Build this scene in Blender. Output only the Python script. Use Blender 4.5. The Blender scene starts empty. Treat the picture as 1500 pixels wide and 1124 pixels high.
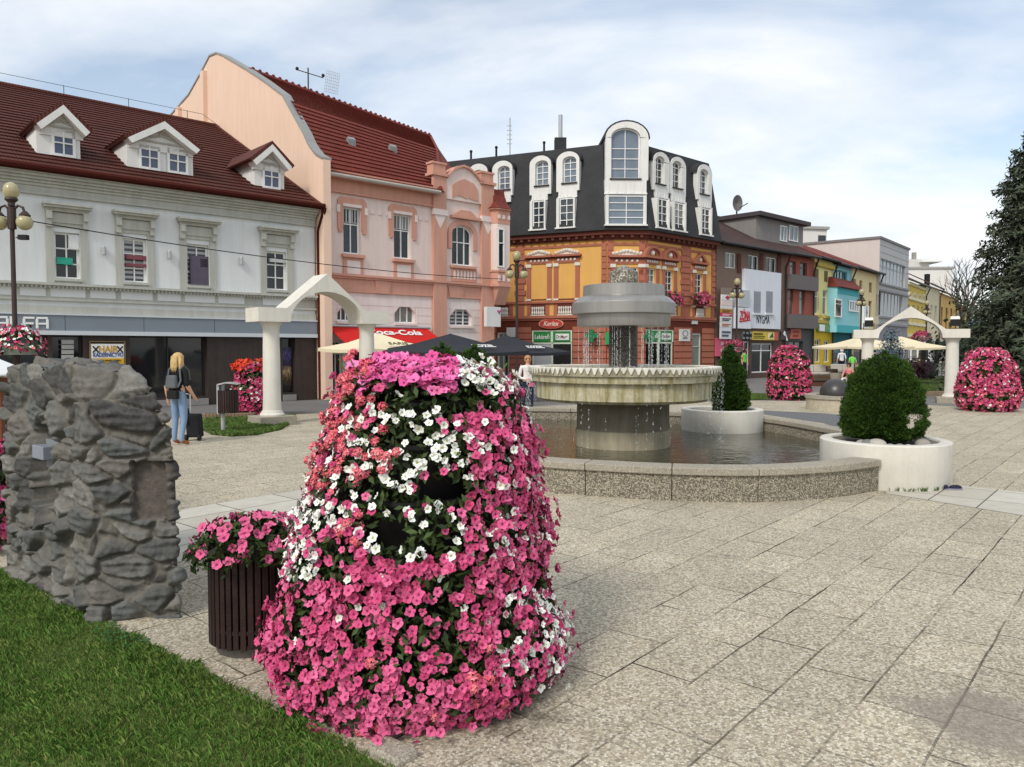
import bpy, bmesh, math, random
import numpy as np
from mathutils import Vector, Matrix, noise
random.seed(7); rng = np.random.default_rng(11)
sc = bpy.context.scene; COL = sc.collection
PI = math.pi; R = math.radians

# ------------------------------------------------------------------ camera
H = 1.72; FPX = 1126.0; PITCH = math.atan(51 / FPX)
cp, sp = math.cos(PITCH), math.sin(PITCH)
CAM = Vector((0, 0, H))
cam = bpy.data.cameras.new('camera'); camo = bpy.data.objects.new('camera', cam); COL.objects.link(camo)
camo.location = CAM; camo.rotation_euler = (PI / 2 - PITCH, 0, 0)
cam.sensor_fit = 'HORIZONTAL'; cam.sensor_width = 36; cam.lens = 36 * FPX / 1500
cam.clip_start = .05; cam.clip_end = 2000; sc.camera = camo

def ray(px, py):
    x = (px - 750) / FPX; y = -(py - 562) / FPX
    return Vector((x, cp + y * sp, -sp + y * cp))
def gnd(px, py, z=0.0):
    r = ray(px, py); t = (z - H) / r.z; p = CAM + r * t
    return Vector((p.x, p.y, z))
def at(px, py, Y):
    r = ray(px, py); return CAM + r * (Y / r.y)
def proj(P):
    P = np.asarray(P, float); d = P - np.array(CAM)
    f = d[..., 1] * cp - d[..., 2] * sp; u = d[..., 1] * sp + d[..., 2] * cp
    return 750 + FPX * d[..., 0] / f, 562 - FPX * u / f

class Fac:                       # a vertical plane: s along it, inn inward, z up
    def __init__(s, O, d):
        s.O = Vector((O[0], O[1])); s.d = Vector((d[0], d[1])).normalized(); s.i = Vector((-s.d.y, s.d.x))
    def w(s, a, inn, z):
        p = s.O + s.d * a + s.i * inn; return Vector((p.x, p.y, z))
    def hit(s, px, py, inn=0.0):
        r = ray(px, py); r2 = Vector((r.x, r.y))
        t = (inn + s.O.dot(s.i)) / r2.dot(s.i); p = CAM + r * t
        return (Vector((p.x, p.y)) - s.O).dot(s.d), p.z
    def S(s, px, inn=0.0, py=480): return s.hit(px, py, inn)[0]
    def Z(s, px, py, inn=0.0): return s.hit(px, py, inn)[1]
    def rect(s, x0, y0, x1, y1, inn=0.0):
        xm, ym = (x0 + x1) / 2, (y0 + y1) / 2
        return s.S(x0, inn, ym), s.S(x1, inn, ym), s.Z(xm, y1, inn), s.Z(xm, y0, inn)
W0 = Fac((0, 0), (1, 0))

# ------------------------------------------------------------------ tagging and building
WL = {}
def thing(name, label, cat, loc=(0, 0, 0), group=None):
    o = bpy.data.objects.new(name, None); COL.objects.link(o); o.location = loc; o.empty_display_size = .2
    WL[o] = Vector(loc); return tag(o, label, cat, group)
def tag(o, label, cat, group=None, kind='thing'):
    o['label'] = label; o['category'] = cat; o['kind'] = kind
    if group: o['group'] = group
    return o
def copy_tree(o, parent=None):
    c = o.copy(); COL.objects.link(c)
    if parent: c.parent = parent
    for ch in list(o.children): copy_tree(ch, c)
    return c
def kids(o):
    r = [o]
    for c in o.children: r += kids(c)
    return r

class MB:
    def __init__(s): s.v = []; s.f = []; s.m = []; s.st = []
    def add(s, vs, fs, mi=0):
        n = len(s.v); s.st.append((n, len(s.f))); s.v += [Vector(v) for v in vs]; s.f += [[n + i for i in f] for f in fs]; s.m += [mi] * len(fs)
    def box(s, a0, a1, b0, b1, z0, z1, F=W0, mi=0):
        vs = [F.w(a, b, z) for z in (z0, z1) for b in (b0, b1) for a in (a0, a1)]
        s.add(vs, [(0, 2, 3, 1), (4, 5, 7, 6), (0, 1, 5, 4), (2, 6, 7, 3), (0, 4, 6, 2), (1, 3, 7, 5)], mi)
    def prism(s, pts, b0, b1, F=W0, mi=0):
        n = len(pts)
        s.add([F.w(a, b0, z) for a, z in pts] + [F.w(a, b1, z) for a, z in pts],
              [list(range(n)), list(range(2 * n - 1, n - 1, -1))] + [(i, (i + 1) % n, n + (i + 1) % n, n + i) for i in range(n)], mi)
    def hull(s, low, top, mi=0):           # two matching rings
        n = len(low)
        s.add(list(low) + list(top), [list(range(n))[::-1], list(range(n, 2 * n))] + [(i, (i + 1) % n, n + (i + 1) % n, n + i) for i in range(n)], mi)
    def poly(s, pts, z0, z1, mi=0): s.hull([(p[0], p[1], z0) for p in pts], [(p[0], p[1], z1) for p in pts], mi)
    def tube(s, pts, rad, n=8, mi=0, caps=True):
        pts = [Vector(p) for p in pts]
        if not hasattr(rad, '__len__'): rad = [rad] * len(pts)
        rings = []; prev = None
        for k, p in enumerate(pts):
            t = (pts[min(k + 1, len(pts) - 1)] - pts[max(k - 1, 0)]).normalized()
            a = prev if prev is not None and abs(prev.dot(t)) < .95 else (Vector((1, 0, 0)) if abs(t.x) < .8 else Vector((0, 1, 0)))
            u = (a - t * a.dot(t)).normalized(); v = t.cross(u); prev = u
            rings.append([p + (u * math.cos(q) + v * math.sin(q)) * rad[k] for q in [2 * PI * j / n for j in range(n)]])
        b = len(s.v); vs = [q for r in rings for q in r]; fs = []
        for k in range(len(pts) - 1):
            for j in range(n): fs.append((k * n + j, k * n + (j + 1) % n, (k + 1) * n + (j + 1) % n, (k + 1) * n + j))
        if caps: fs += [list(range(n))[::-1], [(len(pts) - 1) * n + j for j in range(n)]]
        s.add(vs, fs, mi)
    def lathe(s, prof, c=(0, 0, 0), n=32, mi=0, sx=1, sy=1):
        vs = []; fs = []; m = len(prof)
        for r, z in prof:
            for j in range(n):
                a = 2 * PI * j / n; vs.append((c[0] + sx * r * math.cos(a), c[1] + sy * r * math.sin(a), c[2] + z))
        for k in range(m - 1):
            for j in range(n): fs.append((k * n + j, k * n + (j + 1) % n, (k + 1) * n + (j + 1) % n, (k + 1) * n + j))
        if prof[0][0] > 1e-4: fs.append(list(range(n))[::-1])
        if prof[-1][0] > 1e-4: fs.append([(m - 1) * n + j for j in range(n)])
        s.add(vs, fs, mi)
    def ball(s, c, r, n=12, m=8, sx=1, sy=1, sz=1, mi=0):
        s.lathe([(max(1e-5, r * math.sin(PI * k / m)), -r * sz * math.cos(PI * k / m)) for k in range(m + 1)], c, n, mi, sx, sy)
    def build(s, name, mats, parent=None, smooth=False, bevel=0, recalc=True, angle=None, org=None):
        if not isinstance(mats, (list, tuple)): mats = [mats]
        lo = Vector([min(v[i] for v in s.v) for i in range(3)]); hi = Vector([max(v[i] for v in s.v) for i in range(3)])
        c = (lo + hi) / 2 if org is None else Vector(org)
        me = bpy.data.meshes.new(name); me.from_pydata([v - c for v in s.v], [], s.f)
        for m in mats: me.materials.append(m)
        me.polygons.foreach_set('material_index', s.m)
        if recalc:
            bm = bmesh.new(); bm.from_mesh(me)
            bmesh.ops.recalc_face_normals(bm, faces=bm.faces)
            if smooth or angle: bmesh.ops.remove_doubles(bm, verts=bm.verts, dist=1e-5)
            bm.to_mesh(me); bm.free()
        if smooth: me.polygons.foreach_set('use_smooth', [True] * len(me.polygons))
        if smooth and angle is not None: me.set_sharp_from_angle(angle=R(angle))
        me.update()
        return link(name, me, parent, c, bevel)
def split(b, name, m, parent):          # every separate piece becomes a part of its own
    en = b.st[1:] + [(len(b.v), len(b.f))]
    for (v0, f0), (v1, f1) in zip(b.st, en):
        q = MB(); q.add(b.v[v0:v1], [[i - v0 for i in f] for f in b.f[f0:f1]]); q.build(name, m, parent)
def link(name, me, parent, c, bevel=0):
    o = bpy.data.objects.new(name, me); COL.objects.link(o); c = Vector(c)
    if parent: o.parent = parent; o.location = c - WL[parent]
    else: o.location = c
    WL[o] = c
    if bevel:
        b = o.modifiers.new('bevel', 'BEVEL'); b.width = bevel; b.segments = 2; b.limit_method = 'ANGLE'; b.angle_limit = R(40)
    return o
def npmesh(name, V, Fidx, mats, parent=None, mi=None, c=(0, 0, 0), smooth=False, attr=None):
    """V (n,3) float, Fidx (m,k) int -> object, fast"""
    V = np.asarray(V, np.float32) - np.asarray(c, np.float32); Fidx = np.asarray(Fidx, np.int32); m, k = Fidx.shape
    me = bpy.data.meshes.new(name)
    me.vertices.add(len(V)); me.vertices.foreach_set('co', V.ravel())
    me.loops.add(m * k); me.loops.foreach_set('vertex_index', Fidx.ravel())
    me.polygons.add(m); me.polygons.foreach_set('loop_start', np.arange(m, dtype=np.int32) * k)
    if not isinstance(mats, (list, tuple)): mats = [mats]
    for x in mats: me.materials.append(x)
    if mi is not None: me.polygons.foreach_set('material_index', np.asarray(mi, np.int32))
    if smooth: me.polygons.foreach_set('use_smooth', np.ones(m, bool))
    if attr is not None:
        a = me.attributes.new('tone', 'FLOAT_COLOR', 'POINT'); a.data.foreach_set('color', np.asarray(attr, np.float32).ravel())
    me.update(calc_edges=True); me.validate()
    return link(name, me, parent, c)

# ------------------------------------------------------------------ materials
def lin(h):
    if not isinstance(h, str): return tuple(h)
    v = [int(h[i:i + 2], 16) / 255 for i in (0, 2, 4)]
    return tuple(x / 12.92 if x <= .04045 else ((x + .055) / 1.055) ** 2.4 for x in v)
class NT:
    def __init__(s, name):
        s.m = bpy.data.materials.new(name); s.m.use_nodes = True; s.t = s.m.node_tree; s.n = s.t.nodes; s.l = s.t.links
        s.b = s.n['Principled BSDF']
    def N(s, ty, **k):
        x = s.n.new(ty)
        for a, v in k.items(): setattr(x, a, v)
        return x
    def L(s, a, b): s.l.new(a, b)
    def pos(s, scale=(1, 1, 1), rot=0):
        g = s.N('ShaderNodeNewGeometry'); m = s.N('ShaderNodeMapping'); m.inputs['Scale'].default_value = scale; m.inputs['Rotation'].default_value = (0, 0, rot)
        s.L(g.outputs['Position'], m.inputs['Vector']); return m.outputs[0]
    def noise(s, vec, scale, detail=4, rough=.6):
        t = s.N('ShaderNodeTexNoise'); t.inputs['Scale'].default_value = scale; t.inputs['Detail'].default_value = detail; t.inputs['Roughness'].default_value = rough
        if vec is not None: s.L(vec, t.inputs['Vector'])
        return t.outputs['Fac']
    def ramp(s, fac, stops, interp='LINEAR'):
        r = s.N('ShaderNodeValToRGB'); r.color_ramp.interpolation = interp; e = r.color_ramp.elements
        while len(e) < len(stops): e.new(.5)
        for q, (p, c) in zip(e, stops):
            q.position = p; q.color = (c, c, c, 1) if isinstance(c, (int, float)) else (*lin(c), 1)
        s.L(fac, r.inputs[0]); return r.outputs[0]
    def mix(s, a, b, fac, mode='MIX'):
        x = s.N('ShaderNodeMix', data_type='RGBA', blend_type=mode)
        for val, i in ((fac, 0), (a, 6), (b, 7)):
            if hasattr(val, 'is_linked'): s.L(val, x.inputs[i])
            elif i == 0: x.inputs[0].default_value = val
            else: x.inputs[i].default_value = (*lin(val), 1)
        return x.outputs[2]
    def bump(s, h, strength=.3, dist=.02, prev=None):
        b = s.N('ShaderNodeBump'); b.inputs['Strength'].default_value = strength; b.inputs['Distance'].default_value = dist
        s.L(h, b.inputs['Height'])
        if prev is not None: s.L(prev, b.inputs['Normal'])
        return b.outputs[0]
    def math(s, op, a, b=None):
        x = s.N('ShaderNodeMath', operation=op)
        for v, i in ((a, 0), (b, 1)):
            if v is None: continue
            if hasattr(v, 'is_linked'): s.L(v, x.inputs[i])
            else: x.inputs[i].default_value = v
        return x.outputs[0]
    def out(s, col=None, rough=.8, normal=None, metal=0, spec=.3):
        if col is not None:
            if hasattr(col, 'is_linked'): s.L(col, s.b.inputs['Base Color'])
            else: s.b.inputs['Base Color'].default_value = (*lin(col), 1)
        if hasattr(rough, 'is_linked'): s.L(rough, s.b.inputs['Roughness'])
        else: s.b.inputs['Roughness'].default_value = rough
        s.b.inputs['Metallic'].default_value = metal; s.b.inputs['Specular IOR Level'].default_value = spec
        if normal is not None: s.L(normal, s.b.inputs['Normal'])
        return s.m
_MC = {}
def mat(h, rough=.8, var=.1, scale=1.5, bump=.0, bscale=30, metal=0, spec=.3, streak=.0, island=0., fine=.0, name=None):
    key = (h, rough, var, scale, bump, bscale, metal, spec, streak, island, fine)
    if key in _MC: return _MC[key]
    t = NT(name or 'paint_' + str(h)); p = t.pos()
    col = t.mix(h, h, 0.)
    if var: col = t.mix(col, t.ramp(t.noise(p, scale, 5), [(.3, 1 - var), (.7, 1.0)]), 1., 'MULTIPLY')
    if fine: col = t.mix(col, t.ramp(t.noise(p, bscale * 2, 2), [(.35, 1 - fine), (.65, 1.0)]), 1., 'MULTIPLY')
    if streak: col = t.mix(col, t.ramp(t.noise(t.pos((2.2, 2.2, .22)), 2.5, 6, .7), [(.38, 1 - streak), (.6, 1.0)]), 1., 'MULTIPLY')
    if island:
        g = t.N('ShaderNodeNewGeometry'); col = t.mix(col, t.ramp(g.outputs['Random Per Island'], [(0, 1 - island), (1, 1.0)]), 1., 'MULTIPLY')
    nrm = t.bump(t.noise(p, bscale, 4), bump, .02) if bump else None
    _MC[key] = t.out(col, rough, nrm, metal, spec); return _MC[key]

def aggregate(name, cols, scale, gap='5a5345', joint=None, tint=None, bump=.5):
    t = NT(name); p = t.pos()
    v = t.N('ShaderNodeTexVoronoi'); v.inputs['Scale'].default_value = scale; t.L(p, v.inputs['Vector'])
    e = t.N('ShaderNodeTexVoronoi', feature='DISTANCE_TO_EDGE'); e.inputs['Scale'].default_value = scale; t.L(p, e.inputs['Vector'])
    sep = t.N('ShaderNodeSeparateColor'); t.L(v.outputs['Color'], sep.inputs[0])
    col = t.ramp(sep.outputs[0], [(i / (len(cols) - 1), c) for i, c in enumerate(cols)], 'CONSTANT' if len(cols) > 5 else 'LINEAR')
    edge = t.ramp(e.outputs['Distance'], [(.0, 0.), (.09, 1.)])
    col = t.mix(gap, col, edge)
    col = t.mix(col, t.ramp(t.noise(p, .9, 6, .65), [(.25, .82), (.75, 1.0)]), 1., 'MULTIPLY')
    nrm = t.bump(edge, bump, .006)
    return t, col, nrm, p

# paving grid direction of the square (long joints run along it)
PANG = math.atan2(1126, 955); PU = Vector((math.cos(PANG), math.sin(PANG))); PV = Vector((-PU.y, PU.x))
def paving():
    t, col, nrm, p = aggregate('exposed_aggregate_paving', ['d9ceb4', 'bcb199', 'e6deca', 'a89e8a', 'cbc0a6', 'e0d6be', 'b9aa92', 'd2c7ac', '968d7d', 'dacdb2'], 74., 'a0957e', bump=.22)
    m = t.pos((1, 1, 1), -PANG)
    wob = t.N('ShaderNodeTexNoise'); wob.inputs['Scale'].default_value = 1.7; t.L(m, wob.inputs['Vector'])
    mm = t.N('ShaderNodeVectorMath', operation='MULTIPLY_ADD'); t.L(wob.outputs['Color'], mm.inputs[0]); mm.inputs[1].default_value = (.05, .03, 0); t.L(m, mm.inputs[2])
    b = t.N('ShaderNodeTexBrick', offset=.41, squash=1.12, squash_frequency=4, offset_frequency=2); t.L(mm.outputs[0], b.inputs['Vector'])
    b.inputs['Scale'].default_value = 1; b.inputs['Brick Width'].default_value = .60; b.inputs['Row Height'].default_value = .365
    b.inputs['Mortar Size'].default_value = .0065; b.inputs['Mortar Smooth'].default_value = .35; b.inputs['Bias'].default_value = .1
    b.inputs['Color1'].default_value = (1, 1, 1, 1); b.inputs['Color2'].default_value = (.85, .855, .87, 1); b.inputs['Mortar'].default_value = (.9, .9, .9, 1)
    col = t.mix(col, b.outputs['Color'], 1., 'MULTIPLY')
    jm = t.math('MULTIPLY', b.outputs['Fac'], t.ramp(t.noise(m, 1.3, 4, .7), [(.40, .06), (.62, 1.)]))
    col = t.mix(col, '2a261d', jm)
    # worn grey cement patch
    g = gnd(1440, 1055); dist = t.N('ShaderNodeVectorMath', operation='DISTANCE'); t.L(p, dist.inputs[0]); dist.inputs[1].default_value = (g.x, g.y, 0)
    pm = t.math('ADD', dist.outputs['Value'], t.math('MULTIPLY', t.noise(p, 3.2, 6, .7), 1.1))
    col = t.mix(t.mix('8f8578', '7a7168', t.noise(p, 16, 6)), col, t.ramp(pm, [(.7, .3), (1.6, 1.)]))
    # ragged dark brown patch on the paving beside the flower tower
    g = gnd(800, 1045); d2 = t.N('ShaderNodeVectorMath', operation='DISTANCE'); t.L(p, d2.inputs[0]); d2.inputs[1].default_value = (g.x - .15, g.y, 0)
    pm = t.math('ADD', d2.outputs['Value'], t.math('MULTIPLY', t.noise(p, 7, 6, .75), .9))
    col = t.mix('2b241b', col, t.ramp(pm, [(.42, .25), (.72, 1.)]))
    col = t.mix(col, t.ramp(t.noise(m, 2.1, 8, .75), [(.30, .62), (.40, 1.)]), 1., 'MULTIPLY'); col = t.mix('4b4639', col, t.ramp(t.noise(t.pos((1, 1, 1), .4), 5.3, 5, .7), [(.22, .35), (.27, 1.)]))
    nrm = t.bump(t.math('SUBTRACT', 1., jm), .6, .02, nrm)
    return t.out(col, .85, nrm, 0, .25)
MP = paving()
def slabs():
    t = NT('smooth_concrete_slab'); p = t.pos(); m = t.pos((1, 1, 1), -PANG)
    b = t.N('ShaderNodeTexBrick', offset=.0); t.L(m, b.inputs['Vector'])
    b.inputs['Scale'].default_value = 1; b.inputs['Brick Width'].default_value = .72; b.inputs['Row Height'].default_value = .5; b.inputs['Mortar Size'].default_value = .008
    b.inputs['Color1'].default_value = (*lin('cfcabd'), 1); b.inputs['Color2'].default_value = (*lin('bdb7a8'), 1); b.inputs['Mortar'].default_value = (*lin('5e584a'), 1)
    col = t.mix(b.outputs['Color'], t.ramp(t.noise(p, 5, 6, .7), [(.3, .82), (.7, 1.)]), 1., 'MULTIPLY')
    return t.out(col, .85, t.bump(t.noise(p, 60, 3), .15, .01))
MSLAB = slabs()
t, c_, n_, p_ = aggregate('coarse_aggregate_wall', ['8b8475', 'b3aa95', '6d675b', 'c9c0aa', '958b79', '57524a'], 82, '4a453b'); MAGG = t.out(c_, .85, n_)
t, c_, n_, p_ = aggregate('pale_aggregate_coping', ['b3ab9a', '9f9786', 'c9c1b0', '8c8474'], 95, '7d7565', bump=.3); MCOP = t.out(c_, .85, n_)
t, c_, n_, p_ = aggregate('wet_aggregate', ['c9c2b0', '6b655a', '8f8878', '4a453c', 'e0dacb'], 42, '3a362f'); MCAP = t.out(c_, .6, n_)
t, c_, n_, p_ = aggregate('dark_wet_aggregate', ['3a372f', '25231e', '4c483e', '706a5c'], 60, '1b1916'); MCOLW = t.out(c_, .25, n_, 0, .5)
MASPH = mat('7f7c79', .9, .15, .35, .25, 60, fine=.12, name='asphalt')
MDARKPAVE = mat('6e6f70', .85, .12, 1.2, .2, 50, fine=.12)
MCONC = mat('e2ddd1', .82, .12, 2.4, .14, 40, streak=.08, fine=.07, name='white_concrete')
MCONC2 = mat('dcd7ca', .85, .12, 2.5, .15, 50, streak=.16, fine=.05)
MSTEEL = mat('a29f9a', .38, .1, 1.2, 0, 30, metal=.55, spec=.5, streak=.16, name='brushed_steel')
MIRON = mat('2c2624', .5, .1, 3, spec=.4); MBLACK = mat('161616', .6, .05, 3); MWHITE = mat('eeeeea', .5, .05, 2, spec=.4)
MGREYMET = mat('b5b6b6', .4, .05, 3, metal=.4)
def basin_mat():
    t = NT('mossy_cast_stone'); p = t.pos((2.6, 2.6, .35))
    col = t.ramp(t.noise(p, 3.2, 7, .7), [(.25, '7d6c3c'), (.40, 'a1966a'), (.54, 'c6bea0'), (.75, 'd8d2bd')])
    col = t.mix(col, t.ramp(t.noise(t.pos(), 14, 5), [(.3, .75), (.7, 1.)]), 1., 'MULTIPLY')
    return t.out(col, .75, t.bump(t.noise(t.pos(), 45, 4), .2, .01))
MBASIN = basin_mat()
def water():
    t = NT('pool_water'); p = t.pos()
    n = t.N('ShaderNodeTexNoise'); n.inputs['Scale'].default_value = 3.6; n.inputs['Detail'].default_value = 2; n.inputs['Distortion'].default_value = .8; t.L(p, n.inputs['Vector'])
    n2 = t.noise(t.pos((1, 1, 1)), 13, 3)
    h = t.math('ADD', n.outputs['Fac'], t.math('MULTIPLY', n2, .4))
    col = t.mix('2c2a1c', '40402c', t.noise(p, 1.3, 3))
    return t.out(col, .04, t.bump(h, 1.0, .014), 0, .5)
MWATER = water()
def glass(name, h, rough=.06, var=.5):
    t = NT(name); p = t.pos(); col = t.mix(h, t.ramp(t.noise(p, .9, 3), [(.35, 1 - var), (.65, 1.0)]), 1., 'MULTIPLY')
    return t.out(col, rough, t.bump(t.noise(p, 1.2, 1), .05, .02), 0, .6)
MGLASS = glass('window_glass', '2a2f33'); MGLASSL = glass('bright_glass', '77838f', .05, .25); MSHOP = glass('shop_glass', '26282a', .05, .4)
MBLIND = None
def blind():
    t = NT('striped_blind_glass'); w = t.N('ShaderNodeTexWave', bands_direction='Z'); w.inputs['Scale'].default_value = 2.2; t.L(t.pos(), w.inputs['Vector'])
    return t.out(t.ramp(w.outputs['Fac'], [(.45, '3b3d40'), (.55, 'a9abac')]), .12, None, 0, .5)
MBLIND = blind()
def leafmat(name, cols, rough=.55):
    t = NT(name); g = t.N('ShaderNodeNewGeometry')
    col = t.ramp(g.outputs['Random Per Island'], [(i / max(1, len(cols) - 1), c) for i, c in enumerate(cols)])
    col = t.mix(col, t.ramp(t.noise(t.pos(), 5, 4), [(.3, .65), (.7, 1.1)]), 1., 'MULTIPLY')
    t.b.inputs['Subsurface Weight'].default_value = 0
    return t.out(col, rough, None, 0, .25)
MLEAF = leafmat('flower_leaf', ['2c3a18', '3f5222', '23301a', '4d6030', '1f2a14'])
MGRASS = leafmat('grass_blade', ['4a6a2a', '5c7d34', '426026', '738840', '527030', '86884c'], .6)
def meadow():
    t = NT('lawn_blades'); g = t.N('ShaderNodeNewGeometry'); a = t.ramp(g.outputs['Random Per Island'], [(0, '466b2a'), (.35, '587d33'), (.7, '6c8a3e'), (1, '86904e')]); b = t.ramp(g.outputs['Random Per Island'], [(0, '6d6c36'), (.5, '84804a'), (1, '6a7a3c')])
    col = t.mix(a, b, t.ramp(t.noise(t.pos(), 1.5, 5, .65), [(.54, 0.), (.74, .7)])); col = t.mix(col, t.ramp(t.noise(t.pos(), 6, 4), [(.3, .72), (.7, 1.1)]), 1., 'MULTIPLY'); return t.out(col, .6, None, 0, .2)
MGRASS2 = meadow()
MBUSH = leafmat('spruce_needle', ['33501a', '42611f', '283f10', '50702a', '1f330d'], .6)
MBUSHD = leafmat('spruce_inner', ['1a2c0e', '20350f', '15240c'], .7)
MDIRT = mat('3a2f24', .95, .3, 3, .5, 20, name='soil')

# ------------------------------------------------------------------ light, sky
sc.view_settings.view_transform = 'Standard'; sc.view_settings.look = 'None'; sc.view_settings.gamma = 1; sc.view_settings.exposure = .15
SAZ, SEL = R(-150), R(42)             # sun stands left of and a little behind the camera, veiled by cloud
sd = Vector((math.sin(SAZ) * math.cos(SEL), math.cos(SAZ) * math.cos(SEL), math.sin(SEL)))
sun = bpy.data.lights.new('sun', 'SUN'); sun.energy = 2.0; sun.angle = R(16); sun.color = (1, .95, .87)
suno = bpy.data.objects.new('sun', sun); COL.objects.link(suno); suno.rotation_euler = sd.to_track_quat('Z', 'Y').to_euler(); suno.location = (0, 0, 60)
wd = bpy.data.worlds.new('World'); sc.world = wd; wd.use_nodes = True; nt = wd.node_tree; nt.nodes.clear()
def wn(ty, **k):
    x = nt.nodes.new(ty)
    for a, v in k.items(): setattr(x, a, v)
    return x
sky = wn('ShaderNodeTexSky', sky_type='NISHITA', sun_disc=False, sun_elevation=SEL, sun_rotation=SAZ, air_density=1.2, dust_density=1.5)
bg = wn('ShaderNodeBackground'); bg.inputs['Strength'].default_value = .15; nt.links.new(sky.outputs[0], bg.inputs['Color'])
tc = wn('ShaderNodeTexCoord'); sx = wn('ShaderNodeSeparateXYZ'); nt.links.new(tc.outputs['Generated'], sx.inputs[0])
def wm(op, a, b=None):
    x = wn('ShaderNodeMath', operation=op)
    for v, i in ((a, 0), (b, 1)):
        if v is None: continue
        if hasattr(v, 'is_linked'): nt.links.new(v, x.inputs[i])
        else: x.inputs[i].default_value = v
    return x.outputs[0]
zz = wm('ADD', wm('MAXIMUM', sx.outputs[2], 0.), .34)      # cloud layer seen in perspective
cx = wn('ShaderNodeCombineXYZ'); nt.links.new(wm('DIVIDE', sx.outputs[0], zz), cx.inputs[0]); nt.links.new(wm('DIVIDE', sx.outputs[1], zz), cx.inputs[1])
def wnoise(scale, det, rough, dis, off):
    m = wn('ShaderNodeMapping'); m.inputs['Location'].default_value = off; m.inputs['Rotation'].default_value = (0, 0, .5); m.inputs['Scale'].default_value = (.8, 1.25, 1); nt.links.new(cx.outputs[0], m.inputs[0])
    n = wn('ShaderNodeTexNoise'); n.inputs['Scale'].default_value = scale; n.inputs['Detail'].default_value = det; n.inputs['Roughness'].default_value = rough; n.inputs['Distortion'].default_value = dis
    nt.links.new(m.outputs[0], n.inputs['Vector']); return n.outputs['Fac']
def wramp(f, st):
    r = wn('ShaderNodeValToRGB'); e = r.color_ramp.elements
    while len(e) < len(st): e.new(.5)
    for q, (p, c) in zip(e, st): q.position = p; q.color = (*c, 1) if hasattr(c, '__len__') else (c, c, c, 1)
    nt.links.new(f, r.inputs[0]); return r.outputs[0]
cover = wramp(wnoise(1.15, 8, .52, .5, (-8.4, -2.1, 7)), [(.40, .22), (.51, .66), (.61, 1.)])
shade = wramp(wnoise(1.5, 8, .55, .2, (9.3, 4.2, 2)), [(.34, (.66, .73, .84)), (.45, (.80, .86, .94)), (.57, (.97, .975, .98))])
bg2 = wn('ShaderNodeBackground'); bg2.inputs['Strength'].default_value = 1.0; nt.links.new(shade, bg2.inputs['Color'])
mx = wn('ShaderNodeMixShader'); nt.links.new(cover, mx.inputs[0]); nt.links.new(bg.outputs[0], mx.inputs[1]); nt.links.new(bg2.outputs[0], mx.inputs[2])
wo = wn('ShaderNodeOutputWorld'); nt.links.new(mx.outputs[0], wo.inputs[0])

# ------------------------------------------------------------------ ground
def sheet(name, pts, z, m):
    b = MB(); b.add([(p[0], p[1], z) for p in pts], [list(range(len(pts)))]); o = b.build(name, m, recalc=False, org=(0, 0, 0))
    if o.data.polygons[0].normal.z < 0: o.data.flip_normals()
    o['kind'] = 'structure'; return o
sheet('ground', [(-600, -200), (600, -200), (600, 900), (-600, 900)], -.03, mat('84817c', .9, .2, .2, .2, 40))
sheet('street', [(-80, -30), (90, -30), (140, 160), (-80, 110)], -.012, MASPH)
edge = [gnd(*p) for p in ((-500, 640), (0, 622), (300, 611), (432, 607), (800, 594), (1110, 587), (1200, 588), (1360, 594), (1500, 599), (1800, 612), (2400, 640))]
sheet('paved_square', [(-30, -4)] + [(p.x, p.y) for p in edge] + [(30, -4)], 0, MP)
def band(name, a, z, m):
    return sheet(name, [(gnd(*p).x, gnd(*p).y) for p in a], z, m)
band('slab_path', [(150, 836), (268, 747), (440, 717), (640, 684), (760, 668), (800, 700), (440, 778), (268, 822), (190, 862)], .004, MSLAB)
band('slab_path', [(1290, 722), (1345, 716), (1400, 711), (1500, 722), (1800, 758), (1800, 800), (1500, 756), (1340, 730)], .004, MSLAB)
band('dark_paved_band', [(1060, 600), (1125, 602), (1210, 606), (1300, 616), (1330, 640), (1250, 634), (1205, 620), (1110, 606)], .004, MDARKPAVE)
# ================================================================== foliage tools
def basis(N):
    N = N / np.linalg.norm(N, axis=1, keepdims=True)
    a = np.where(np.abs(N[:, 2:3]) < .9, np.array([[0, 0, 1.]]), np.array([[1., 0, 0]]))
    T = np.cross(a, N); T /= np.linalg.norm(T, axis=1, keepdims=True); B = np.cross(N, T); return N, T, B
def leaves(P, N, size, jitter=.7, aspect=.5):
    """folded pointed leaves: 4 verts 2 tris each -> V,F"""
    n = len(P); D = N + rng.normal(0, jitter, (n, 3)); D, T, B = basis(D)
    a = rng.uniform(0, 2 * PI, (n, 1)); T2 = T * np.cos(a) + B * np.sin(a); B2 = np.cross(D, T2)
    s = size * rng.uniform(.6, 1.3, (n, 1))
    V = np.stack([P - T2 * s * .5, P + B2 * s * aspect * .5 + D * s * .12, P + T2 * s * .5 + D * s * .1, P - B2 * s * aspect * .5 + D * s * .12], 1).reshape(-1, 3)
    i = np.arange(n)[:, None] * 4; F = np.concatenate([i + [0, 1, 2], i + [0, 2, 3]], 1).reshape(-1, 3); return V, F
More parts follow.
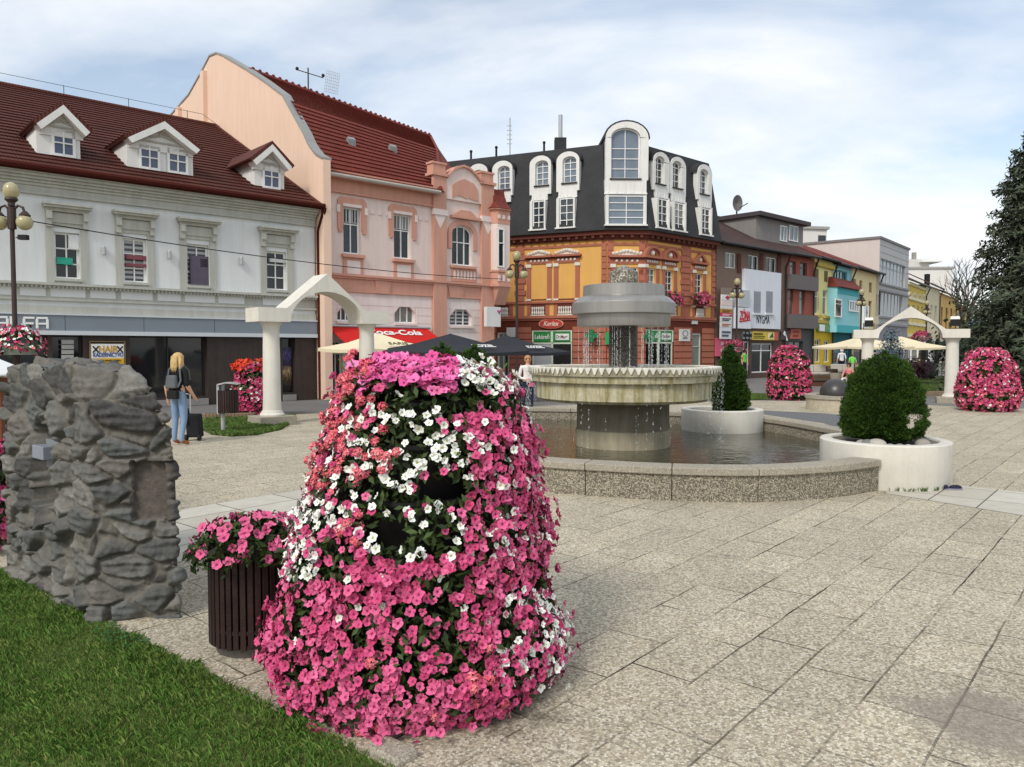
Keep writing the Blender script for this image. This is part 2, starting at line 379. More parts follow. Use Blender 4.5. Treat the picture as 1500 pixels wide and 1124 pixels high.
# a petunia: ten rim points in five soft lobes, a throat, drawn as triangles
def petal_disc(k=5, lob=.17, inner=.26, sub=4):
    n = k * sub; a = np.arange(n) * 2 * PI / n
    r = 1 - lob * (.5 + .5 * np.cos(k * a + PI)) ** 2.2
    rim = np.stack([r * np.cos(a), r * np.sin(a), .10 * np.cos(k * a) + .06], 1); mid = np.stack([inner * np.cos(a), inner * np.sin(a), np.full(n, -.12)], 1)
    V = np.concatenate([rim, mid, [[0, 0, -.42]]]); F = []; m = []
    for j in range(n):
        q = (j + 1) % n; F += [(j, q, n + q), (j, n + q, n + j), (n + j, n + q, 2 * n)]; m += [0, 0, 1]
    return V, np.array(F), np.array(m)
PET = petal_disc(); PETS = petal_disc(5, .2, .28, 2)
def geranium():
    V = []; F = []; m = []; c = 0
    for k in range(17):                                  # an umbel of small florets
        z = 1 - 1.1 * k / 17; ph = k * 2.4; rr = math.sqrt(max(0, 1 - z * z)); d = np.array([rr * math.cos(ph), rr * math.sin(ph), z * .75])
        pv, pf, pm = petal_disc(5, .35, .3, 2); N, T, B = basis(d[None]); s = .36
        V.append(d * .8 + s * (pv[:, :1] * T + pv[:, 1:2] * B + pv[:, 2:3] * N)); F.append(pf + c); m.append(pm * 0); c += len(pv)
    return np.concatenate(V), np.concatenate(F), np.concatenate(m)
GER = geranium()
def blooms(P, N, size, shape, tilt=.35):
    pv, pf, pm = shape; n = len(P); D, T, B = basis(N + rng.normal(0, tilt, (n, 3)))
    a = rng.uniform(0, 2 * PI, (n, 1)); T2 = T * np.cos(a) + B * np.sin(a); B2 = np.cross(D, T2)
    s = (size * rng.uniform(.78, 1.15, (n, 1)))[:, :, None]; wob = 1 + rng.normal(0, .10, (n, len(pv), 1)); pz = rng.normal(0, .09, (n, len(pv), 1))
    V = P[:, None] + s * wob * (pv[None, :, :1] * T2[:, None] + pv[None, :, 1:2] * B2[:, None] + (pv[None, :, 2:3] + pz) * D[:, None])
    F = pf[None] + (np.arange(n) * len(pv))[:, None, None]
    return V.reshape(-1, 3), F.reshape(-1, 3), np.tile(pm, n)
def bloommat(name, cols):
    t = NT(name); g = t.N('ShaderNodeNewGeometry'); col = t.ramp(g.outputs['Random Per Island'], [(i / (len(cols) - 1), c) for i, c in enumerate(cols)])
    t.b.inputs['Sheen Weight'].default_value = .1; return t.out(col, .6, None, 0, .2)
MPINK = [bloommat('pink_petal', ['d85a88', 'cc4a7c', 'e2709c', 'bf3e6c', 'dc6490']), mat('9a1f55', .6, .1, 5)]
MMAG = [bloommat('magenta_petal', ['ea6aac', 'df5a9c', 'f084bc', 'd64e90']), mat('8f2068', .6, .1, 5)]
MWHT = [bloommat('white_petal', ['f2f2ec', 'e6e8e0', 'f8f8f4', 'dfe2d8']), mat('b9bd7e', .6, .1, 5)]
MCOR = [bloommat('coral_petal', ['f07e86', 'ea6878', 'f59aa0', 'e45c70']), mat('b02a44', .6, .1, 5)]
MRED = [bloommat('orange_red_petal', ['e2452a', 'd63a24', 'ee5f3a']), mat('9a2a1a', .6, .1, 5)]
MDRED = [bloommat('crimson_petal', ['c43a6a', 'b02c58', 'd45480', '9c2248', 'e07498']), mat('7a1238', .6, .1, 5)]

def profile_fn(prof):
    zs = np.array([p[1] for p in prof]); rs = np.array([p[0] for p in prof]); return lambda z: np.interp(z, zs, rs)
def surf(n, prof, top_share=.15, z0=0.0):
    """random points on a body of revolution, weighted by area, with outward normals"""
    f = profile_fn(prof); zt = prof[-1][1]; nt_ = int(n * top_share)
    z = rng.uniform(z0, zt, n * 3); keep = rng.uniform(0, max(p[0] for p in prof), n * 3) < f(z); z = z[keep][:n - nt_]
    th = rng.uniform(0, 2 * PI, len(z)); r = f(z); dr = (f(z + .02) - f(z - .02)) / .04
    P = np.stack([r * np.cos(th), r * np.sin(th), z], 1); N = np.stack([np.cos(th), np.sin(th), np.clip(-dr, -.4, 1.2) + .12], 1)
    rt = prof[-1][0] * np.sqrt(rng.uniform(0, 1, nt_)); tt = rng.uniform(0, 2 * PI, nt_)
    P = np.concatenate([P, np.stack([rt * np.cos(tt), rt * np.sin(tt), np.full(nt_, zt) + .05 * (1 - (rt / prof[-1][0]) ** 2)], 1)])
    N = np.concatenate([N, np.stack([.5 * np.cos(tt), .5 * np.sin(tt), np.ones(nt_)], 1)]); return P, N
def lump(P, sc_=3., amp=.06, off=0):
    return np.array([noise.noise(Vector(p) * sc_ + Vector((off, off * 2, 0))) for p in P]) * amp

# ================================================================== 1. the big flower tower in front
TB = Vector((-.508, 4.06, 0))
TPROF = [(.68, .02), (.74, .08), (.765, .2), (.725, .34), (.655, .6), (.615, .85), (.565, 1.05), (.525, 1.22), (.485, 1.37), (.45, 1.49), (.385, 1.57)]
tower = thing('flower_tower', 'tall tiered tower overflowing with pink and white petunias beside the slatted tub', 'flower tower', TB)
b = MB()
for k, (z0, z1, r0, r1) in enumerate([(0, .40, .46, .56), (.36, .72, .42, .51), (.68, 1.0, .40, .49), (.96, 1.26, .36, .43), (1.22, 1.46, .28, .35)]):
    b = MB(); b.lathe([(r0, z0), (r1, z1 - .02), (r1 + .015, z1 - .02), (r1 + .015, z1), (r1 - .03, z1), (r1 - .03, z1 - .03), (0, z1 - .03)], TB, 48)
    b.build('planter_ring', mat('1d1c1b', .5, .2, 4, spec=.4), tower, smooth=True, angle=40)
P, N = surf(19000, TPROF, .13)
P += N / np.linalg.norm(N, axis=1, keepdims=True) * (rng.uniform(-.11, .035, (len(P), 1)) + lump(P, 3.4, .05)[:, None])
def lean(V): V = V.copy(); V[:, 0] += .055 * np.clip((V[:, 2] - .45) / .8, 0, 1); return V
def scr(P): P = lean(P); return proj(P + np.array(TB))
px, py = scr(P); front = (N[:, 1] < .35)
gap = front & ((((px - 570) / 30) ** 2 + ((py - 782) / 20) ** 2 < 1) | (((px - 648) / 36) ** 2 + ((py - 718) / 15) ** 2 < 1))
P, N = P[~gap], N[~gap]
V, F = leaves(P, N, .050, .8, .42)
npmesh('foliage', lean(V) + np.array(TB), F, MLEAF, tower, c=TB)
# flowers
P, N = surf(19000, TPROF, .17); nn = N / np.linalg.norm(N, axis=1, keepdims=True)
P = P + nn * (rng.uniform(.0, .05, (len(P), 1)) + lump(P, 3.4, .05)[:, None])
st = rng.uniform(0, 1, len(P)) < .10; P[st] += nn[st] * rng.uniform(.02, .075, (st.sum(), 1)); P[st, 2] -= rng.uniform(0, .05, st.sum()); P[:, 2] = np.maximum(P[:, 2], .02)
px, py = scr(P); vis = (P[:, 1] < .25)
yc = np.clip(py, 515, 1095); hw = np.interp(yc, [515, 560, 600, 700, 800, 900, 980, 1060, 1095], [122, 135, 158, 180, 195, 212, 224, 190, 120]); u = (px - np.interp(yc, [515, 600, 800, 980, 1095], [615, 617, 612, 596, 600])) / hw
nz = np.array([noise.noise(Vector(p) * 3.1 + Vector((5, 1, 2))) for p in P]); nz2 = np.array([noise.noise(Vector(p) * 7 + Vector((1, 9, 4))) for p in P])
kind = np.full(len(P), -1); q = rng.uniform(0, 1, len(P)); col = lambda m, k: kind.__setitem__(m & (kind < 0), k)
D = np.zeros(len(P))                                  # keep probability
A = yc < 572; top = P[:, 2] > 1.46
# 0 pink 1 magenta 2 white 3 coral
m = A & (u > .42); kind[m] = np.where(q[m] < .78, 2, 0); D[m] = .8
m = A & (u < -.55); kind[m] = np.where(q[m] < .28, 3, np.where(q[m] < .8, 0, 1)); D[m] = .75
m = A & (u >= -.55) & (u <= .42); kind[m] = np.where(q[m] < .88, 1, 0); D[m] = np.where(yc[m] < 556, 1, .55)
Bm = (yc >= 572) & (yc < 800 + 40 * nz)
m = Bm & (u < -.42); kind[m] = np.where(q[m] < np.where(yc[m] < 720, .30, .06), 3, np.where(q[m] < .66, 2, 0)); D[m] = .40
m = Bm & (u >= -.42) & (u < .34 + .2 * nz2); kind[m] = np.where(q[m] < .86, 2, 0); D[m] = np.where(yc[m] > 700, .16, .27)
m = Bm & (u < -.15) & (u >= -.42) & (yc < 700); kind[m] = np.where(q[m] < .5, 3, 2); D[m] = .26
m = Bm & (u >= .34 + .2 * nz2); kind[m] = np.where(q[m] < .8, 0, 2); D[m] = .62
m = (yc >= 715) & (yc < 850) & (u < -.72); kind[m] = np.where(q[m] < .7, 2, 0); D[m] = .45
Cm = kind < 0
kind[Cm] = np.where(q[Cm] < .965, 0, np.where(yc[Cm] > 950, 3, 2)); D[Cm] = np.clip(.50 + .7 * nz[Cm] + .9 * nz2[Cm], .10, .92)
m = (yc > 862) & (yc < 1010) & (u > .62 + .12 * nz2) ; kind[m] = np.where(q[m] < .42, 2, 0); D[m] = .5
gap = vis & ((((px - 570) / 42) ** 2 + ((py - 780) / 27) ** 2 < 1) | (((px - 648) / 42) ** 2 + ((py - 716) / 18) ** 2 < 1) | (((px - 660) / 120) ** 2 + ((py - 590) / 16) ** 2 < 1)); D[gap] *= .05
D[~vis] = np.maximum(D[~vis], .35)
keep = rng.uniform(0, 1, len(P)) < D * np.where(nz2 < -.33, .35, 1)
P, nn, kind, vis, px, py = P[keep], nn[keep], kind[keep], vis[keep], px[keep], py[keep]
# thin out overlaps
ok = []; grid = {}
for i in rng.permutation(len(P)):
    g = tuple((P[i] / .0195).astype(int))
    if g in grid: continue
    grid[g] = 1; ok.append(i)
P, nn, kind, vis, px, py = P[ok], nn[ok], kind[ok], vis[ok], px[ok], py[ok]
mats4 = [MPINK, MMAG, MWHT, MCOR]; siz = [.0235, .028, .0215, .030]; nam = ['petunia_bloom', 'petunia_bloom', 'white_petunia_bloom', 'geranium_bloom']
fr = np.where((nn[:, 1] < -.55) & (kind != 3))[0]; fr = fr[np.argsort(P[fr, 1] + P[fr, 2] * .12)][:100]; single = set(fr.tolist())
for i in fr:
    V, F, mi = blooms(P[i:i + 1], nn[i:i + 1], siz[kind[i]], PET); c = lean(P[i:i + 1])[0] + np.array(TB)
    npmesh(nam[kind[i]], lean(V) + np.array(TB), F, mats4[kind[i]], tower, mi, c=c, smooth=False)
VV = []; FF = []; MI = []; n0 = 0
for k in range(4):
    s = [i for i in range(len(P)) if kind[i] == k and i not in single]
    if not s: continue
    V, F, mi = blooms(P[s], nn[s], siz[k], GER if k == 3 else PET); VV.append(V); FF.append(F + n0); MI.append(mi + 2 * k); n0 += len(V)
o = npmesh('blooms', lean(np.concatenate(VV)) + np.array(TB), np.concatenate(FF), sum(mats4, []), tower, np.concatenate(MI), c=TB); o['kind'] = 'stuff'
# trailing shoots that reach the ground in front, spiky pointed buds on top
b = MB()
for k in range(70):
    a = rng.uniform(0, 2 * PI); r = rng.uniform(.1, .42); p = TB + Vector((.05 + r * math.cos(a), r * math.sin(a), 1.54)); q = p + Vector((math.cos(a) * .06, math.sin(a) * .06, rng.uniform(.06, .13)))
    b.tube([p, (p + q) / 2 + Vector((0, 0, .01)), q], [.003, .0025, .004], 4)
b.build('bud_stems', mat('6c7a3c', .6, .2, 8), tower)['kind'] = 'stuff'

def small_tower(name, label, pos, prof, nleaf, nbl, pal, parent_extra=None, leafsize=.1, bsize=.045, group=None, holes=.34):
    t = thing(name, label, 'flower tower', pos, group); c = np.array(pos)
    b = MB(); b.lathe([(max(.05, r - .16), z) for r, z in prof], pos, 24); b.build('planter_core', mat('1d1c1b', .5, .2, 4, spec=.4), t)
    P, N = surf(nleaf, prof, .14); nn = N / np.linalg.norm(N, axis=1, keepdims=True); P += nn * (rng.uniform(-.1, .02, (len(P), 1)) + lump(P, 2.6, .09, c[0])[:, None])
    V, F = leaves(P, N, leafsize, .8, .5); npmesh('foliage', V + c, F, MLEAF, t, c=c)
    P, N = surf(nbl, prof, .14); nn = N / np.linalg.norm(N, axis=1, keepdims=True); P += nn * (rng.uniform(0, .05, (len(P), 1)) + lump(P, 2.6, .09, c[0])[:, None])
    nz = np.array([noise.noise(Vector(p) * 4.2 + Vector((c[0], 3, 1))) for p in P]); band = .5 + .5 * np.sin(P[:, 2] * 19 + 3 * nz)
    k = rng.uniform(0, 1, len(P)) < np.clip(.95 - holes * 2.0 * band + nz * 1.3, .05, 1); P, nn, nz = P[k], nn[k], nz[k]
    VV = []; FF = []; MI = []; n0 = 0; ms = []; cum = 0; q = np.clip(rng.uniform(0, 1, len(P)) + nz * .15, 0, .999)
    for w, m in pal:
        s = (q >= cum) & (q < cum + w); cum += w
        if s.sum() == 0: continue
        V, F, mi = blooms(P[s], nn[s], bsize, PETS, .45); VV.append(V); FF.append(F + n0); MI.append(mi + len(ms)); n0 += len(V); ms += m
    o = npmesh('blooms', np.concatenate(VV) + c, np.concatenate(FF), ms, t, np.concatenate(MI), c=c); o['kind'] = 'stuff'; return t

# ================================================================== 2. slatted tub with petunias
p = gnd(352, 968); TUB = Vector((p.x + .0, p.y + .24, 0)); tubr = .243
tub = thing('flower_tub', 'round tub of dark vertical wooden slats filled with pink petunias', 'flower tub', TUB)
b = MB(); b.lathe([(.21, 0), (.21, .07), (.19, .09)], TUB, 40); b.build('metal_base', mat('6b6865', .45, .1, 3, metal=.6), tub, smooth=True, angle=40)
b = MB(); b.lathe([(.215, .07), (.215, .6), (.19, .6), (.19, .5), (0, .5)], TUB, 40); b.build('liner', mat('201a18', .7, .1, 3), tub, smooth=True, angle=40)
woodm = mat('3c2622', .55, .45, 9, .2, 60, island=.45, spec=.4, streak=.25, name='dark_slat_wood'); b = MB()
for k in range(38):
    a = 2 * PI * k / 38; d = Vector((math.cos(a), math.sin(a))); F_ = Fac((TUB.x + d.x * tubr, TUB.y + d.y * tubr), (-d.y, d.x))
    b.box(-.0155, .0155, -.006, .018, .055 + .004 * math.sin(k * 3), .615, F_)
b.build('slats', woodm, tub, bevel=.003)
b = MB()
for z in (.14, .56): b.lathe([(tubr - .012, z), (tubr + .001, z), (tubr + .001, z + .02), (tubr - .012, z + .02)], TUB, 48)
split(b, 'steel_hoop', MIRON, tub)
n = 1100; a = rng.uniform(0, 2 * PI, n); r = .36 * np.sqrt(rng.uniform(0, 1, n)); z = .60 + .09 * (1 - (r / .36) ** 2) + rng.normal(0, .03, n) - .04 * (r > .27)
P = np.stack([r * np.cos(a), r * np.sin(a), z], 1); N = np.stack([1.6 * r * np.cos(a), 1.6 * r * np.sin(a), np.ones(n) * .6], 1)
V, F = leaves(P, N, .06, .8, .5); npmesh('foliage', V + np.array(TUB), F, MLEAF, tub, c=TUB)
cnt = 0; pts = []
while cnt < 99:
    aa = rng.uniform(0, 2 * PI); rr = .39 * math.sqrt(rng.uniform(0, 1)); q = np.array([rr * math.cos(aa), rr * math.sin(aa), .655 + .10 * (1 - (rr / .39) ** 2) - (.12 * rng.uniform() if rr > .28 else 0)])
    if any(np.linalg.norm(q - x) < .036 for x in pts): continue
    pts.append(q); cnt += 1
    V, F, mi = blooms(q[None], np.array([[2.2 * q[0], 2.2 * q[1] - .25, .55]]), .031, PET); npmesh('petunia_bloom', V + np.array(TUB), F, MPINK, tub, mi, c=q + np.array(TUB))

# ================================================================== 3. rubble stone monument
rs = np.random.default_rng(5); A_ = gnd(137, 911); B_ = gnd(266, 905); C_ = Vector((B_.x - 1.05, B_.y + 1.35, 0)); D_ = gnd(6, 836)
loop = []
def seg(a, b, n):
    for k in range(n): loop.append(Vector(a).lerp(Vector(b), k / n))
seg(A_, B_, 90); seg(B_, C_, 60); seg(C_, D_, 60); seg(D_, A_, 150)
L2 = np.array([[p.x, p.y] for p in loop])
for _ in range(5): L2 = .25 * np.roll(L2, 1, 0) + .5 * L2 + .25 * np.roll(L2, -1, 0)
cen = L2.mean(0); nl = len(L2); tang = np.roll(L2, -1, 0) - np.roll(L2, 1, 0); nor = np.stack([tang[:, 1], -tang[:, 0]], 1); nor /= np.linalg.norm(nor, axis=1, keepdims=True)
HT = 1.60; nzv = 150; rows = []; nrm = []
ax = np.array([D_.x - A_.x, D_.y - A_.y]); ax /= np.linalg.norm(ax); bx_ = np.array([B_.x - A_.x, B_.y - A_.y]); bx_ /= np.linalg.norm(bx_)
for k in range(nzv):
    z = HT * k / (nzv - 1); shr = 1 - .04 * z / HT - .17 * max(0, (z - 1.2) / .4) ** 3
    q = cen + (L2 - cen) * shr
    right = (L2 - cen) @ bx_; right = np.clip(right / right.max(), 0, 1)
    q = q - np.outer(right * .17 * max(0, (z - 1.0) / .6) ** 1.6, bx_)
    rows.append(np.concatenate([q, np.full((nl, 1), z)], 1)); up = .0 + 1.3 * max(0, (z - 1.2) / .4) ** 2; nrm.append(np.concatenate([nor, np.full((nl, 1), up)], 1))
top = rows[-1]; tc_ = top.mean(0)
for k in range(1, 34):
    f = 1 - k / 34; rows.append(np.concatenate([tc_[:2] + (top[:, :2] - tc_[:2]) * f, np.full((nl, 1), HT + .035 * (1 - f))], 1)); nrm.append(np.tile([[0, 0, 1.]], (nl, 1)))
V = np.concatenate(rows); NN = np.concatenate(nrm); NN /= np.linalg.norm(NN, axis=1, keepdims=True)
S3 = np.array([1, 1, 1.75]); seeds = []
lo, hi = V.min(0) - .1, V.max(0) + .1
seeds = rs.uniform(lo, hi, (620, 3)); seeds = seeds[[i for i in range(len(seeds)) if np.min(np.linalg.norm((V[::7] - seeds[i]) * S3, axis=1)) < .2]]
d1 = np.zeros(len(V)); d2 = np.zeros(len(V)); idx = np.zeros(len(V), int); wv = V + .05 * np.stack([lump(V, 4, 1., o_) for o_ in (0, 7, 13)], 1)
for s in range(0, len(V), 4000):
    d = np.linalg.norm((wv[s:s + 4000, None] - seeds[None]) * S3, axis=2); o_ = np.argpartition(d, 2, 1)[:, :2]; dd = np.take_along_axis(d, o_, 1); w_ = np.argsort(dd, 1)
    idx[s:s + 4000] = np.take_along_axis(o_, w_[:, :1], 1)[:, 0]; dd = np.sort(dd, 1); d1[s:s + 4000], d2[s:s + 4000] = dd[:, 0], dd[:, 1]
e = np.clip((d2 - d1) / .045, 0, 1); e = e * e * (3 - 2 * e)
hgt = rs.uniform(.35, 1.2, len(seeds))[idx]; tilt = rs.normal(0, .32, (len(seeds), 3))[idx]
strat = np.array([noise.noise(Vector((p[0] * 5, p[1] * 5, p[2] * 34))) for p in V]); fine = lump(V, 19, 1., 3) + .5 * lump(V, 41, 1., 5)
disp = e * (.046 * hgt + np.sum(tilt * (V - seeds[idx]), 1) * .35 + 0.018 * strat + .012 * fine) + (1 - e) * (.010 * fine - .006) - .03
px, py = proj(V); lf = (NN[:, :2] @ (-bx_) > .5); rf = (NN[:, :2] @ (-ax) > .5)
nichem = lf & (px > 42) & (px < 78) & (py > 622) & (py < 742)
panel = ((NN[:, :2] @ (-ax) > -.1) & (NN[:, 1] < .5)) & (px > 192) & (px < 275) & (py > 676) & (py < 764)
disp = np.where(nichem, -.25, np.clip(disp, -.045, .075)); disp = np.where(panel, -.055 + .003 * fine, disp)
V2 = V + NN * disp[:, None]
stone = rs.uniform(0, 1, len(seeds))[idx]
pal = np.array([lin('787772'), lin('656663'), lin('8d8b84'), lin('707370'), lin('585755'), lin('7e7972')]); cs = pal[(stone * 5.999).astype(int)] * (.68 + .32 * (.5 + .5 * strat))[:, None]
mort = np.array(lin('77736a')) * (1 + .1 * fine)[:, None]; cA = cs * e[:, None] + mort * (1 - e[:, None]); cA[panel] = np.array(lin('6a625b')) * (1 + .12 * strat[panel])[:, None]; cA[nichem] = lin('77726a')
rw = len(rows); F = []
ii = np.arange(rw - 1)[:, None] * nl; jj = np.arange(nl)[None]; jn = (jj + 1) % nl
F = np.stack([ii + jj, ii + jn, ii + nl + jn, ii + nl + jj], 2).reshape(-1, 4)
t = NT('rubble_stone'); at_ = t.N('ShaderNodeAttribute', attribute_name='tone'); colr = t.mix(at_.outputs['Color'], t.ramp(t.noise(t.pos(), 26, 6, .7), [(.3, .66), (.7, 1.12)]), 1., 'MULTIPLY')
MSTONE = t.out(colr, .85, t.bump(t.noise(t.pos((1, 1, 2.5)), 38, 6, .7), .7, .012), 0, .3)
mon = npmesh('stone_monument', V2, F, MSTONE, None, c=(cen[0], cen[1], 0), smooth=False, attr=np.concatenate([cA, np.ones((len(V), 1))], 1))
tag(mon, 'weathered grey rubble stone block with a niche standing in the lawn', 'stone block')
Fl = Fac((D_.x, D_.y), (A_.x - D_.x, A_.y - D_.y))
s0, s1, z0, z1 = Fl.rect(56, 646, 79, 688); b = MB(); b.box(s0, s1, .05, .24, z0, z1, Fl); box = b.build('switch_box', mat('7b8084', .5, .1, 4), mon, bevel=.004)
s0, s1, z0, z1 = Fl.rect(54, 653, 70, 672); b = MB(); b.box(s0, s1, -.03, .048, z0, z1, Fl); b.build('socket', mat('8a8f99', .5, .1, 4), box, bevel=.004)

# ================================================================== 4. lawn in front
e1, e2 = gnd(188, 934), gnd(548, 1116); ed = (e2 - e1).normalized(); far = e1 - ed * 6; near = e2 + ed * .25
ln = [(far.x, far.y), (e1.x, e1.y), (e2.x, e2.y), (near.x, near.y), (near.x - .3, near.y - .9), (near.x - 2, .6), (-8, .6)]
sheet('lawn', ln, .006, mat('59632f', .95, .35, 2.2, .4, 60, name='lawn_soil'))
def inpoly(x, y, poly):
    c = np.zeros(len(x), bool); n = len(poly)
    for i in range(n):
        x1, y1 = poly[i]; x2, y2 = poly[(i + 1) % n]; k = ((y1 > y) != (y2 > y)) & (x < (x2 - x1) * (y - y1) / (y2 - y1 + 1e-12) + x1); c ^= k
    return c
def blades(poly, n, h, w, seed=3):
    P = np.array(poly); x = rng.uniform(P[:, 0].min(), P[:, 0].max(), n * 2); y = rng.uniform(P[:, 1].min(), P[:, 1].max(), n * 2)
    k = inpoly(x, y, poly); x, y = x[k][:n], y[k][:n]; n = len(x)
    cl = np.array([noise.noise(Vector((a * 2.6, b_ * 2.6, seed))) for a, b_ in zip(x, y)]); hh = h * (1 + .6 * cl) * rng.uniform(.45, 1.35, n); a = rng.uniform(0, 2 * PI, n); l = rng.uniform(.15, 1.0, n) * hh
    B = np.stack([x, y, np.zeros(n)], 1); dx = np.stack([np.cos(a), np.sin(a), np.zeros(n)], 1); lean = np.stack([-np.sin(a + .6), np.cos(a + .6), np.zeros(n)], 1); up = np.array([0, 0, 1.])
    ww = (w * rng.uniform(.6, 1.3, n))[:, None]
    V = np.stack([B - dx * ww, B + dx * ww, B + lean * (l * .35)[:, None] + up * (hh * .65)[:, None] + dx * ww * .7, B + lean * l[:, None] + up * hh[:, None]], 1).reshape(-1, 3)
    i = np.arange(n)[:, None] * 4; return V, np.concatenate([i + [0, 1, 2], i + [0, 2, 3]], 1).reshape(-1, 3)
view = [(far.x, far.y)] + [((e1 + ed * u_).x + .05 * noise.noise(Vector((u_ * 7, 1, 0))) + .03 * noise.noise(Vector((u_ * 23, 3, 0))) + .015, (e1 + ed * u_).y + .06 * noise.noise(Vector((u_ * 6, 5, 0))) + .03) for u_ in np.linspace(-1.5, (e2 - e1).length, 60)] + [(near.x, near.y), (-.62, 2.55), (-2.3, 2.55), (-6.2, 6.4)]
V, F = blades(view, 190000, .031, .0019)
g = npmesh('grass', V, F, MGRASS2, None, c=(-2, 4, 0)); tag(g, 'short green grass of the foreground lawn in front of the stone block', 'grass', kind='stuff')
b = MB()
for k, (a, r) in enumerate(((-.36, .2), (-.12, .16), (.1, .2), (-2.2, .2))):
    q = e2 + ed * a
ea = math.atan2(ed.y, ed.x); Fe = Fac((e2.x, e2.y), (ed.x, ed.y))
b.prism([(-.10, -.02), (.12, -.02), (.12, .02), (.09, .035), (-.08, .035), (-.10, .02)], .02, .15, Fe)
o = b.build('edging_stone', MCOP, None, bevel=.015); tag(o, 'pale worn edging stone at the lawn corner below the flower tower', 'edging stone')
b = MB()
for k in range(9):                              # clover and plantain weeds at the paving edge
    q = e1 + ed * rng.uniform(-.25, .35) + Vector((-.07 * rng.uniform(), -.09 * rng.uniform(), 0)); 
    for j in range(9):
        a = rng.uniform(0, 2 * PI); r = rng.uniform(.02, .06); z = rng.uniform(.02, .05); c = q + Vector((r * math.cos(a), r * math.sin(a), z))
        b.add([c, c + Vector((.018 * math.cos(a + .7), .018 * math.sin(a + .7), .006)), c + Vector((.03 * math.cos(a), .03 * math.sin(a), 0)), c + Vector((.018 * math.cos(a - .7), .018 * math.sin(a - .7), .006))], [(0, 1, 2, 3)])
o = b.build('weeds', mat('3f6a34', .6, .2, 5, island=.4), None, recalc=False); tag(o, 'small clover leaves along the lawn edge by the stone block', 'weeds', kind='stuff')

# ================================================================== 5. pool and fountain
def catmull(pts, n=10):
    out = []; P = [Vector((p[0], p[1])) for p in pts]; P = [P[0] * 2 - P[1]] + P + [P[-1] * 2 - P[-2]]
    for k in range(1, len(P) - 2):
        for j in range(n):
            t = j / n; a, b_, c, d = P[k - 1:k + 3]
            out.append(.5 * ((2 * b_) + (c - a) * t + (2 * a - 5 * b_ + 4 * c - d) * t * t + (3 * b_ - a - 3 * c + d) * t ** 3))
    out.append(P[-2]); return out
PC = Vector((2.1, 12.9)); pool = thing('fountain_pool', 'low curved pool wall of exposed aggregate around the fountain', 'pool', (PC.x, PC.y, 0))
def strip_blocks(pts, blocks, wall, cop, h=.30, hc=.085, th=.27, over=.035, gapf=.004):
    P = catmull(pts, 12); Ls = [0]
    for a, c in zip(P, P[1:]): Ls.append(Ls[-1] + (c - a).length)
    tot = Ls[-1]
    def pt(l):
        l = min(max(l, 0), tot)
        for k in range(len(P) - 1):
            if l <= Ls[k + 1] + 1e-9:
                t_ = (P[k + 1] - P[k]).normalized(); q = P[k].lerp(P[k + 1], (l - Ls[k]) / max(1e-9, Ls[k + 1] - Ls[k])); return q, Vector((-t_.y, t_.x))
    for (l0, l1) in blocks:
        l0, l1 = l0 * tot + gapf, l1 * tot - gapf; n = max(2, int((l1 - l0) / .1))
        for (o0, o1, z0, z1, mb) in ((0, th, -.02, h, wall), (-over, th + .03, h, h + hc, cop)):
            ring = []; vs = []; fs = []
            for k in range(n + 1):
                q, nv = pt(l0 + (l1 - l0) * k / n)
                for o_, z in ((o0, z0), (o1, z0), (o1, z1), (o0, z1)): vs.append((q.x + nv.x * o_, q.y + nv.y * o_, z))
            for k in range(n):
                for j in range(4): fs.append((k * 4 + j, k * 4 + (j + 1) % 4, k * 4 + 4 + (j + 1) % 4, k * 4 + 4 + j))
            fs += [(3, 2, 1, 0), (n * 4, n * 4 + 1, n * 4 + 2, n * 4 + 3)]; mb.add(vs, fs)
fp = [(gnd(x, y).x, gnd(x, y).y) for x, y in ((788, 720), (863, 726.5), (990, 734), (1113, 736), (1218, 729.5), (1287, 719))]
front = [(-.95, 10.4), (-.4, 9.72)] + fp
lw = [(-1.25, 17.2), (-1.62, 15.2), (-1.65, 13.4), (-1.35, 11.2), (-.95, 10.4)]
bw = [(3.9, 16.2), (2.6, 16.95), (1.0, 17.55), (-.6, 17.6), (-1.25, 17.2)]
rw_ = [(5.45, 9.6), (5.72, 11.2), (5.62, 12.6), (5.35, 14.2), (4.9, 15.6)]
for nm, pts, bl in (('front', front, [(0, .13), (.13, .27), (.27, .383), (.383, .545), (.545, .70), (.70, .85), (.85, 1)]), ('l', lw, [(i / 5, (i + 1) / 5) for i in range(5)]), ('b', bw, [(i / 4, (i + 1) / 4) for i in range(4)]), ('r', rw_, [(i / 5, (i + 1) / 5) for i in range(5)])):
    w_, c_ = MB(), MB(); strip_blocks(pts, bl, w_, c_); w_.build('pool_wall', MAGG, pool, bevel=.006); c_.build('coping', MCOP, pool, bevel=.012)
ring = catmull(front)[:-1] + catmull([fp[-1], (5.2, 9.5), rw_[0]])[:-1] + catmull(rw_)[:-1] + catmull([rw_[-1], (4.5, 16.0), bw[0]])[:-1] + catmull(bw)[:-1] + catmull(lw)[:-1]
ring = [PC + (q - PC) * (1 - .12 / (q - PC).length) for q in ring]
sheet('water', [(q.x, q.y) for q in ring], .13, MWATER)
FC = Vector((1.835, 12.7, 0)); fc2 = FC
ft = thing('fountain', 'stone basin fountain with stacked grey metal rings on an aggregate column', 'fountain', FC)
b = MB(); b.lathe([(.78, 0), (.78, .40), (.757, .41)], FC, 64); b.build('pedestal_foot', mat('b3a98f', .7, .25, 3, .2, 40, streak=.3), ft, smooth=True, angle=40)
b = MB(); b.lathe([(.757, .405), (.757, .90)], FC, 64); b.build('pedestal', mat('857c6b', .65, .2, 3, .15, 50, streak=.3), ft, smooth=True, angle=40)
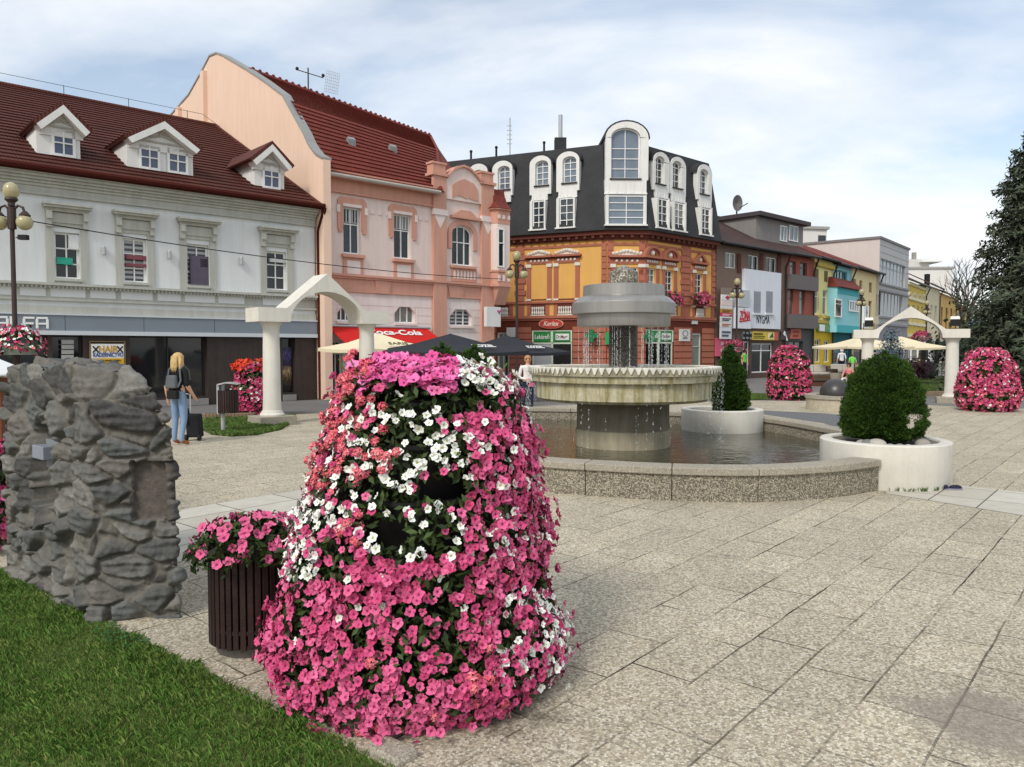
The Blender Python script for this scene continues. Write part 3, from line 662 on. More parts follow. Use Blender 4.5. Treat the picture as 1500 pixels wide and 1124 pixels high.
b = MB(); b.lathe([(.7, .885), (1.36, .885), (1.42, .93), (1.425, 1.195), (1.50, 1.20), (1.515, 1.30), (1.40, 1.32), (1.40, 1.36), (.2, 1.33)], FC, 96); bas = b.build('basin', MBASIN, ft, smooth=True, angle=30)
b = MB(); b.lathe([(1.36, 1.335), (1.548, 1.305), (1.548, 1.405), (1.36, 1.418)], FC, 96); b.build('rim', mat('b5ad90', .8, .3, 5, .2, 40, streak=.4), ft, smooth=True, angle=30)
b = MB(); nt_ = 92
for k in range(nt_):
    a = 2 * PI * k / nt_; d = Vector((math.cos(a), math.sin(a))); F_ = Fac((FC.x + d.x * 1.548, FC.y + d.y * 1.548), (-d.y, d.x))
    w = .040; hh = .085 + .012 * math.sin(k * 7.3); b.prism([(-w, 1.435), (w, 1.435), (w, 1.41), (.008, 1.425 - hh), (-.008, 1.425 - hh), (-w, 1.41)], -.024, .0, F_)
    b.box(-w, w, 0, .16, 1.405, 1.435, F_)
b.build('rim_teeth', mat('e6e2d4', .7, .1, 6, .1, 40, streak=.2), ft, bevel=.006)
b = MB(); b.lathe([(1.38, 1.405), (.01, 1.405)], FC, 64); b.build('basin_water', MWATER, ft)
b = MB(); b.lathe([(.235, 1.3), (.235, 2.12)], FC, 40); b.build('column', MCOLW, ft, smooth=True, angle=40)
b = MB(); b.lathe([(.2, 2.085), (.755, 2.085), (.76, 2.10), (.76, 2.275), (.835, 2.28), (.84, 2.29), (.84, 2.455), (.835, 2.465), (.74, 2.55), (.668, 2.575), (.66, 2.745), (.65, 2.75), (.2, 2.745)], FC, 96); b.build('metal_rings', MSTEEL, ft, smooth=True, angle=25)
b = MB(); b.lathe([(.235, 2.74), (.232, 2.965), (.23, 2.975), (.05, 3.08), (.0, 3.10)], FC, 40); b.build('capstone', MCAP, ft, smooth=True, angle=30)
# falling water: drops below the rings and the basin rim
def drops(n, f):
    V = []; F = []
    for k in range(n):
        p, l, r = f(); q = len(V); V += [p + Vector((r, 0, 0)), p + Vector((0, r, 0)), p + Vector((-r, 0, 0)), p + Vector((0, -r, 0)), p + Vector((0, 0, l)), p - Vector((0, 0, r))]
        F += [(q + i, q + (i + 1) % 4, q + 4) for i in range(4)] + [(q + (i + 1) % 4, q + i, q + 5) for i in range(4)]
    return V, F
strings = [(rng.uniform(0, 2 * PI), rng.uniform(.56, .735)) for _ in range(46)]; strings2 = [rng.uniform(0, 2 * PI) for _ in range(60)]
def f1():
    a, r = strings[rng.integers(len(strings))]; r += rng.normal(0, .006); return FC + Vector((r * math.cos(a), r * math.sin(a), rng.uniform(1.42, 2.08))), rng.uniform(.008, .03), rng.uniform(.002, .0042)
def f2():
    a = strings2[rng.integers(len(strings2))] if rng.uniform() < .6 else rng.normal(PI, .2) + (0 if rng.uniform() < .5 else PI); r = 1.585 + rng.normal(0, .02); return FC + Vector((r * math.cos(a), r * math.sin(a), rng.uniform(.15, 1.36))), rng.uniform(.008, .03), rng.uniform(.002, .005)
def f3():
    a = rng.uniform(0, 2 * PI); r = rng.uniform(.24, 1.35); return FC + Vector((r * math.cos(a), r * math.sin(a), 1.41 + abs(rng.normal(0, .02)))), .008, .005
V, F = drops(2600, f1); Va, Fa = drops(1500, f2); Vb, Fb = drops(900, f3); n = len(V); V += Va; F += [tuple(i + n for i in f) for f in Fa]; n = len(V); V += Vb; F += [tuple(i + n for i in f) for f in Fb]
b = MB(); b.add(V, F); t = NT('water_drop'); t.b.inputs['Transmission Weight'].default_value = .5; MDROP = t.out('f2f4f4', .1, None, 0, .5)
o = b.build('water_drops', MDROP, None, recalc=False); tag(o, 'thin strings of water drops falling from the fountain rings and rim', 'water drops', kind='stuff')

# ================================================================== 6. round white planters with spruce bushes
def planter(pos, label, r=.78, h=.55):
    t = thing('round_planter', label, 'planter', pos, 'round white concrete planters around the pool')
    b = MB(); b.lathe([(r - .015, -.02), (r, .01), (r, h - .015), (r - .015, h), (r - .14, h), (r - .155, h - .02), (r - .155, h - .16)], pos, 72); b.build('bowl', MCONC, t, smooth=True, angle=30)
    b = MB(); b.lathe([(r - .15, h - .08), (.3, h - .05), (0, h - .04)], pos, 40); b.build('soil', MDIRT, t, smooth=True); return t
def bush(pos, label, prof, n, hole=None, size=.020, group='clipped dwarf spruces in the white planters'):
    t = thing('spruce_bush', label, 'bush', pos, group); c = np.array(pos)
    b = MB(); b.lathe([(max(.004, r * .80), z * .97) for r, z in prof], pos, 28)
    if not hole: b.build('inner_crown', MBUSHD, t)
    b = MB(); b.tube([Vector(pos) + Vector((0, 0, -.12)), Vector(pos) + Vector((0, 0, .5))], [.05, .02], 8); b.build('trunk', mat('4a382a', .9, .3, 8), t)
    P, N = surf(n, prof, .02, prof[0][1]); nn = N / np.linalg.norm(N, axis=1, keepdims=True)
    cl = lump(P, 4.5, .05, c[0]) + lump(P, 10, .075, c[1]) + lump(P, 21, .055, 2)
    P = P + nn * (cl + rng.normal(0, .012, len(P)))[:, None]
    if hole is not None:
        k = np.ones(len(P), bool)
        for hx, hy, hr, hs in hole: qx, qy = proj(P + c); k &= ~((((qx - hx) / hr) ** 2 + ((qy - hy) / hs) ** 2 < 1 + .5 * rng.normal(0, 1, len(P))))
        P, nn = P[k], nn[k]
    Nn = nn + np.array([0, 0, .35]); D, T, B = basis(Nn + rng.normal(0, .35, (len(P), 3))); s = size * rng.uniform(.6, 1.4, (len(P), 1))
    a = rng.uniform(0, 2 * PI, (len(P), 1)); T2 = T * np.cos(a) + B * np.sin(a)
    V = np.stack([P - T2 * s * .3, P + T2 * s * .3, P + D * s], 1).reshape(-1, 3); F = np.arange(len(V)).reshape(-1, 3)
    npmesh('needles', V + c, F, MBUSH, t, c=c)
    # deeper layer keeps the crown dense
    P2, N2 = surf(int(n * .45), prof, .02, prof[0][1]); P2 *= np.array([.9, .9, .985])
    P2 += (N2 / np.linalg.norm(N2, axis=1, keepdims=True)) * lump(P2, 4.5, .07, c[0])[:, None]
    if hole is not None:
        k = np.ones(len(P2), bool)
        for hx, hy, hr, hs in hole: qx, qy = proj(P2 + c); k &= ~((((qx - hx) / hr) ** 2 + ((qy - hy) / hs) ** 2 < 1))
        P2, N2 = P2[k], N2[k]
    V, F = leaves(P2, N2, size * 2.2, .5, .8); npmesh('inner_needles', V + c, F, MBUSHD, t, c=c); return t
PR = Vector((4.84, 9.95, 0)); PB = Vector((4.12, 15.05, 0)); PL = Vector((-1.22, 13.4, 0)); PLB = Vector((-.86, 17.0, 0))
planter(PR, 'large white round concrete planter nearest on the right of the pool')
planter(PB, 'white round concrete planter at the far side of the pool behind the fountain')
planter(PL, 'white round planter hidden behind the big flower tower under the brighter bush'); planter(PLB, 'white round planter behind the flower tower under the dark bush by the umbrellas')
hs = .46
bp = [(.26, 0), (.42, .05), (.465, .17), (.47, .31), (.44, .50), (.385, .68), (.32, .84), (.25, .95), (.17, 1.02), (.08, 1.06), (.02, 1.07)]
bush(PR + Vector((.0, .04, hs + .09)), 'broad dark green conical spruce in the nearest white planter', bp, 95000, [(1340, 612, 14, 8), (1334, 624, 8, 6)])
bq = [(.17, 0), (.27, .08), (.31, .25), (.30, .5), (.24, .8), (.15, 1.06), (.07, 1.2), (.02, 1.26)]
bush(PB + Vector((.12, -.1, hs)), 'slim pointed green spruce in the planter behind the fountain', bq, 26000, size=.03)
b3 = [(.2, 0), (.30, .1), (.335, .5), (.33, .8), (.29, 1.05), (.21, 1.18), (.1, 1.26), (.03, 1.28)]
bush(PL + Vector((.0, .1, hs)), 'bright green rounded bush top left of the two above the flower tower', b3, 20000, size=.03)
bush(PLB + Vector((.02, .1, hs)), 'dark green rounded bush right of the bright one above the flower tower', [(r * 1.08, z * .97) for r, z in b3], 20000, size=.03)
st = [mat('9d978e', .8, .15, 8), mat('7d7a75', .8, .15, 8), mat('b5afa4', .8, .15, 8)]
def pebble(pos, r, k, label):
    b = MB(); b.ball(pos, r, 14, 9, 1 + .25 * math.sin(k), 1, .68); o = b.build('cobble', st[k % 3], None, smooth=True); tag(o, label, 'stone', 'river cobbles in the nearest white planter')
    o.rotation_euler = (0, 0, k)
for k, (x, y, r) in enumerate(((1247, 641, .075), (1262, 645, .085), (1282, 645, .1), (1274, 650, .05), (1318, 653, .05), (1332, 653, .045), (1352, 646, .10), (1304, 651, .05))):
    g = at(x, y, PR.y - .45 - .05 * (k % 3)); d = Vector((g.x - PR.x, g.y - PR.y, 0)); d = d * min(1, .53 / d.length)
    pebble(PR + d + Vector((0, 0, .50 + r * .35)), r, k, 'smooth grey river cobble under the nearest spruce bush')

# ================================================================== 7. white garden arches
def arch(pos, rz, label, L=2.45, T=.72, sc_=1.0):
    t = thing('garden_arch', label, 'arch', (0, 0, 0), 'white concrete garden arches'); zb, zf, za = 2.32, 2.63, 3.46
    b = MB(); n = 24; ra = (L - .62) / 2; rz_ = .72; xc = L / 2
    out = [(-.44, zb), (-.44, zf), (.22, zf), (xc, za), (L - .22, zf), (L + .44, zf), (L + .44, zb)]
    arc = [(xc + ra * math.cos(PI * k / n), zb + rz_ * math.sin(PI * k / n)) for k in range(n + 1)]
    # strips between arch soffit and outer line keep the faces convex
    b.prism([(-.44, zb), (-.44, zf), (.22, zf), (.31, zb)], -T / 2, T / 2); b.prism([(L + .44, zf), (L + .44, zb), (L - .31, zb), (L - .22, zf)], -T / 2, T / 2)
    def roofz(x): return zf + (za - zf) * (1 - abs(x - xc) / (xc - .22))
    up = [(x, roofz(min(max(x, .22), L - .22))) for x, z in arc]; up[0] = (L - .22, zf); up[-1] = (.22, zf)
    vs = []; fs = []
    for (x, z), (x2, z2) in zip(arc, up): vs += [(x, -T / 2, z), (x, T / 2, z), (x2, T / 2, z2), (x2, -T / 2, z2)]
    for k in range(n):
        q = k * 4
        for j in ((0, 1), (2, 3), (3, 0), (1, 2)): fs.append((q + j[0], q + j[1], q + 4 + j[1], q + 4 + j[0]))
    b.add(vs, fs); b.build('gable_beam', MCONC, t)
    for x in (0, L):
        c = (x, 0, 0); b = MB(); b.lathe([(.205, .30), (.205, .36), (.196, .6), (.19, 1.4), (.178, 2.16)], c, 40); col = b.build('column', MCONC, t, smooth=True, angle=40)
        b = MB(); b.lathe([(.178, 2.15), (.185, 2.17), (.185, 2.19), (.20, 2.24), (.235, 2.29), (.24, 2.321)], c, 40); b.build('capital', MCONC, col, smooth=True, angle=30)
        b = MB(); b.lathe([(.27, .2), (.275, .235), (.25, .27), (.235, .28), (.23, .31), (.205, .33)], c, 40); b.build('column_base', MCONC, col, smooth=True, angle=30)
        b = MB(); b.box(x - .43, x + .43, -.36, .36, -.02, .205); b.build('plinth', MCOP, t, bevel=.012)
    t.location = pos; t.rotation_euler = (0, 0, rz); t.scale = (sc_,) * 3; WL[t] = Vector(pos); return t
UA = math.atan2(1126, 1234)
arch(gnd(399, 622), UA - .03, 'white gabled concrete arch on round columns in front of the grey building')
R2 = gnd(1393, 590); sA = 1.0; v_ = Vector((-.92, .39)); L0 = R2 + Vector((v_.x, v_.y, 0)) * 2.45 * sA
ar2 = arch(L0, math.atan2(-v_.y, -v_.x), 'white gabled concrete arch behind the nearest spruce bush on the right', sc_=sA); ar2.scale = (1, .86, .89)
fl = thing('floodlight', 'black floodlight with white top on the left end of the right arch', 'floodlight', (0, 0, 0), 'floodlights on the right arch')
b = MB(); b.prism([(-.14, .10), (.14, .10), (.12, .30), (-.12, .30)], -.11, .09); b.build('housing', MBLACK, fl, bevel=.02)
b = MB(); b.prism([(-.135, .305), (.135, .305), (.12, .40), (-.12, .40)], -.10, .08); b.build('hood', MWHITE, fl, bevel=.01)
b = MB(); b.box(-.17, -.145, -.02, .02, 0, .22); b.box(.145, .17, -.02, .02, 0, .22); b.box(-.145, .145, -.02, .02, 0, .02); b.build('bracket', MIRON, fl)
fl2 = copy_tree(fl); fl2['label'] = 'black floodlight with white top on the right end of the right arch'
for o, f in ((fl, .02), (fl2, 2.45 * sA + .05)): o.location = L0 - Vector((v_.x, v_.y, 0)) * f + Vector((0, 0, 2.635 * .89)); o.rotation_euler = (0, 0, math.atan2(-v_.y, -v_.x))
# ================================================================== building tools
F1 = Fac(gnd(465, 585).xy, (1234, 1126))
def bx(mb, F, x0, y0, x1, y1, out=.04, inn=0., mi=0, ref=0.):
    s0, s1, z0, z1 = F.rect(x0, y0, x1, y1, ref); mb.box(s0, s1, inn - out, inn + .02, z0, z1, F, mi)
def band_(mb, F, s0, s1, z0, z1, out, mi=0): mb.box(s0, s1, -out, .02, z0, z1, F, mi)
def wall(bd, F, s0, s1, z0, z1, holes, m, depth=.24, inn=0., name='wall', mi_fn=None):
    holes = [(max(a, s0), min(b_, s1), max(c, z0), min(d, z1)) for a, b_, c, d in holes]
    S_ = sorted({s0, s1} | {h[0] for h in holes} | {h[1] for h in holes}); Z_ = sorted({z0, z1} | {h[2] for h in holes} | {h[3] for h in holes}); b = MB()
    for a, c in zip(S_, S_[1:]):
        for e_, f_ in zip(Z_, Z_[1:]):
            mx_, mz = (a + c) / 2, (e_ + f_) / 2
            if any(h[0] < mx_ < h[1] and h[2] < mz < h[3] for h in holes): continue
            b.add([F.w(a, inn, e_), F.w(c, inn, e_), F.w(c, inn, f_), F.w(a, inn, f_)], [(0, 1, 2, 3)])
    for a, c, e_, f_ in holes + [(s0, s1, z0, z1)]:
        q = [(a, e_), (c, e_), (c, f_), (a, f_)]
        for (x, y), (x2, y2) in zip(q, q[1:] + q[:1]): b.add([F.w(x, inn, y), F.w(x2, inn, y2), F.w(x2, inn + depth, y2), F.w(x, inn + depth, y)], [(0, 1, 2, 3)])
    return b.build(name, m, bd, recalc=False)
def body(bd, F, s0, s1, z1, D, m, inn=.25, name='rear_walls'):
    b = MB(); b.box(s0, s1, inn, D, -.02, z1, F); return b.build(name, m, bd)
def window(bd, F, r, cols=2, rows=(), glass_=None, frame=None, inn=.1, fw=.055, mw=.035, name='window', arch=0, sill=None):
    s0, s1, z0, z1 = r; glass_ = glass_ or MGLASS; glass_ = random.choice(MGV) if glass_ is MGLASS else glass_; frame = frame or MWHITE; b = MB(); i0, i1 = inn, inn + .06
    if not arch:
        b.box(s0, s0 + fw, i0, i1, z0, z1, F); b.box(s1 - fw, s1, i0, i1, z0, z1, F); b.box(s0 + fw, s1 - fw, i0, i1, z0, z0 + fw, F); b.box(s0 + fw, s1 - fw, i0, i1, z1 - fw, z1, F)
        poly = [(s0, z0), (s1, z0), (s1, z1), (s0, z1)]; zt = z1
    else:
        zt = z1 - arch; n = 12; c = (s0 + s1) / 2; ra = (s1 - s0) / 2
        A = [(c + ra * math.cos(PI * k / n), zt + arch * math.sin(PI * k / n)) for k in range(n + 1)]; I = [(c + (ra - fw) * math.cos(PI * k / n), zt + (arch - fw) * math.sin(PI * k / n)) for k in range(n + 1)]
        for k in range(n): b.prism([A[k], A[k + 1], I[k + 1], I[k]], i0, i1, F)
        b.box(s0, s0 + fw, i0, i1, z0, zt, F); b.box(s1 - fw, s1, i0, i1, z0, zt, F); b.box(s0 + fw, s1 - fw, i0, i1, z0, z0 + fw, F); poly = [(s0, z0), (s1, z0)] + A
    for k in range(1, cols):
        x = s0 + (s1 - s0) * k / cols; b.box(x - mw / 2, x + mw / 2, i0 - .012, i1 - .005, z0 + fw * .8, (z1 if not arch else z1 - fw) - fw * .4, F)
    for q in rows:
        z = z0 + (z1 - z0) * q; b.box(s0 + fw * .8, s1 - fw * .8, i0 - .006, i1 - .008, z - mw / 2, z + mw / 2, F)
    w = b.build(name, frame, bd); b = MB(); b.prism(poly, inn + .035, inn + .05, F); b.build('pane', glass_, w)
    return w
MGV = [MGLASS, MGLASS, glass('window_glass_dark', '15181a', .05, .4), glass('window_glass_sky', '4a545c', .05, .6), glass('window_glass_curtain', '8a8880', .12, .55)]
def archfill(mb, F, s0, s1, z1, arch, i0, i1, mi=0):
    n = 10; c = (s0 + s1) / 2; ra = (s1 - s0) / 2; zt = z1 - arch
    for k in range(n):
        a, b_ = PI * k / n, PI * (k + 1) / n; p, q = (c + ra * math.cos(a), zt + arch * math.sin(a)), (c + ra * math.cos(b_), zt + arch * math.sin(b_))
        mb.prism([p, (p[0], z1 + .001), (q[0], z1 + .001), q], i0, i1, F, mi)
def rows_roof(bd, m, LB, RB, RT, LT, n, lift=.04, name='roof'):
    """courses of tiles from eave to ridge, each a sloping slab with a real step"""
    LB, RB, RT, LT = map(Vector, (LB, RB, RT, LT)); nrm = (RB - LB).cross(LT - LB).normalized()
    if nrm.z < 0: nrm = -nrm
    b = MB()
    for k in range(n):
        a, c = k / n, (k + 1) / n; p, q, r, s = LB.lerp(LT, a), RB.lerp(RT, a), RB.lerp(RT, c), LB.lerp(LT, c); u = nrm * lift
        b.add([p + u, q + u, r + u * .15, s + u * .15, p - u, q - u], [(0, 1, 2, 3), (4, 5, 1, 0)])
    return b.build(name, m, bd, recalc=False)
_texts = []
def text(parent, F, s, z, inn, body_, h, m, w=None, shear=0, name='lettering', up=None, off=0.):
    cu = bpy.data.curves.new(name, 'FONT'); cu.body = body_; cu.size = h / .72; cu.align_x = 'CENTER'; cu.align_y = 'CENTER'; cu.shear = shear; cu.extrude = .006; cu.offset = off
    cu.materials.append(m); o = bpy.data.objects.new(name, cu); COL.objects.link(o); o.parent = parent
    P = F.w(s, inn, z); X = Vector((F.d.x, F.d.y, 0)); Y = Vector((0, 0, 1)) if up is None else Vector(up).normalized(); Z = X.cross(Y)
    o.rotation_euler = Matrix((X, Y, Z)).transposed().to_euler(); o.location = P - WL[parent]; WL[o] = P; _texts.append((o, w)); return o
def tiles(name, h, ang, sc_=3.2, var=.3):
    t = NT(name); p = t.pos((1, 1, 1), -ang); w = t.N('ShaderNodeTexWave', bands_direction='X'); w.inputs['Scale'].default_value = sc_; t.L(p, w.inputs['Vector'])
    b = t.N('ShaderNodeTexBrick', offset=.5); t.L(t.pos((1, 1, 1), -ang), b.inputs['Vector'])
    col = t.mix(h, t.ramp(t.noise(p, 1.4, 6, .7), [(.25, 1 - var), (.75, 1.1)]), 1., 'MULTIPLY'); col = t.mix(col, t.ramp(t.noise(p, 14, 3), [(.3, .72), (.7, 1.1)]), 1., 'MULTIPLY')
    return t.out(col, .7, t.bump(w.outputs['Fac'], .5, .04), 0, .25)
UA1 = math.atan2(F1.d.y, F1.d.x)

# ================================================================== A. grey building
GB = thing('grey_building', 'long pale grey two storey building with brown tiled roof and three dormers', 'building', F1.w(-6, 0, 0))
MG = mat('dee1df', .85, .05, 1.2, .08, 30, streak=.07, name='grey_render'); MGB = mat('bdbdb3', .85, .08, 1.5, .08, 30, streak=.15, name='grey_trim'); MGP = mat('dcdedb', .8, .04, 2)
MBR = mat('453a35', .65, .3, 2.5, .1, 30, streak=.25, spec=.35, name='brown_cladding')
sL, sR = -15.5, -.04; ZE = F1.Z(461, 299, -.48) - .09; zled = F1.Z(300, 427); zfT = F1.Z(300, 467.5); zfB = F1.Z(464, 494.5)
wr = [F1.rect(*q) for q in ((80, 341, 117, 410), (181, 350, 215, 414), (274, 357, 306, 419), (391, 367, 420, 426))]
wr = [(a, c, wr[1][2], wr[1][3]) for a, c, _, _ in wr]
wall(GB, F1, sL, sR, zfT, ZE, wr, MG, name='upper_wall')
sg = [(F1.S(-90), F1.S(-12)), (F1.S(-8), F1.S(69)), (F1.S(76), F1.S(121)), (F1.S(190), F1.S(303)), (F1.S(413), F1.S(432))]
hol = [(a, c, .26, zfB) for a, c in sg]; wall(GB, F1, sL, sR, 0, zfT, hol, MBR, depth=.35, name='shop_front')
body(GB, F1, sL, sR, ZE, 15, MG, .36)
for k, r in enumerate(wr): window(GB, F1, r, 2, (.33, .66), [MGLASS, MBLIND, MBLIND, MGLASS][k], inn=.12)
for k, q, h in ((0, (99, 345, 114, 366), 'e6e6e4'), (0, (82, 378, 105, 388), '2fa58c'), (1, (183, 375, 213, 381), '8a4a52'), (1, (183, 387, 213, 391), '8a4a52'), (2, (277, 376, 304, 417), '5e5566'), (2, (291, 380, 302, 392), '2c2b36'), (3, (393, 380, 418, 385), 'c9ccc8')):
    b = MB(); bx(b, F1, *q, -.125, 0, 0, .14); o = b.build('window_poster', mat(h, .4, .2, 6), GB)
for k, (a, c) in enumerate(sg): window(GB, F1, (a, c, .26, zfB - .01), 2 if k in (0, 1, 3) else 1, (), MSHOP, MIRON, inn=.22, fw=.05, name='shop_window')
b = MB()
for a, c in sg: b.box(a, c, -.05, .3, 0, .2, F1)
b.build('shop_plinth', mat('8d8b87', .7, .1, 3), GB)
zlt = F1.Z(464, 490); b = MB(); b.box(sL, sR, -.12, .0, zlt, zfT, F1); fas = b.build('shop_fascia', mat('7d868e', .6, .05, 1, spec=.4), GB)
b = MB(); b.box(sL, sR, -.15, .0, zfB - .01, zlt, F1); b.box(sL, sR, -.15, 0, zfT, zfT + .04, F1); b.build('trim_strip', mat('c9ced2', .45, .04, 2), fas)
b = MB()
for x in (94, 209, 312, 384, -20): b.box(F1.S(x) - .008, F1.S(x) + .008, -.123, -.1, zlt, zfT, F1)
split(b, 'seam', mat('4d545a', .7, 0), fas)
b = MB(); z1_, z2_ = F1.Z(300, 431), F1.Z(300, 446)
b.box(sL, sR, -.20, .0, zled - .05, zled + .02, F1); b.box(sL, sR, -.12, 0, z1_, zled - .05, F1); b.box(sL, sR, -.02, 0, z2_, z1_, F1); b.box(sL, sR, -.08, 0, z2_ - .06, z2_, F1); b.box(sL, sR, -.05, 0, zfT + .04, z2_ - .2, F1)
n = 150
for k in range(n): x = sL + (sR - sL) * (k + .5) / n; b.box(x - .025, x + .025, -.155, -.12, zled - .12, zled - .055, F1)
b.build('string_course', MGB, GB)
b = MB()
for x0, x1 in ((-30, 22), (30, 68), (75, 126), (133, 170), (178, 224), (231, 265), (271, 315), (320, 358), (385, 428)):
    b = MB(); b.box(F1.S(x0), F1.S(x1), -.035, .0, z2_ + .05, z1_ - .03, F1); b.build('panel', MGP, GB)
b = MB(); zc = F1.Z(300, 314); hh = ZE - zc
for k, (o_, f0, f1_) in enumerate(((.10, 0, .12), (.06, .12, .38), (.10, .38, .52), (.16, .52, .64), (.24, .64, .76), (.33, .76, .88), (.42, .88, 1.0))): b.box(sL, sR, -o_, .0, zc + hh * f0, zc + hh * f1_ - (.004 if k < 6 else 0), F1)
b.build('cornice', MGB, GB)
for a, c, z0, z1 in wr:
    b = MB(); m_ = (c - a) * .34; zt = z1 + .14; zh = z1 + .62
    for q in (a - m_, c + .02): b.box(q, q + m_ - .02, -.05, .0, zled + .03, zt, F1)
    b.box(a - m_, c + m_, -.05, 0, zt, zh, F1); b.box(a - m_ * .6, c + m_ * .6, -.09, -.05, zt + .1, zh - .12, F1)
    b.box(a - m_ * 1.25, c + m_ * 1.25, -.30, 0, zh, zh + .06, F1); b.box(a - m_ * 1.35, c + m_ * 1.35, -.36, 0, zh + .06, zh + .12, F1); b.box(a - m_, c + m_, -.16, 0, zh - .09, zh, F1)
    for q in (a - m_ * .95, c + m_ * .35): b.box(q, q + m_ * .6, -.22, -.05, zh - .3, zh - .09, F1); b.box(q, q + m_ * .6, -.14, -.05, zh - .5, zh - .3, F1)
    b.box(a - .03, c + .03, -.10, 0, z0 - .07, z0, F1); b.build('window_hood', MGB, GB)
for x, y in ((151, 368), (247, 374), (352, 383)):
    b = MB(); s, z = F1.hit(x, y); b.lathe([(.05, -.12), (.055, -.1), (.055, .1), (.05, .12)], F1.w(s, -.08, z), 10); b.build('wall_light', MGREYMET, GB)
Gp = Fac(F1.w(0, 0, 0).xy, F1.i); MT1 = tiles('brown_roof_tile', '5c2f25', UA1, 3.4)
ir, zr = Gp.hit(318, 186); ov = -.48; zeo = F1.Z(461, 299, ov)
roof = rows_roof(GB, MT1, F1.w(sL, ov, zeo), F1.w(sR, ov, zeo), F1.w(sR, ir, zr), F1.w(sL, ir, zr), 27, .045)
b = MB(); b.prism([(0, 0)] * 3, 0, 0) if False else None
b.add([F1.w(sL, ir, zr), F1.w(sR, ir, zr), F1.w(sR, 15.5, ZE), F1.w(sL, 15.5, ZE)], [(0, 1, 2, 3)]); b.add([F1.w(sR, ov, zeo - .06), F1.w(sR, ir, zr - .06), F1.w(sR, 15.5, ZE)], [(0, 1, 2)]); b.build('rear_roof', MT1, GB)
b = MB(); b.tube([F1.w(sL, ir, zr + .02), F1.w(sR, ir, zr + .02)], .10, 8); b.tube([F1.w(sR - .02, ov, zeo), F1.w(sR - .02, ir, zr + .03)], .07, 6); b.build('ridge_tiles', MT1, roof)
MGUT = mat('4a211b', .85, .1, 3, spec=.08); b = MB(); b.tube([F1.w(sL, ov - .06, zeo - .04), F1.w(sR + .1, ov - .06, zeo - .04)], .085, 8); b.box(sL, sR, ov, .02, zeo - .14, zeo - .06, F1); b.build('gutter', MGUT, GB)
b = MB(); sp_ = F1.S(466); b.tube([F1.w(sp_, -.5, zeo - .08), F1.w(sp_, -.44, zeo - .35), F1.w(sp_, -.14, zeo - .8), F1.w(sp_, -.14, 0)], .085, 8); b.build('downpipe', MGUT, GB)
def dormer(bottom, tips, apex, wins, inn, fx):
    d = []; s0, s1 = F1.S(fx[0], inn), F1.S(fx[1], inn); sa, za = F1.hit(*apex, inn - .3); t0, zt0 = F1.hit(*tips[0], inn - .3); t1, zt1 = F1.hit(*tips[1], inn - .3); zt = (zt0 + zt1) / 2; zb = F1.Z((fx[0] + fx[1]) / 2, bottom, inn)
    sa = (t0 + t1) / 2; back = inn + (za - zb) / math.tan(math.atan2(zr - zeo, ir - ov)) + .5; ez = zt + .12
    b = MB(); b.prism([(s0, zb - .4), (s1, zb - .4), (s1, ez), (sa, za - .12), (s0, ez)], inn, back - .8, F1); dm = b.build('dormer', mat('e4e3de', .8, .05, 2, streak=.06), GB)
    b = MB(); b.prism([(t0 - .06, zt), (sa, za + .06), (t1 + .06, zt), (t1 - .02, zt - .09), (sa, za - .05), (t0 + .02, zt - .09)], inn - .32, back, F1); b.build('dormer_roof', MT1, dm)
    b = MB(); b.prism([(t0 + .05, zt - .07), (sa, za - .06), (t1 - .05, zt - .07), (t1 - .16, zt - .2), (sa, za - .28), (t0 + .16, zt - .2)], inn - .34, inn + .1, F1)
    b.prism([(t0 + .16, zt - .21), (sa, za - .29), (t1 - .16, zt - .21), (t1 - .16, zt - .26), (t0 + .16, zt - .26)], inn - .05, inn + .05, F1); b.build('bargeboard', mat('e4e3de', .8, .05, 2, streak=.06), dm)
    b = MB(); q = .30 * (t1 - t0) / 2
    for (p0, p1) in (((t0 + q, zt + .02), (t1 - q, zt + .02)), ((t1 - q, zt + .02), (sa, za - .42)), ((sa, za - .42), (t0 + q, zt + .02))): b.tube([F1.w(p0[0], inn - .07, p0[1] - .02), F1.w(p1[0], inn - .07, p1[1] - .02)], .03, 6)
    b.build('pediment_moulding', MGB, dm)
    for w in wins: window(GB, F1, F1.rect(*w, inn), 2, (.5,), mat('55607a', .08, .3, 2, spec=.6), inn=inn - .05, fw=.07, name='dormer_window')
dormer(231, ((50, 177), (134.5, 191)), (93, 151), [(75, 191, 110, 230)], .5, (61, 124))
dormer(253, ((184, 198), (295, 217)), (240, 175), [(203, 214, 234, 249), (244.5, 219, 275, 255)], .5, (192, 287))
dormer(277, ((368, 233), (429, 241.5)), (398, 209), [(384, 242, 410, 277)], .5, (376, 419))
s, z = F1.hit(240, 195, .42); b = MB(); b.lathe([(.0, -.02), (.13, -.02), (.15, .02), (.09, .03), (.09, .0), (0, .0)], (0, 0, 0), 20)
M_ = Matrix.Translation(F1.w(s, .44, z)) @ Matrix((Vector((F1.d.x, F1.d.y, 0)), Vector((0, 0, 1)), Vector((-F1.i.x, -F1.i.y, 0)))).transposed().to_4x4(); b.v = [M_ @ v for v in b.v]; b.build('medallion', MGB, GB)
# rods and wire on the ridge
b = MB()
for k in range(7): b.tube([F1.w(-1.2 - k * 2.2, ir, zr), F1.w(-1.2 - k * 2.2, ir, zr + .42)], .012, 5)
b.tube([F1.w(sL, ir, zr + .4), F1.w(-.6, ir, zr + .4)], .009, 5); b.tube([F1.w(-.6, ir, zr + .4), F1.w(-.2, ir - .8, zr - .2)], .01, 5); b.build('lightning_rods', MIRON, roof)
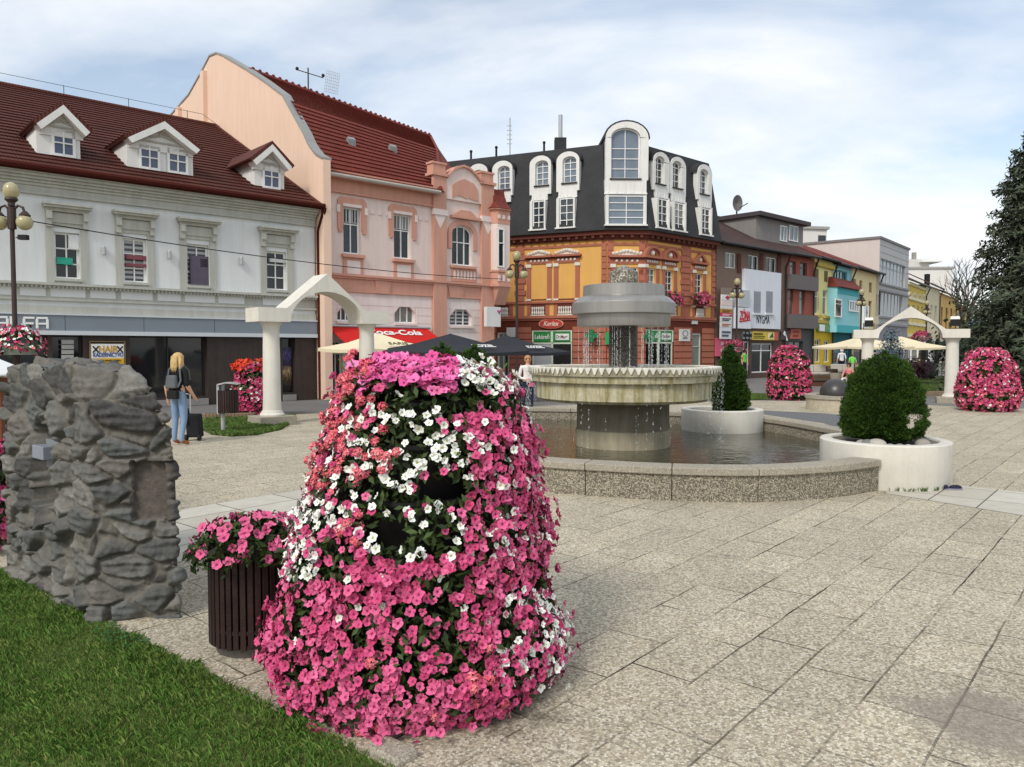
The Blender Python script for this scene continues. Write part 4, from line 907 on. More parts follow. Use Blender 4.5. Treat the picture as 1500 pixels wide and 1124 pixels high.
# shop lettering and signs on the grey building
al = thing('shop_lettering', 'white block letters ALFA on the grey shop fascia', 'sign', F1.w(F1.S(30), -.13, F1.Z(30, 473)))
zt, zb = F1.Z(40, 464.5), F1.Z(40, 481.5); wd_ = F1.S(70) - F1.S(51)
def letter(x, bars):
    s = F1.S(x); b = MB()
    for a, c, e_, f_ in bars: b.box(s + a * wd_, s + c * wd_, -.15, -.122, zb + e_ * (zt - zb), zb + f_ * (zt - zb), F1)
    b.build('letter', MWHITE, al, bevel=.01)
LA = [(0, .2, 0, .82), (.8, 1, 0, .82), (.06, .94, .821, 1), (.201, .799, .34, .5)]
letter(-8.5, LA); letter(13, [(0, .2, 0, 1), (.201, .85, 0, .18)]); letter(32, [(0, .2, 0, .82), (.06, .9, .821, 1), (.201, .82, .34, .52)]); letter(51, LA)
GOLD = mat('dba92a', .6, .1, 4); NAVY = mat('3a4a8c', .6, .05, 4)
hs_ = thing('shop_sign', 'white and yellow hairdresser board HAIR KADERNICTVO behind the stone block', 'sign', F1.w(F1.S(157), -.06, F1.Z(157, 520)))
r = F1.rect(133, 504, 181, 546); b = MB(); b.box(r[0], r[1], -.05, -.01, r[2], r[3], F1); b.build('board', MWHITE, hs_); zz_ = F1.Z(157, 525)
b = MB(); b.box(r[0], r[1], -.054, -.05, F1.Z(157, 541), zz_, F1); b.build('yellow_band', GOLD, hs_)
b = MB(); e0 = F1.rect(131, 500, 183, 548); f_ = .02
b.box(e0[0], e0[0] + f_, -.06, 0, e0[2], e0[3], F1); b.box(e0[1] - f_, e0[1], -.06, 0, e0[2], e0[3], F1); b.box(e0[0] + f_, e0[1] - f_, -.06, 0, e0[3] - f_, e0[3], F1); b.build('frame', mat('9a8458', .5, .1, 3, metal=.4), hs_)
sc0 = F1.S(157); wpx = (F1.S(181) - F1.S(133)) / 48
text(hs_, F1, sc0, F1.Z(157, 512), -.058, 'HAIR', .19, mat('c79a33', .6, .05, 4), wpx * 28, off=.006); text(hs_, F1, sc0, F1.Z(157, 520.2), -.058, 'KADERNICTVO', .12, NAVY, wpx * 44, off=.003)
text(hs_, F1, sc0, F1.Z(157, 528), -.06, 'damske panske detske', .05, MBLACK, wpx * 36); text(hs_, F1, sc0, F1.Z(157, 532.5), -.06, 'strihanie farbenie', .05, MBLACK, wpx * 34)
b = MB()
for x in (139.5, 175): s, z = F1.hit(x, 512); b.prism([(s - .09, z - .08), (s - .06, z - .1), (s + .09, z + .08), (s + .06, z + .1)], -.062, -.058, F1); b.prism([(s + .06, z - .1), (s + .09, z - .08), (s - .06, z + .1), (s - .09, z + .08)], -.066, -.062, F1)
b.build('scissor_marks', MBLACK, hs_)
b = MB()
for k in range(5): bx(b, F1, 91, 498 + k * 7.4, 109, 504 + k * 7.4, .03, .1)
np_ = b.build('name_plates', mat('b5b4ae', .5, .1, 4), None); tag(np_, 'column of five small grey name plates by the entrance of the grey building', 'name plates')
ps = thing('poster', 'dark purple poster of an evening city in the shop window behind the left arch', 'poster', F1.w(F1.S(422), .1, 1.2))
t = NT('poster_print'); zt = F1.Z(422, 508); p = t.N('ShaderNodeNewGeometry'); sx_ = t.N('ShaderNodeSeparateXYZ'); t.L(p.outputs['Position'], sx_.inputs[0])
pc = t.ramp(t.math('DIVIDE', sx_.outputs[2], zt), [(.25, '1a1512'), (.42, '6b5334'), (.55, 'c9a878'), (.66, '2c2140'), (.85, '5a4b86'), (1, '2a2448')]); pc = t.mix(pc, t.ramp(t.noise(t.pos((9, 9, 3)), 3, 4), [(.4, .25), (.62, 1.2)]), 1., 'MULTIPLY')
b = MB(); bx(b, F1, 414, 509, 430.5, 573, .02, .2); b.build('print', t.out(pc, .25, None, 0, .4), ps)

# ================================================================== B. pink building
PB_ = thing('pink_building', 'pink two storey building with red mansard roof and curved gable parapet', 'building', F1.w(4, 0, 0))
MP1 = mat('e6d2c9', .85, .06, 1.2, .08, 30, streak=.08, name='pink_render'); MS = mat('d09c88', .85, .07, 1.4, .08, 30, streak=.1, name='salmon_render'); MPW = mat('e6d6cf', .85, .05, 1.5, .05, 30, streak=.08); MPEACH = mat('ecccb4', .9, .05, .8, .06, 20, streak=.06, name='peach_render')
p0, p1 = .06, F1.S(716); ZPE = F1.Z(560, 264); zc0, zc1 = F1.Z(600, 411), F1.Z(600, 431)
wp = [F1.rect(503, 304, 528, 372), F1.rect(577, 317, 602, 379), F1.rect(662, 331, 692, 389)]; wp[1] = (wp[1][0], wp[1][1], wp[0][2], wp[0][3])
wall(PB_, F1, p0, p1, zc0, ZPE, wp, MP1, name='upper_wall')
gw = [F1.rect(494, 449, 515, 471), F1.rect(578, 447, 608, 474), F1.rect(659, 452, 691, 478), F1.rect(666, 505, 686, 590)]
gd = [F1.rect(476, 500, 502, 570)] ; gd = [(gd[0][0], gd[0][1], .25, gd[0][3]), (F1.S(510), F1.S(560), .05, F1.Z(535, 505)), (F1.S(572), F1.S(618), .3, F1.Z(595, 500))]
wall(PB_, F1, p0, p1, 0, zc0, gw[:3] + gd, MPW, name='ground_wall'); body(PB_, F1, p0, p1, ZPE, 15, MPW)
for k, r in enumerate(wp[:2]): window(PB_, F1, r, 2, (.64,), MGLASS, inn=.12); window(PB_, F1, (r[0] + .05, r[1] - .05, r[2] + (r[3] - r[2]) * .67, r[3] - .05), 5, (), MGLASS, mat('c9ccc8', .5), inn=.09, fw=.02, mw=.03, name='window_grille')
ar = (wp[2][1] - wp[2][0]) * .32; window(PB_, F1, wp[2], 3, (.58,), MGLASS, inn=.12, arch=ar); b = MB(); archfill(b, F1, wp[2][0], wp[2][1], wp[2][3], ar, -.001, .2); b.build('arch_infill', MP1, PB_)
for r in gw[:3]:
    window(PB_, F1, r, 3, (), MBLIND if r is gw[2] else MGLASS, inn=.1, fw=.06); b = MB(); q = (r[1] - r[0]) * .3; zq = (r[3] - r[2]) * .45
    b.prism([(r[0], r[3] + .001), (r[0], r[3] - zq), (r[0] + q, r[3] + .001)], -.012, .1, F1); b.prism([(r[1], r[3] + .001), (r[1] - q, r[3] + .001), (r[1], r[3] - zq)], -.012, .1, F1); b.box(r[0] - .05, r[1] + .05, -.1, 0, r[2] - .08, r[2], F1); b.build('window_trim', MPW, PB_)
for k, r in enumerate(gd): window(PB_, F1, r, (3, 2, 3)[k], (.75,), MSHOP, mat('d8d6d2', .5) if k == 0 else MIRON, inn=.12, name='shop_window')
b = MB()          # rustication grooves of the ground floor shown as thin raised courses
zz_ = zc1 - .35
while zz_ > .6:
    for a, c in ((p0, F1.S(632)), (F1.S(652), F1.S(703))):
        cuts = sorted([(r[0] - .06, r[1] + .06) for r in gw[:3] + gd if r[2] - .1 < zz_ < r[3] + .05 and r[1] > a and r[0] < c]); x = a
        for u0, u1 in cuts + [(c, c)]:
            if u0 > x: b.box(x, u0, -.014, 0, zz_ - .135, zz_ + .135, F1)
            x = max(x, u1)
    zz_ -= .30
b.build('rustication', mat('e9dcd6', .85, .05, 1.5, streak=.08), PB_)
b = MB()
b.box(p0, p1, -.05, 0, zc1, zc0, F1); b.box(p0, p1, -.18, 0, zc0 - .02, zc0 + .06, F1); b.box(p0, p1, -.12, 0, zc0 - .09, zc0 - .02, F1); b.box(p0, p1, -.07, 0, zc1 - .05, zc1, F1)
for x in (560, 667): b.prism([(F1.S(x - 9), zc1 - .05), (F1.S(x + 9), zc1 - .05), (F1.S(x + 12), zc0 - .1), (F1.S(x - 12), zc0 - .1)], -.09, 0, F1)
zf = F1.Z(560, 291); b.box(p0, F1.S(633), -.04, 0, zf, ZPE, F1); b.box(p0, F1.S(634), -.12, 0, zf - .04, zf, F1); b.box(p0, F1.S(634), -.3, 0, ZPE - .12, ZPE, F1); b.box(p0, F1.S(634), -.2, 0, ZPE - .22, ZPE - .12, F1)
for r in wp[:2]:
    a, c, z0, z1 = r; b.prism([(a - .22, z1 - .75), (a - .03, z1 - .75), (a - .03, z1 + .05), (c + .03, z1 + .05), (c + .03, z1 - .75), (c + .22, z1 - .75), (c + .22, z1 + .22), (c + .1, z1 + .34), (a - .1, z1 + .34), (a - .22, z1 + .22)], -.05, 0, F1) if False else None
    for q in (a - .24, c + .03): b.box(q, q + .21, -.05, 0, z1 - .8, z1 + .02, F1); b.box(q + .04, q + .17, -.07, 0, z1 - .9, z1 - .8, F1)
    b.prism([(a - .24, z1 + .021), (c + .24, z1 + .021), (c + .24, z1 + .2), (c + .12, z1 + .32), (a - .12, z1 + .32), (a - .24, z1 + .2)], -.05, 0, F1)
    b.box(a - .1, c + .1, -.16, 0, z0 - .14, z0 - .03, F1); b.box(a - .04, c + .08, -.05, 0, z0 - .8, z0 - .14, F1)
b.build('salmon_trim', MS, PB_)
b = MB()
for r in wp[:2]:
    a, c, z0, z1 = r; b.box(a - .03, c + .03, -.06, 0, z1, z1 + .1, F1); b.box(a + .1, c - .05, -.06, 0, z0 - .7, z0 - .24, F1)
    for q in (a - .27, c + .15): b.box(q, q + .12, -.07, 0, z1 - .22, z1 + .03, F1)
for x in (485, 545, 556, 567, 615, 624): s, z = F1.hit(x, 303 + (x - 485) * .13); b.box(s - .07, s + .07, -.03, 0, z - .07, z + .07, F1)
split(b, 'pale_trim', MPW, PB_)
# avant-corps with pilasters and curved attic
b = MB(); sp0, sp1, sq0, sq1 = F1.S(633), F1.S(652), F1.S(703), F1.S(721)
zA = F1.Z(675, 262); zp1, zp2 = F1.Z(640, 258), F1.Z(640, 238)
at_pts = [F1.hit(x, y) for x, y in ((652, 262), (657, 256), (662, 250.5), (668, 247.5), (675, 246), (682, 248.5), (688, 253), (694, 259), (699, 266), (704, 270))]
b.prism([(sp1 - .05, ZPE - .3), (sq0 + .05, ZPE - .3)] + at_pts[::-1], -.10, .25, F1); b.build('attic', MP1, PB_)
b = MB(); pts = at_pts
for (a, z), (c, z2) in zip(pts, pts[1:]): b.prism([(a, z), (c, z2), (c, z2 + .09), (a, z + .09)], -.2, .3, F1)
b.box(sp0, sp1, -.13, 0, 0, zp1, F1); b.box(sq0, sq1, -.13, 0, 0, zp1 - .02, F1)
for s0, s1 in ((sp0, sp1), (sq0, sq1)): b.box(s0 - .08, s1 + .06, -.2, .3, zp1 - .01, zp1 + .1, F1); b.box(s0, s1 - .02, -.1, .28, zp1 + .1, zp2 - .08, F1); b.box(s0 - .04, s1 + .02, -.14, .3, zp2 - .08, zp2, F1)
rl = [F1.hit(x, y) for x, y in ((660, 290), (667, 287), (672, 288), (680, 292), (684, 291), (690, 294), (698, 296), (697, 279), (691, 270), (677, 263), (668, 266), (660, 272))]
b.prism(rl, -.13, -.1, F1)
rr = F1.rect(659, 312, 700, 322); b.box(rr[0], rr[1], -.2, 0, rr[2], rr[2] + .1, F1); cp_ = (rr[0] + rr[1]) / 2; b.prism([(rr[0] + .1, rr[2] + .1), (rr[1] - .1, rr[2] + .1), (cp_ + .25, rr[2] + .34), (cp_ - .25, rr[2] + .34)], -.12, 0, F1)
a, c, z0, z1 = wp[2]; zs = z1 - ar; cc = (a + c) / 2; n = 12
for k in range(n):
    t0, t1 = PI * k / n, PI * (k + 1) / n; f = lambda r, t_: (cc + ((c - a) / 2 + r) * math.cos(t_), zs + (ar + r) * math.sin(t_)); b.prism([f(.03, t0), f(.22, t0), f(.22, t1), f(.03, t1)], -.06, 0, F1)
for q in (a - .22, c + .03): b.box(q, q + .19, -.06, 0, zs - .6, zs, F1)
b.box(a - .1, c + .1, -.16, 0, z0 - .13, z0 - .03, F1); rr = F1.rect(661, 394, 697, 413); b.box(rr[0], rr[1], -.06, 0, rr[2], rr[3], F1); b.build('salmon_pilasters', MS, PB_)
b = MB()
for k in range(7): x = rr[0] + .12 + k * (rr[1] - rr[0] - .24) / 6; b.box(x - .045, x + .045, -.075, -.05, rr[2] + .1, rr[3] - .1, F1)
for s0, s1 in ((sp0, sp1), (sq0, sq1)):
    zz_ = F1.Z(642, 316); b.box(s0 - .03, s1 + .03, -.18, -.05, zz_, zz_ + .22, F1); b.prism([(s0 + .02, zz_), (s1 - .02, zz_), ((s0 + s1) / 2, zz_ - .5)], -.14, -.1, F1)
split(b, 'pale_ornament', MPW, PB_)
# oriel at the corner
o0, o1 = F1.S(722, -.25), F1.S(750, -.42); zo = [F1.Z(732, y) for y in (311, 331, 337.6, 393.7, 399, 418, 447)]
def octo(s0, s1, z0, z1, k=.12, out=.42, inn=1.0): return [(s0, -out * .6), (s0 + k, -out), (s1 - k, -out), (s1, -out * .3), (s1, inn), (s0, inn)]
def orl(mb, s0, s1, z0, z1, g=0., g2=None):
    q0 = [F1.w(a + (g if a == s1 else -g if a == s0 else 0), b_ - (g if b_ < 0 else 0), z0) for a, b_ in octo(s0, s1, 0, 0)]; g2 = g if g2 is None else g2
    q1 = [F1.w(a + (g2 if a == s1 else -g2 if a == s0 else 0), b_ - (g2 if b_ < 0 else 0), z1) for a, b_ in octo(s0, s1, 0, 0)]; mb.hull(q0, q1)
b = MB(); orl(b, o0, o1, zo[4], zo[1]); ori = b.build('oriel', MP1, PB_)
b = MB(); orl(b, o0, o1, zo[1], zo[0], .012); orl(b, o0, o1, zo[0] - .001, zo[0] + .06, .1); orl(b, o0, o1, zo[4] - .04, zo[4] + .04, .05); orl(b, o0, o1, zo[5], zo[4] - .04, .01); b.build('oriel_trim', MS, ori)
b = MB(); orl(b, o0, o1, zo[5] - .1, zo[5], .08); orl(b, o0 + .05, o1, zo[6], zo[5] - .1, -.28, .04); b.build('oriel_corbel', MS, ori)
b = MB()
for s in [o0 + (o1 - o0) * q for q in (.2, .48, .78)]: b.box(s - .06, s + .06, -.46, -.4, (zo[0] + zo[1]) / 2 - .08, (zo[0] + zo[1]) / 2 + .08, F1); b.box(s - .06, s + .06, -.46, -.4, zo[5] + .12, zo[4] - .16, F1)
split(b, 'oriel_tile', MPW, ori)
window(PB_, F1, (o0 + (o1 - o0) * .1, o0 + (o1 - o0) * .5, zo[3], zo[2]), 1, (.62,), MGLASS, inn=-.46, name='oriel_window'); MT2 = tiles('red_roof_tile', '7e372b', UA1, 3.6)
b = MB(); zt = F1.Z(722, 281); rings = [(.14, zo[0] + .06), (.02, zo[0] + .14), (-.16, zo[0] + .34), (-.3, zo[0] + .62), (-.36, zt + .1)]
for (g0, z0), (g1, z1) in zip(rings, rings[1:]): orl(b, o0, o1, z0, z1, g0, g1)
b.build('oriel_roof', MT2, ori)
# gable with grey capping
gp = [Gp.hit(x, y) for x, y in ((472.3, 232), (462, 226), (456, 218.5), (450, 209), (445, 197), (427, 164.5), (413, 139), (385, 118), (359, 101), (326, 81.6), (316.7, 78), (306.6, 82.3), (294, 107), (276, 139), (247, 172), (200, 215))]
b = MB(); b.prism([(gp[0][0], 0)] + gp + [(gp[-1][0], 0)], -.30, -.02, Gp); gab = b.build('gable_wall', MPEACH, PB_)
b = MB()
for (a, z), (c, z2) in zip(gp, gp[1:]): b.prism([(a, z - .02), (c, z2 - .02), (c, z2 + .05), (a, z + .05)], -.34, .02, Gp)
b.build('gable_capping', mat('9c9c98', .5, .1, 3, metal=.3), gab)
b = MB()
for x, y0, y1 in ((301, 105, 185), (264.5, 158, 180)): i_, z_ = Gp.hit(x, y0); b.box(i_ - .12, i_ + .22, -.02, .16, 6, z_, Gp)
b.build('chimney_breast', MPEACH, gab)
LB = F1.w(.2, -.35, F1.Z(476, 251, -.35)); zE2 = LB.z; RB = F1.w(F1.S(646, -.35), -.35, zE2); i_, z_ = Gp.hit(420, 148); LM = F1.w(.2, i_, z_); RM = gnd(640, 219, z_); i2, z2 = Gp.hit(357, 101); LT = F1.w(.2, i2, z2); RT = gnd(631, 201, z2)
rf = rows_roof(PB_, MT2, LB, RB, RM, LM, 15, .05, 'mansard_roof'); rows_roof(PB_, MT2, LM, RM, RT, LT, 15, .04, 'upper_roof')
E2 = F1.w(F1.S(720), 1.2, ZPE + .2); E3 = F1.w(F1.S(720), 13, ZPE); b = MB(); b.add([RB, E2, RM], [(0, 1, 2)]); b.add([RM, E2, RT], [(0, 1, 2)]); b.add([RT, E2, E3], [(0, 1, 2)]); b.add([RT, E3, F1.w(.2, 14.5, ZPE), LT], [(0, 1, 2, 3)]); b.build('hip_roof', MT2, PB_, recalc=False)
b = MB(); b.tube([LT, RT], .11, 6); b.tube([RT, RM, RB], .09, 6); n = 34
for k in range(n): p = LT.lerp(RT, (k + .5) / n); b.tube([p + Vector((0, 0, .08)), p + Vector((.05, .04, .14))], .07, 5)
b.build('ridge_tiles', MT2, rf)
b = MB(); b.tube([LB + Vector((0, 0, -.05)), RB + Vector((0, 0, -.05))], .08, 8); s = F1.S(472); b.tube([F1.w(s, -.38, zE2 - .08), F1.w(s, -.36, zE2 - .4), F1.w(s - .08, -.14, zE2 - .8), F1.w(s - .08, -.14, 0)], .05, 8); b.build('gutter', mat('b9b0a4', .5, .1, 3, metal=.3), PB_)
b = MB()
for u, v in ((.30, .34), (.62, .42)): p = LB.lerp(RB, u).lerp(LM.lerp(RM, u), v + .2); d = Vector((F1.i.x, F1.i.y, .9)).normalized(); X = Vector((F1.d.x, F1.d.y, 0)); b.hull([p - X * .16 - d * .1, p + X * .16 - d * .1, p + X * .16 + d * .2, p - X * .16 + d * .2], [q + Vector((-.674 * -.1, -.1, .16)) for q in (p - X * .14, p + X * .14, p + X * .14 + d * .15, p - X * .14 + d * .15)])
split(b, 'roof_vent', mat('9a9a98', .5, .1, 3, metal=.3), rf)
an = thing('roof_antenna', 'grid aerial on a mast above the red roof ridge of the pink building', 'antenna', LT.lerp(RT, .27))
p = LT.lerp(RT, .27); b = MB(); b.tube([p, p + Vector((0, 0, 1.0))], .03, 6); X = Vector((F1.d.x, F1.d.y, 0)); b.tube([p + Vector((0, 0, .8)) - X * .5, p + Vector((0, 0, .75)) + X * .7], .02, 5)
for q in (-.5, .7): b.ball(p + X * q + Vector((0, 0, .85)), .075, 8, 6)
b.build('mast', MIRON, an); b = MB(); q = p + X * .75 + Vector((0, 0, .2))
for k in range(8): b.tube([q + X * (.09 * k), q + X * (.09 * k + .12) + Vector((0, 0, .9))], .008, 4); b.tube([q + X * (.015 * k) + Vector((0, 0, .13 * k)), q + X * (.63 + .015 * k) + Vector((0, 0, .13 * k))], .006, 4)
b.build('grid', MGREYMET, an)
# awning with script lettering
aw = thing('awning', 'red sloping shop awning with white script lettering on the pink building', 'awning', F1.w(F1.S(550), -.5, 2.4)); s0, s1 = F1.S(480), F1.S(625); zt = F1.Z(480, 478.5)
lo, hi = 0, 4
for _ in range(40):
    m_ = (lo + hi) / 2
    if F1.S(506, -m_, 502) > s0: lo, hi = (lo, m_) if F1.S(506, -1, 502) < F1.S(506, 0, 502) and False else (m_, hi)
    else: lo, hi = lo, m_
oA = min(max(m_, .5), 1.6); zA = F1.Z(506, 502, -oA); MAW = mat('c8201c', .7, .08, 2, name='red_awning')
b = MB(); b.add([F1.w(s0, -.02, zt), F1.w(s1, -.02, zt), F1.w(s1, -oA, zA), F1.w(s0, -oA, zA), F1.w(s0, -.02, zt - .03), F1.w(s1, -.02, zt - .03), F1.w(s1, -oA, zA - .03), F1.w(s0, -oA, zA - .03)], [(0, 1, 2, 3), (7, 6, 5, 4), (0, 3, 7, 4), (1, 5, 6, 2), (3, 2, 6, 7), (0, 4, 5, 1)]); b.build('canopy', MAW, aw)
b = MB(); b.box(s0, s1, -oA - .01, -oA + .01, zA - .17, zA - .03, F1); b.build('valance', MAW, aw)
b = MB(); b.tube([F1.w(s0 - .1, -.06, zt + .03), F1.w(s1 + .1, -.06, zt + .03)], .05, 8); b.tube([F1.w(s0 + .3, -.05, zt - .8), F1.w(s0 + .3, -oA, zA - .05)], .025, 6); b.tube([F1.w(s1 - .3, -.05, zt - .8), F1.w(s1 - .3, -oA, zA - .05)], .025, 6); b.build('arms', MGREYMET, aw)
up = F1.w(0, -.02, zt) - F1.w(0, -oA, zA); sm = F1.S(566); f = .40; text(aw, F1, sm, zA + (zt - zA) * .62 + .03, -oA + oA * .62 - .02, 'Coca-Cola', .42, MWHITE, (F1.S(602) - F1.S(523)) * 1.0, .35, up=up, off=.012)
hb = thing('hanging_sign', 'blank white projecting sign box on the corner of the pink building', 'sign', F1.w(F1.S(720), -.7, F1.Z(720, 464, -.7))); b = MB(); r = F1.rect(710, 450, 731, 479, -.75); b.box(r[0], r[1], -.86, -.70, r[2], r[3], F1); b.build('box', mat('e4e2de', .5, .05, 2, streak=.1), hb, bevel=.01)
b = MB(); b.tube([F1.w(r[1] - .1, -.7, r[3] - .1), F1.w(r[1] - .1, 0, r[3] - .1)], .03, 6); b.tube([F1.w(r[1] - .1, -.7, r[2] + .1), F1.w(r[1] - .1, 0, r[2] + .1)], .03, 6); b.build('brackets', MIRON, hb)
b = MB(); c = (r[0] + r[1]) / 2 + .28; z = r[3] - .15
for k in (-1, 1): b.ball(F1.w(c + .06 * k, -.865, z), .05, 8, 6); b.tube([F1.w(c + .06 * k, -.865, z), F1.w(c, -.865, z - .12)], .02, 5)
b.build('emblem', mat('b86a94', .6), hb)

# ================================================================== C. orange corner building
OB = thing('orange_building', 'orange corner building with brick red ground floor and black mansard roof', 'building', F1.w(F1.S(945), 2, 0))
MO = mat('e4b062', .85, .06, 1.2, .06, 30, streak=.06, name='orange_render'); MBK = mat('b26e58', .85, .1, 1.5, .1, 40, streak=.08, name='brick_red'); MDK = mat('68372c', .8, .1, 2); MBKD = mat('6f3526', .9, .1, 2); MSL = None
def slate():
    t = NT('black_slate'); p = t.pos(); col = t.mix('3c3d3f', t.ramp(t.noise(p, 1.1, 5), [(.3, .75), (.7, 1.1)]), 1., 'MULTIPLY'); col = t.mix(col, t.ramp(t.noise(t.pos((9, 9, 7)), 3, 2), [(.35, .7), (.65, 1.1)]), 1., 'MULTIPLY')
    w = t.N('ShaderNodeTexWave', bands_direction='Z', wave_profile='SAW'); w.inputs['Scale'].default_value = 1.4; t.L(p, w.inputs['Vector']); return t.out(col, .7, t.bump(w.outputs['Fac'], .5, .03), 0, .25)
MSL = slate(); MDW = mat('e6e5e0', .75, .05, 2, streak=.08, name='dormer_white')
sC = F1.S(945, 0, 400); Pc = F1.w(sC, 0, 0); Pl = at(889, 400, 38.15); OC = Fac(Pl.xy, (Pc - Pl).xy); wC = (Pc - Pl).xy.length
dL = Vector((.916, -.401)).normalized(); OL = Fac(Pl.xy, dL); lEnd = -14.0; sRE = F1.S(1047, 0, 400); zOE = F1.Z(948, 337)
planes = [(OL, lEnd, 0), (OC, 0, wC), (F1, sC, sRE)]
def offs(g, z):   # polyline of the street fronts moved inward by g
    def isect(A, B):
        p, q = A.O + A.i * g, B.O + B.i * g; d = A.d.cross(B.d); k = (q - p).cross(B.d) / d; return p + A.d * k
    a = OL.w(lEnd, g, 0).xy; e = F1.w(sRE, g, 0).xy; return [Vector((p.x, p.y, z)) for p in (a, isect(OL, OC), isect(OC, F1), e)]
def skirt(mb, g0, z0, g1, z1, g2=3.):
    A, B_ = offs(g0, z0), offs(g1, z1); C_, D_ = offs(g2, z0), offs(g2, z1)
    for k in range(3): mb.add([A[k], A[k + 1], B_[k + 1], B_[k]], [(0, 1, 2, 3)]); mb.add([A[k], A[k + 1], C_[k + 1], C_[k]], [(3, 2, 1, 0)]); mb.add([B_[k], B_[k + 1], D_[k + 1], D_[k]], [(0, 1, 2, 3)])
    for k in (0, 3): mb.add([A[k], B_[k], D_[k], C_[k]], [(0, 1, 2, 3)])
zg = F1.Z(1000, 478); z_s = OL.Z(800, 465); zbt, zbb = OL.Z(810, 443), OL.Z(810, 458)
# windows of the upper floor
hr = [F1.rect(948, 393, 960, 440), F1.rect(974, 396, 986, 440), F1.rect(1018, 401, 1029, 441)]; hr = [(a, c, hr[1][2] - .15, hr[1][3]) for a, c, _, _ in hr]; hc = [OC.rect(902, 392, 934, 440)]; hc = [(hc[0][0], hc[0][1], hr[0][2], hr[0][3])]
hl = [OL.rect(779, 392, 801, 437), OL.rect(819, 390, 842, 436)]
wall(OB, F1, sC, sRE, z_s, zOE, hr, MO, name='upper_wall'); wall(OB, OC, 0, wC, z_s, zOE, hc, MO, name='upper_wall'); wall(OB, OL, lEnd, 0, z_s, zOE, [], MO, name='upper_wall')
gR = [(F1.S(946), F1.S(987), .1, F1.Z(965, 483)), (F1.S(1014), F1.S(1028), .0, F1.Z(1020, 488))]; gL = [(OL.S(779), OL.S(838), .1, OL.Z(810, 484)), (OL.S(728), OL.S(746), .0, OL.Z(737, 487))]
wall(OB, F1, sC, sRE, 0, z_s, gR, MBKD, name='ground_wall'); wall(OB, OC, 0, wC, 0, z_s, [], MBKD, name='ground_wall'); wall(OB, OL, lEnd, 0, 0, z_s, gL, MBKD, name='ground_wall')
b = MB(); skirt(b, .26, 0, .26, zOE, 9); b.build('rear_walls', MBK, OB)
for r in hr: window(OB, F1, r, 2, (.2, .4, .6, .8), inn=.1, fw=.05)
window(OB, OC, hc[0], 2, (.25, .5, .75), inn=.1)
GRN = mat('2e8b45', .5, .08, 2, spec=.4, name='pharmacy_green'); MFR = mat('d9e6d0', .5, .04, 3)
for F, r, g in ((F1, gR[0], MGLASS), (OL, gL[0], MGLASSL)):
    zt = r[3] - .62; w = window(OB, F, (r[0], r[1], r[2], zt), 2, (.16,), MSHOP if F is F1 else MSHOP, MFR, inn=.08, fw=.08, mw=.09, name='shop_window')
    if F is OL: b = MB(); b.box(r[0] + .09, (r[0] + r[1]) / 2 - .06, .09, .12, r[2] + .2, zt - .1, OL); b.build('frosted_panel', mat('b9bcbf', .4, .06, 2, spec=.4), w)
    pn = thing('pharmacy_sign', 'green pharmacy window panels Lekaren over the %s shop window' % ('left wide' if F is OL else 'corner right'), 'sign', F.w((r[0] + r[1]) / 2, 0, zt + .3)); b = MB(); m_ = (r[0] + r[1]) / 2
    b.box(r[0] + .08, m_ - .06, .05, .1, zt + .04, r[3] - .06, F); b.box(m_ + .06, r[1] - .08, .05, .1, zt + .04, r[3] - .06, F); b.build('panel', GRN, pn)
    b = MB(); b.box(r[0], r[1], .02, .1, r[3] - .06, r[3], F); b.box(r[0], r[0] + .08, .02, .1, zt, r[3] - .06, F); b.box(r[1] - .08, r[1], .02, .1, zt, r[3] - .06, F); b.box(m_ - .06, m_ + .06, .02, .1, zt, r[3] - .06, F); b.build('frame', MFR, pn)
    hw_ = (r[1] - r[0]) / 4; text(pn, F, m_ - hw_, zt + .28, .04, 'Lekáreň', .22, MWHITE, hw_ * 1.45, off=.004)
    b = MB(); b.box(m_ + hw_ * .35, m_ + hw_ * 1.68, .03, .05, zt + .12, zt + .44, F); b.build('plate', MWHITE, pn, bevel=.09); text(pn, F, m_ + hw_, zt + .28, .025, 'Dr.Max+', .17, mat('5a4a3c', .6), hw_ * 1.1, off=.003)
for F, r in ((F1, gR[1]), (OL, gL[1])): window(OB, F, r, 1 if F is F1 else 2, (.72,), mat('8b8f86', .15, .3, 2), MFR, inn=.08, fw=.09, name='entrance_door')
def arcs(mb, F, c, z, w, h, out, n=10, inner=.75):
    for k in range(n):
        t0, t1 = PI * k / n, PI * (k + 1) / n; f = lambda r, t_: (c + w * r * math.cos(t_), z + h * r * math.sin(t_)); mb.prism([f(inner, t0), f(1, t0), f(1, t1), f(inner, t1)], -out, 0, F)
bk, wt, dk = MB(), MB(), MB(); MORN = mat('e5dfd2', .8, .15, 6, .2, 40)
zfr = F1.Z(1000, 366)
for F, s0, s1 in planes:
    for (za, zb, o_) in ((zbt - .05, zbt + .06, .12), (z_s - .06, z_s + .08, .16), (z_s - .16, z_s - .07, .08), (zfr - .06, zfr + .06, .05)): bk.box(s0, s1, -o_, .01, za, zb, F)
    z = zg - .05; k = 0        # rusticated courses of the ground floor
    while z > .1:
        cuts = sorted([(r[0] - .02, r[1] + .02) for r in ((gR if F is F1 else gL if F is OL else [])) if z - .3 < r[3]]); x = s0
        for u0, u1 in cuts + [(s1, s1)]:
            L_ = u0 - x; nb = max(1, round(L_ / .95))
            if L_ > .05:
                for j in range(nb): bk.box(x + L_ * j / nb + .015, x + L_ * (j + 1) / nb - .015, -.03, 0, z - .30, z - .02, F)
            x = u1
        z -= .325
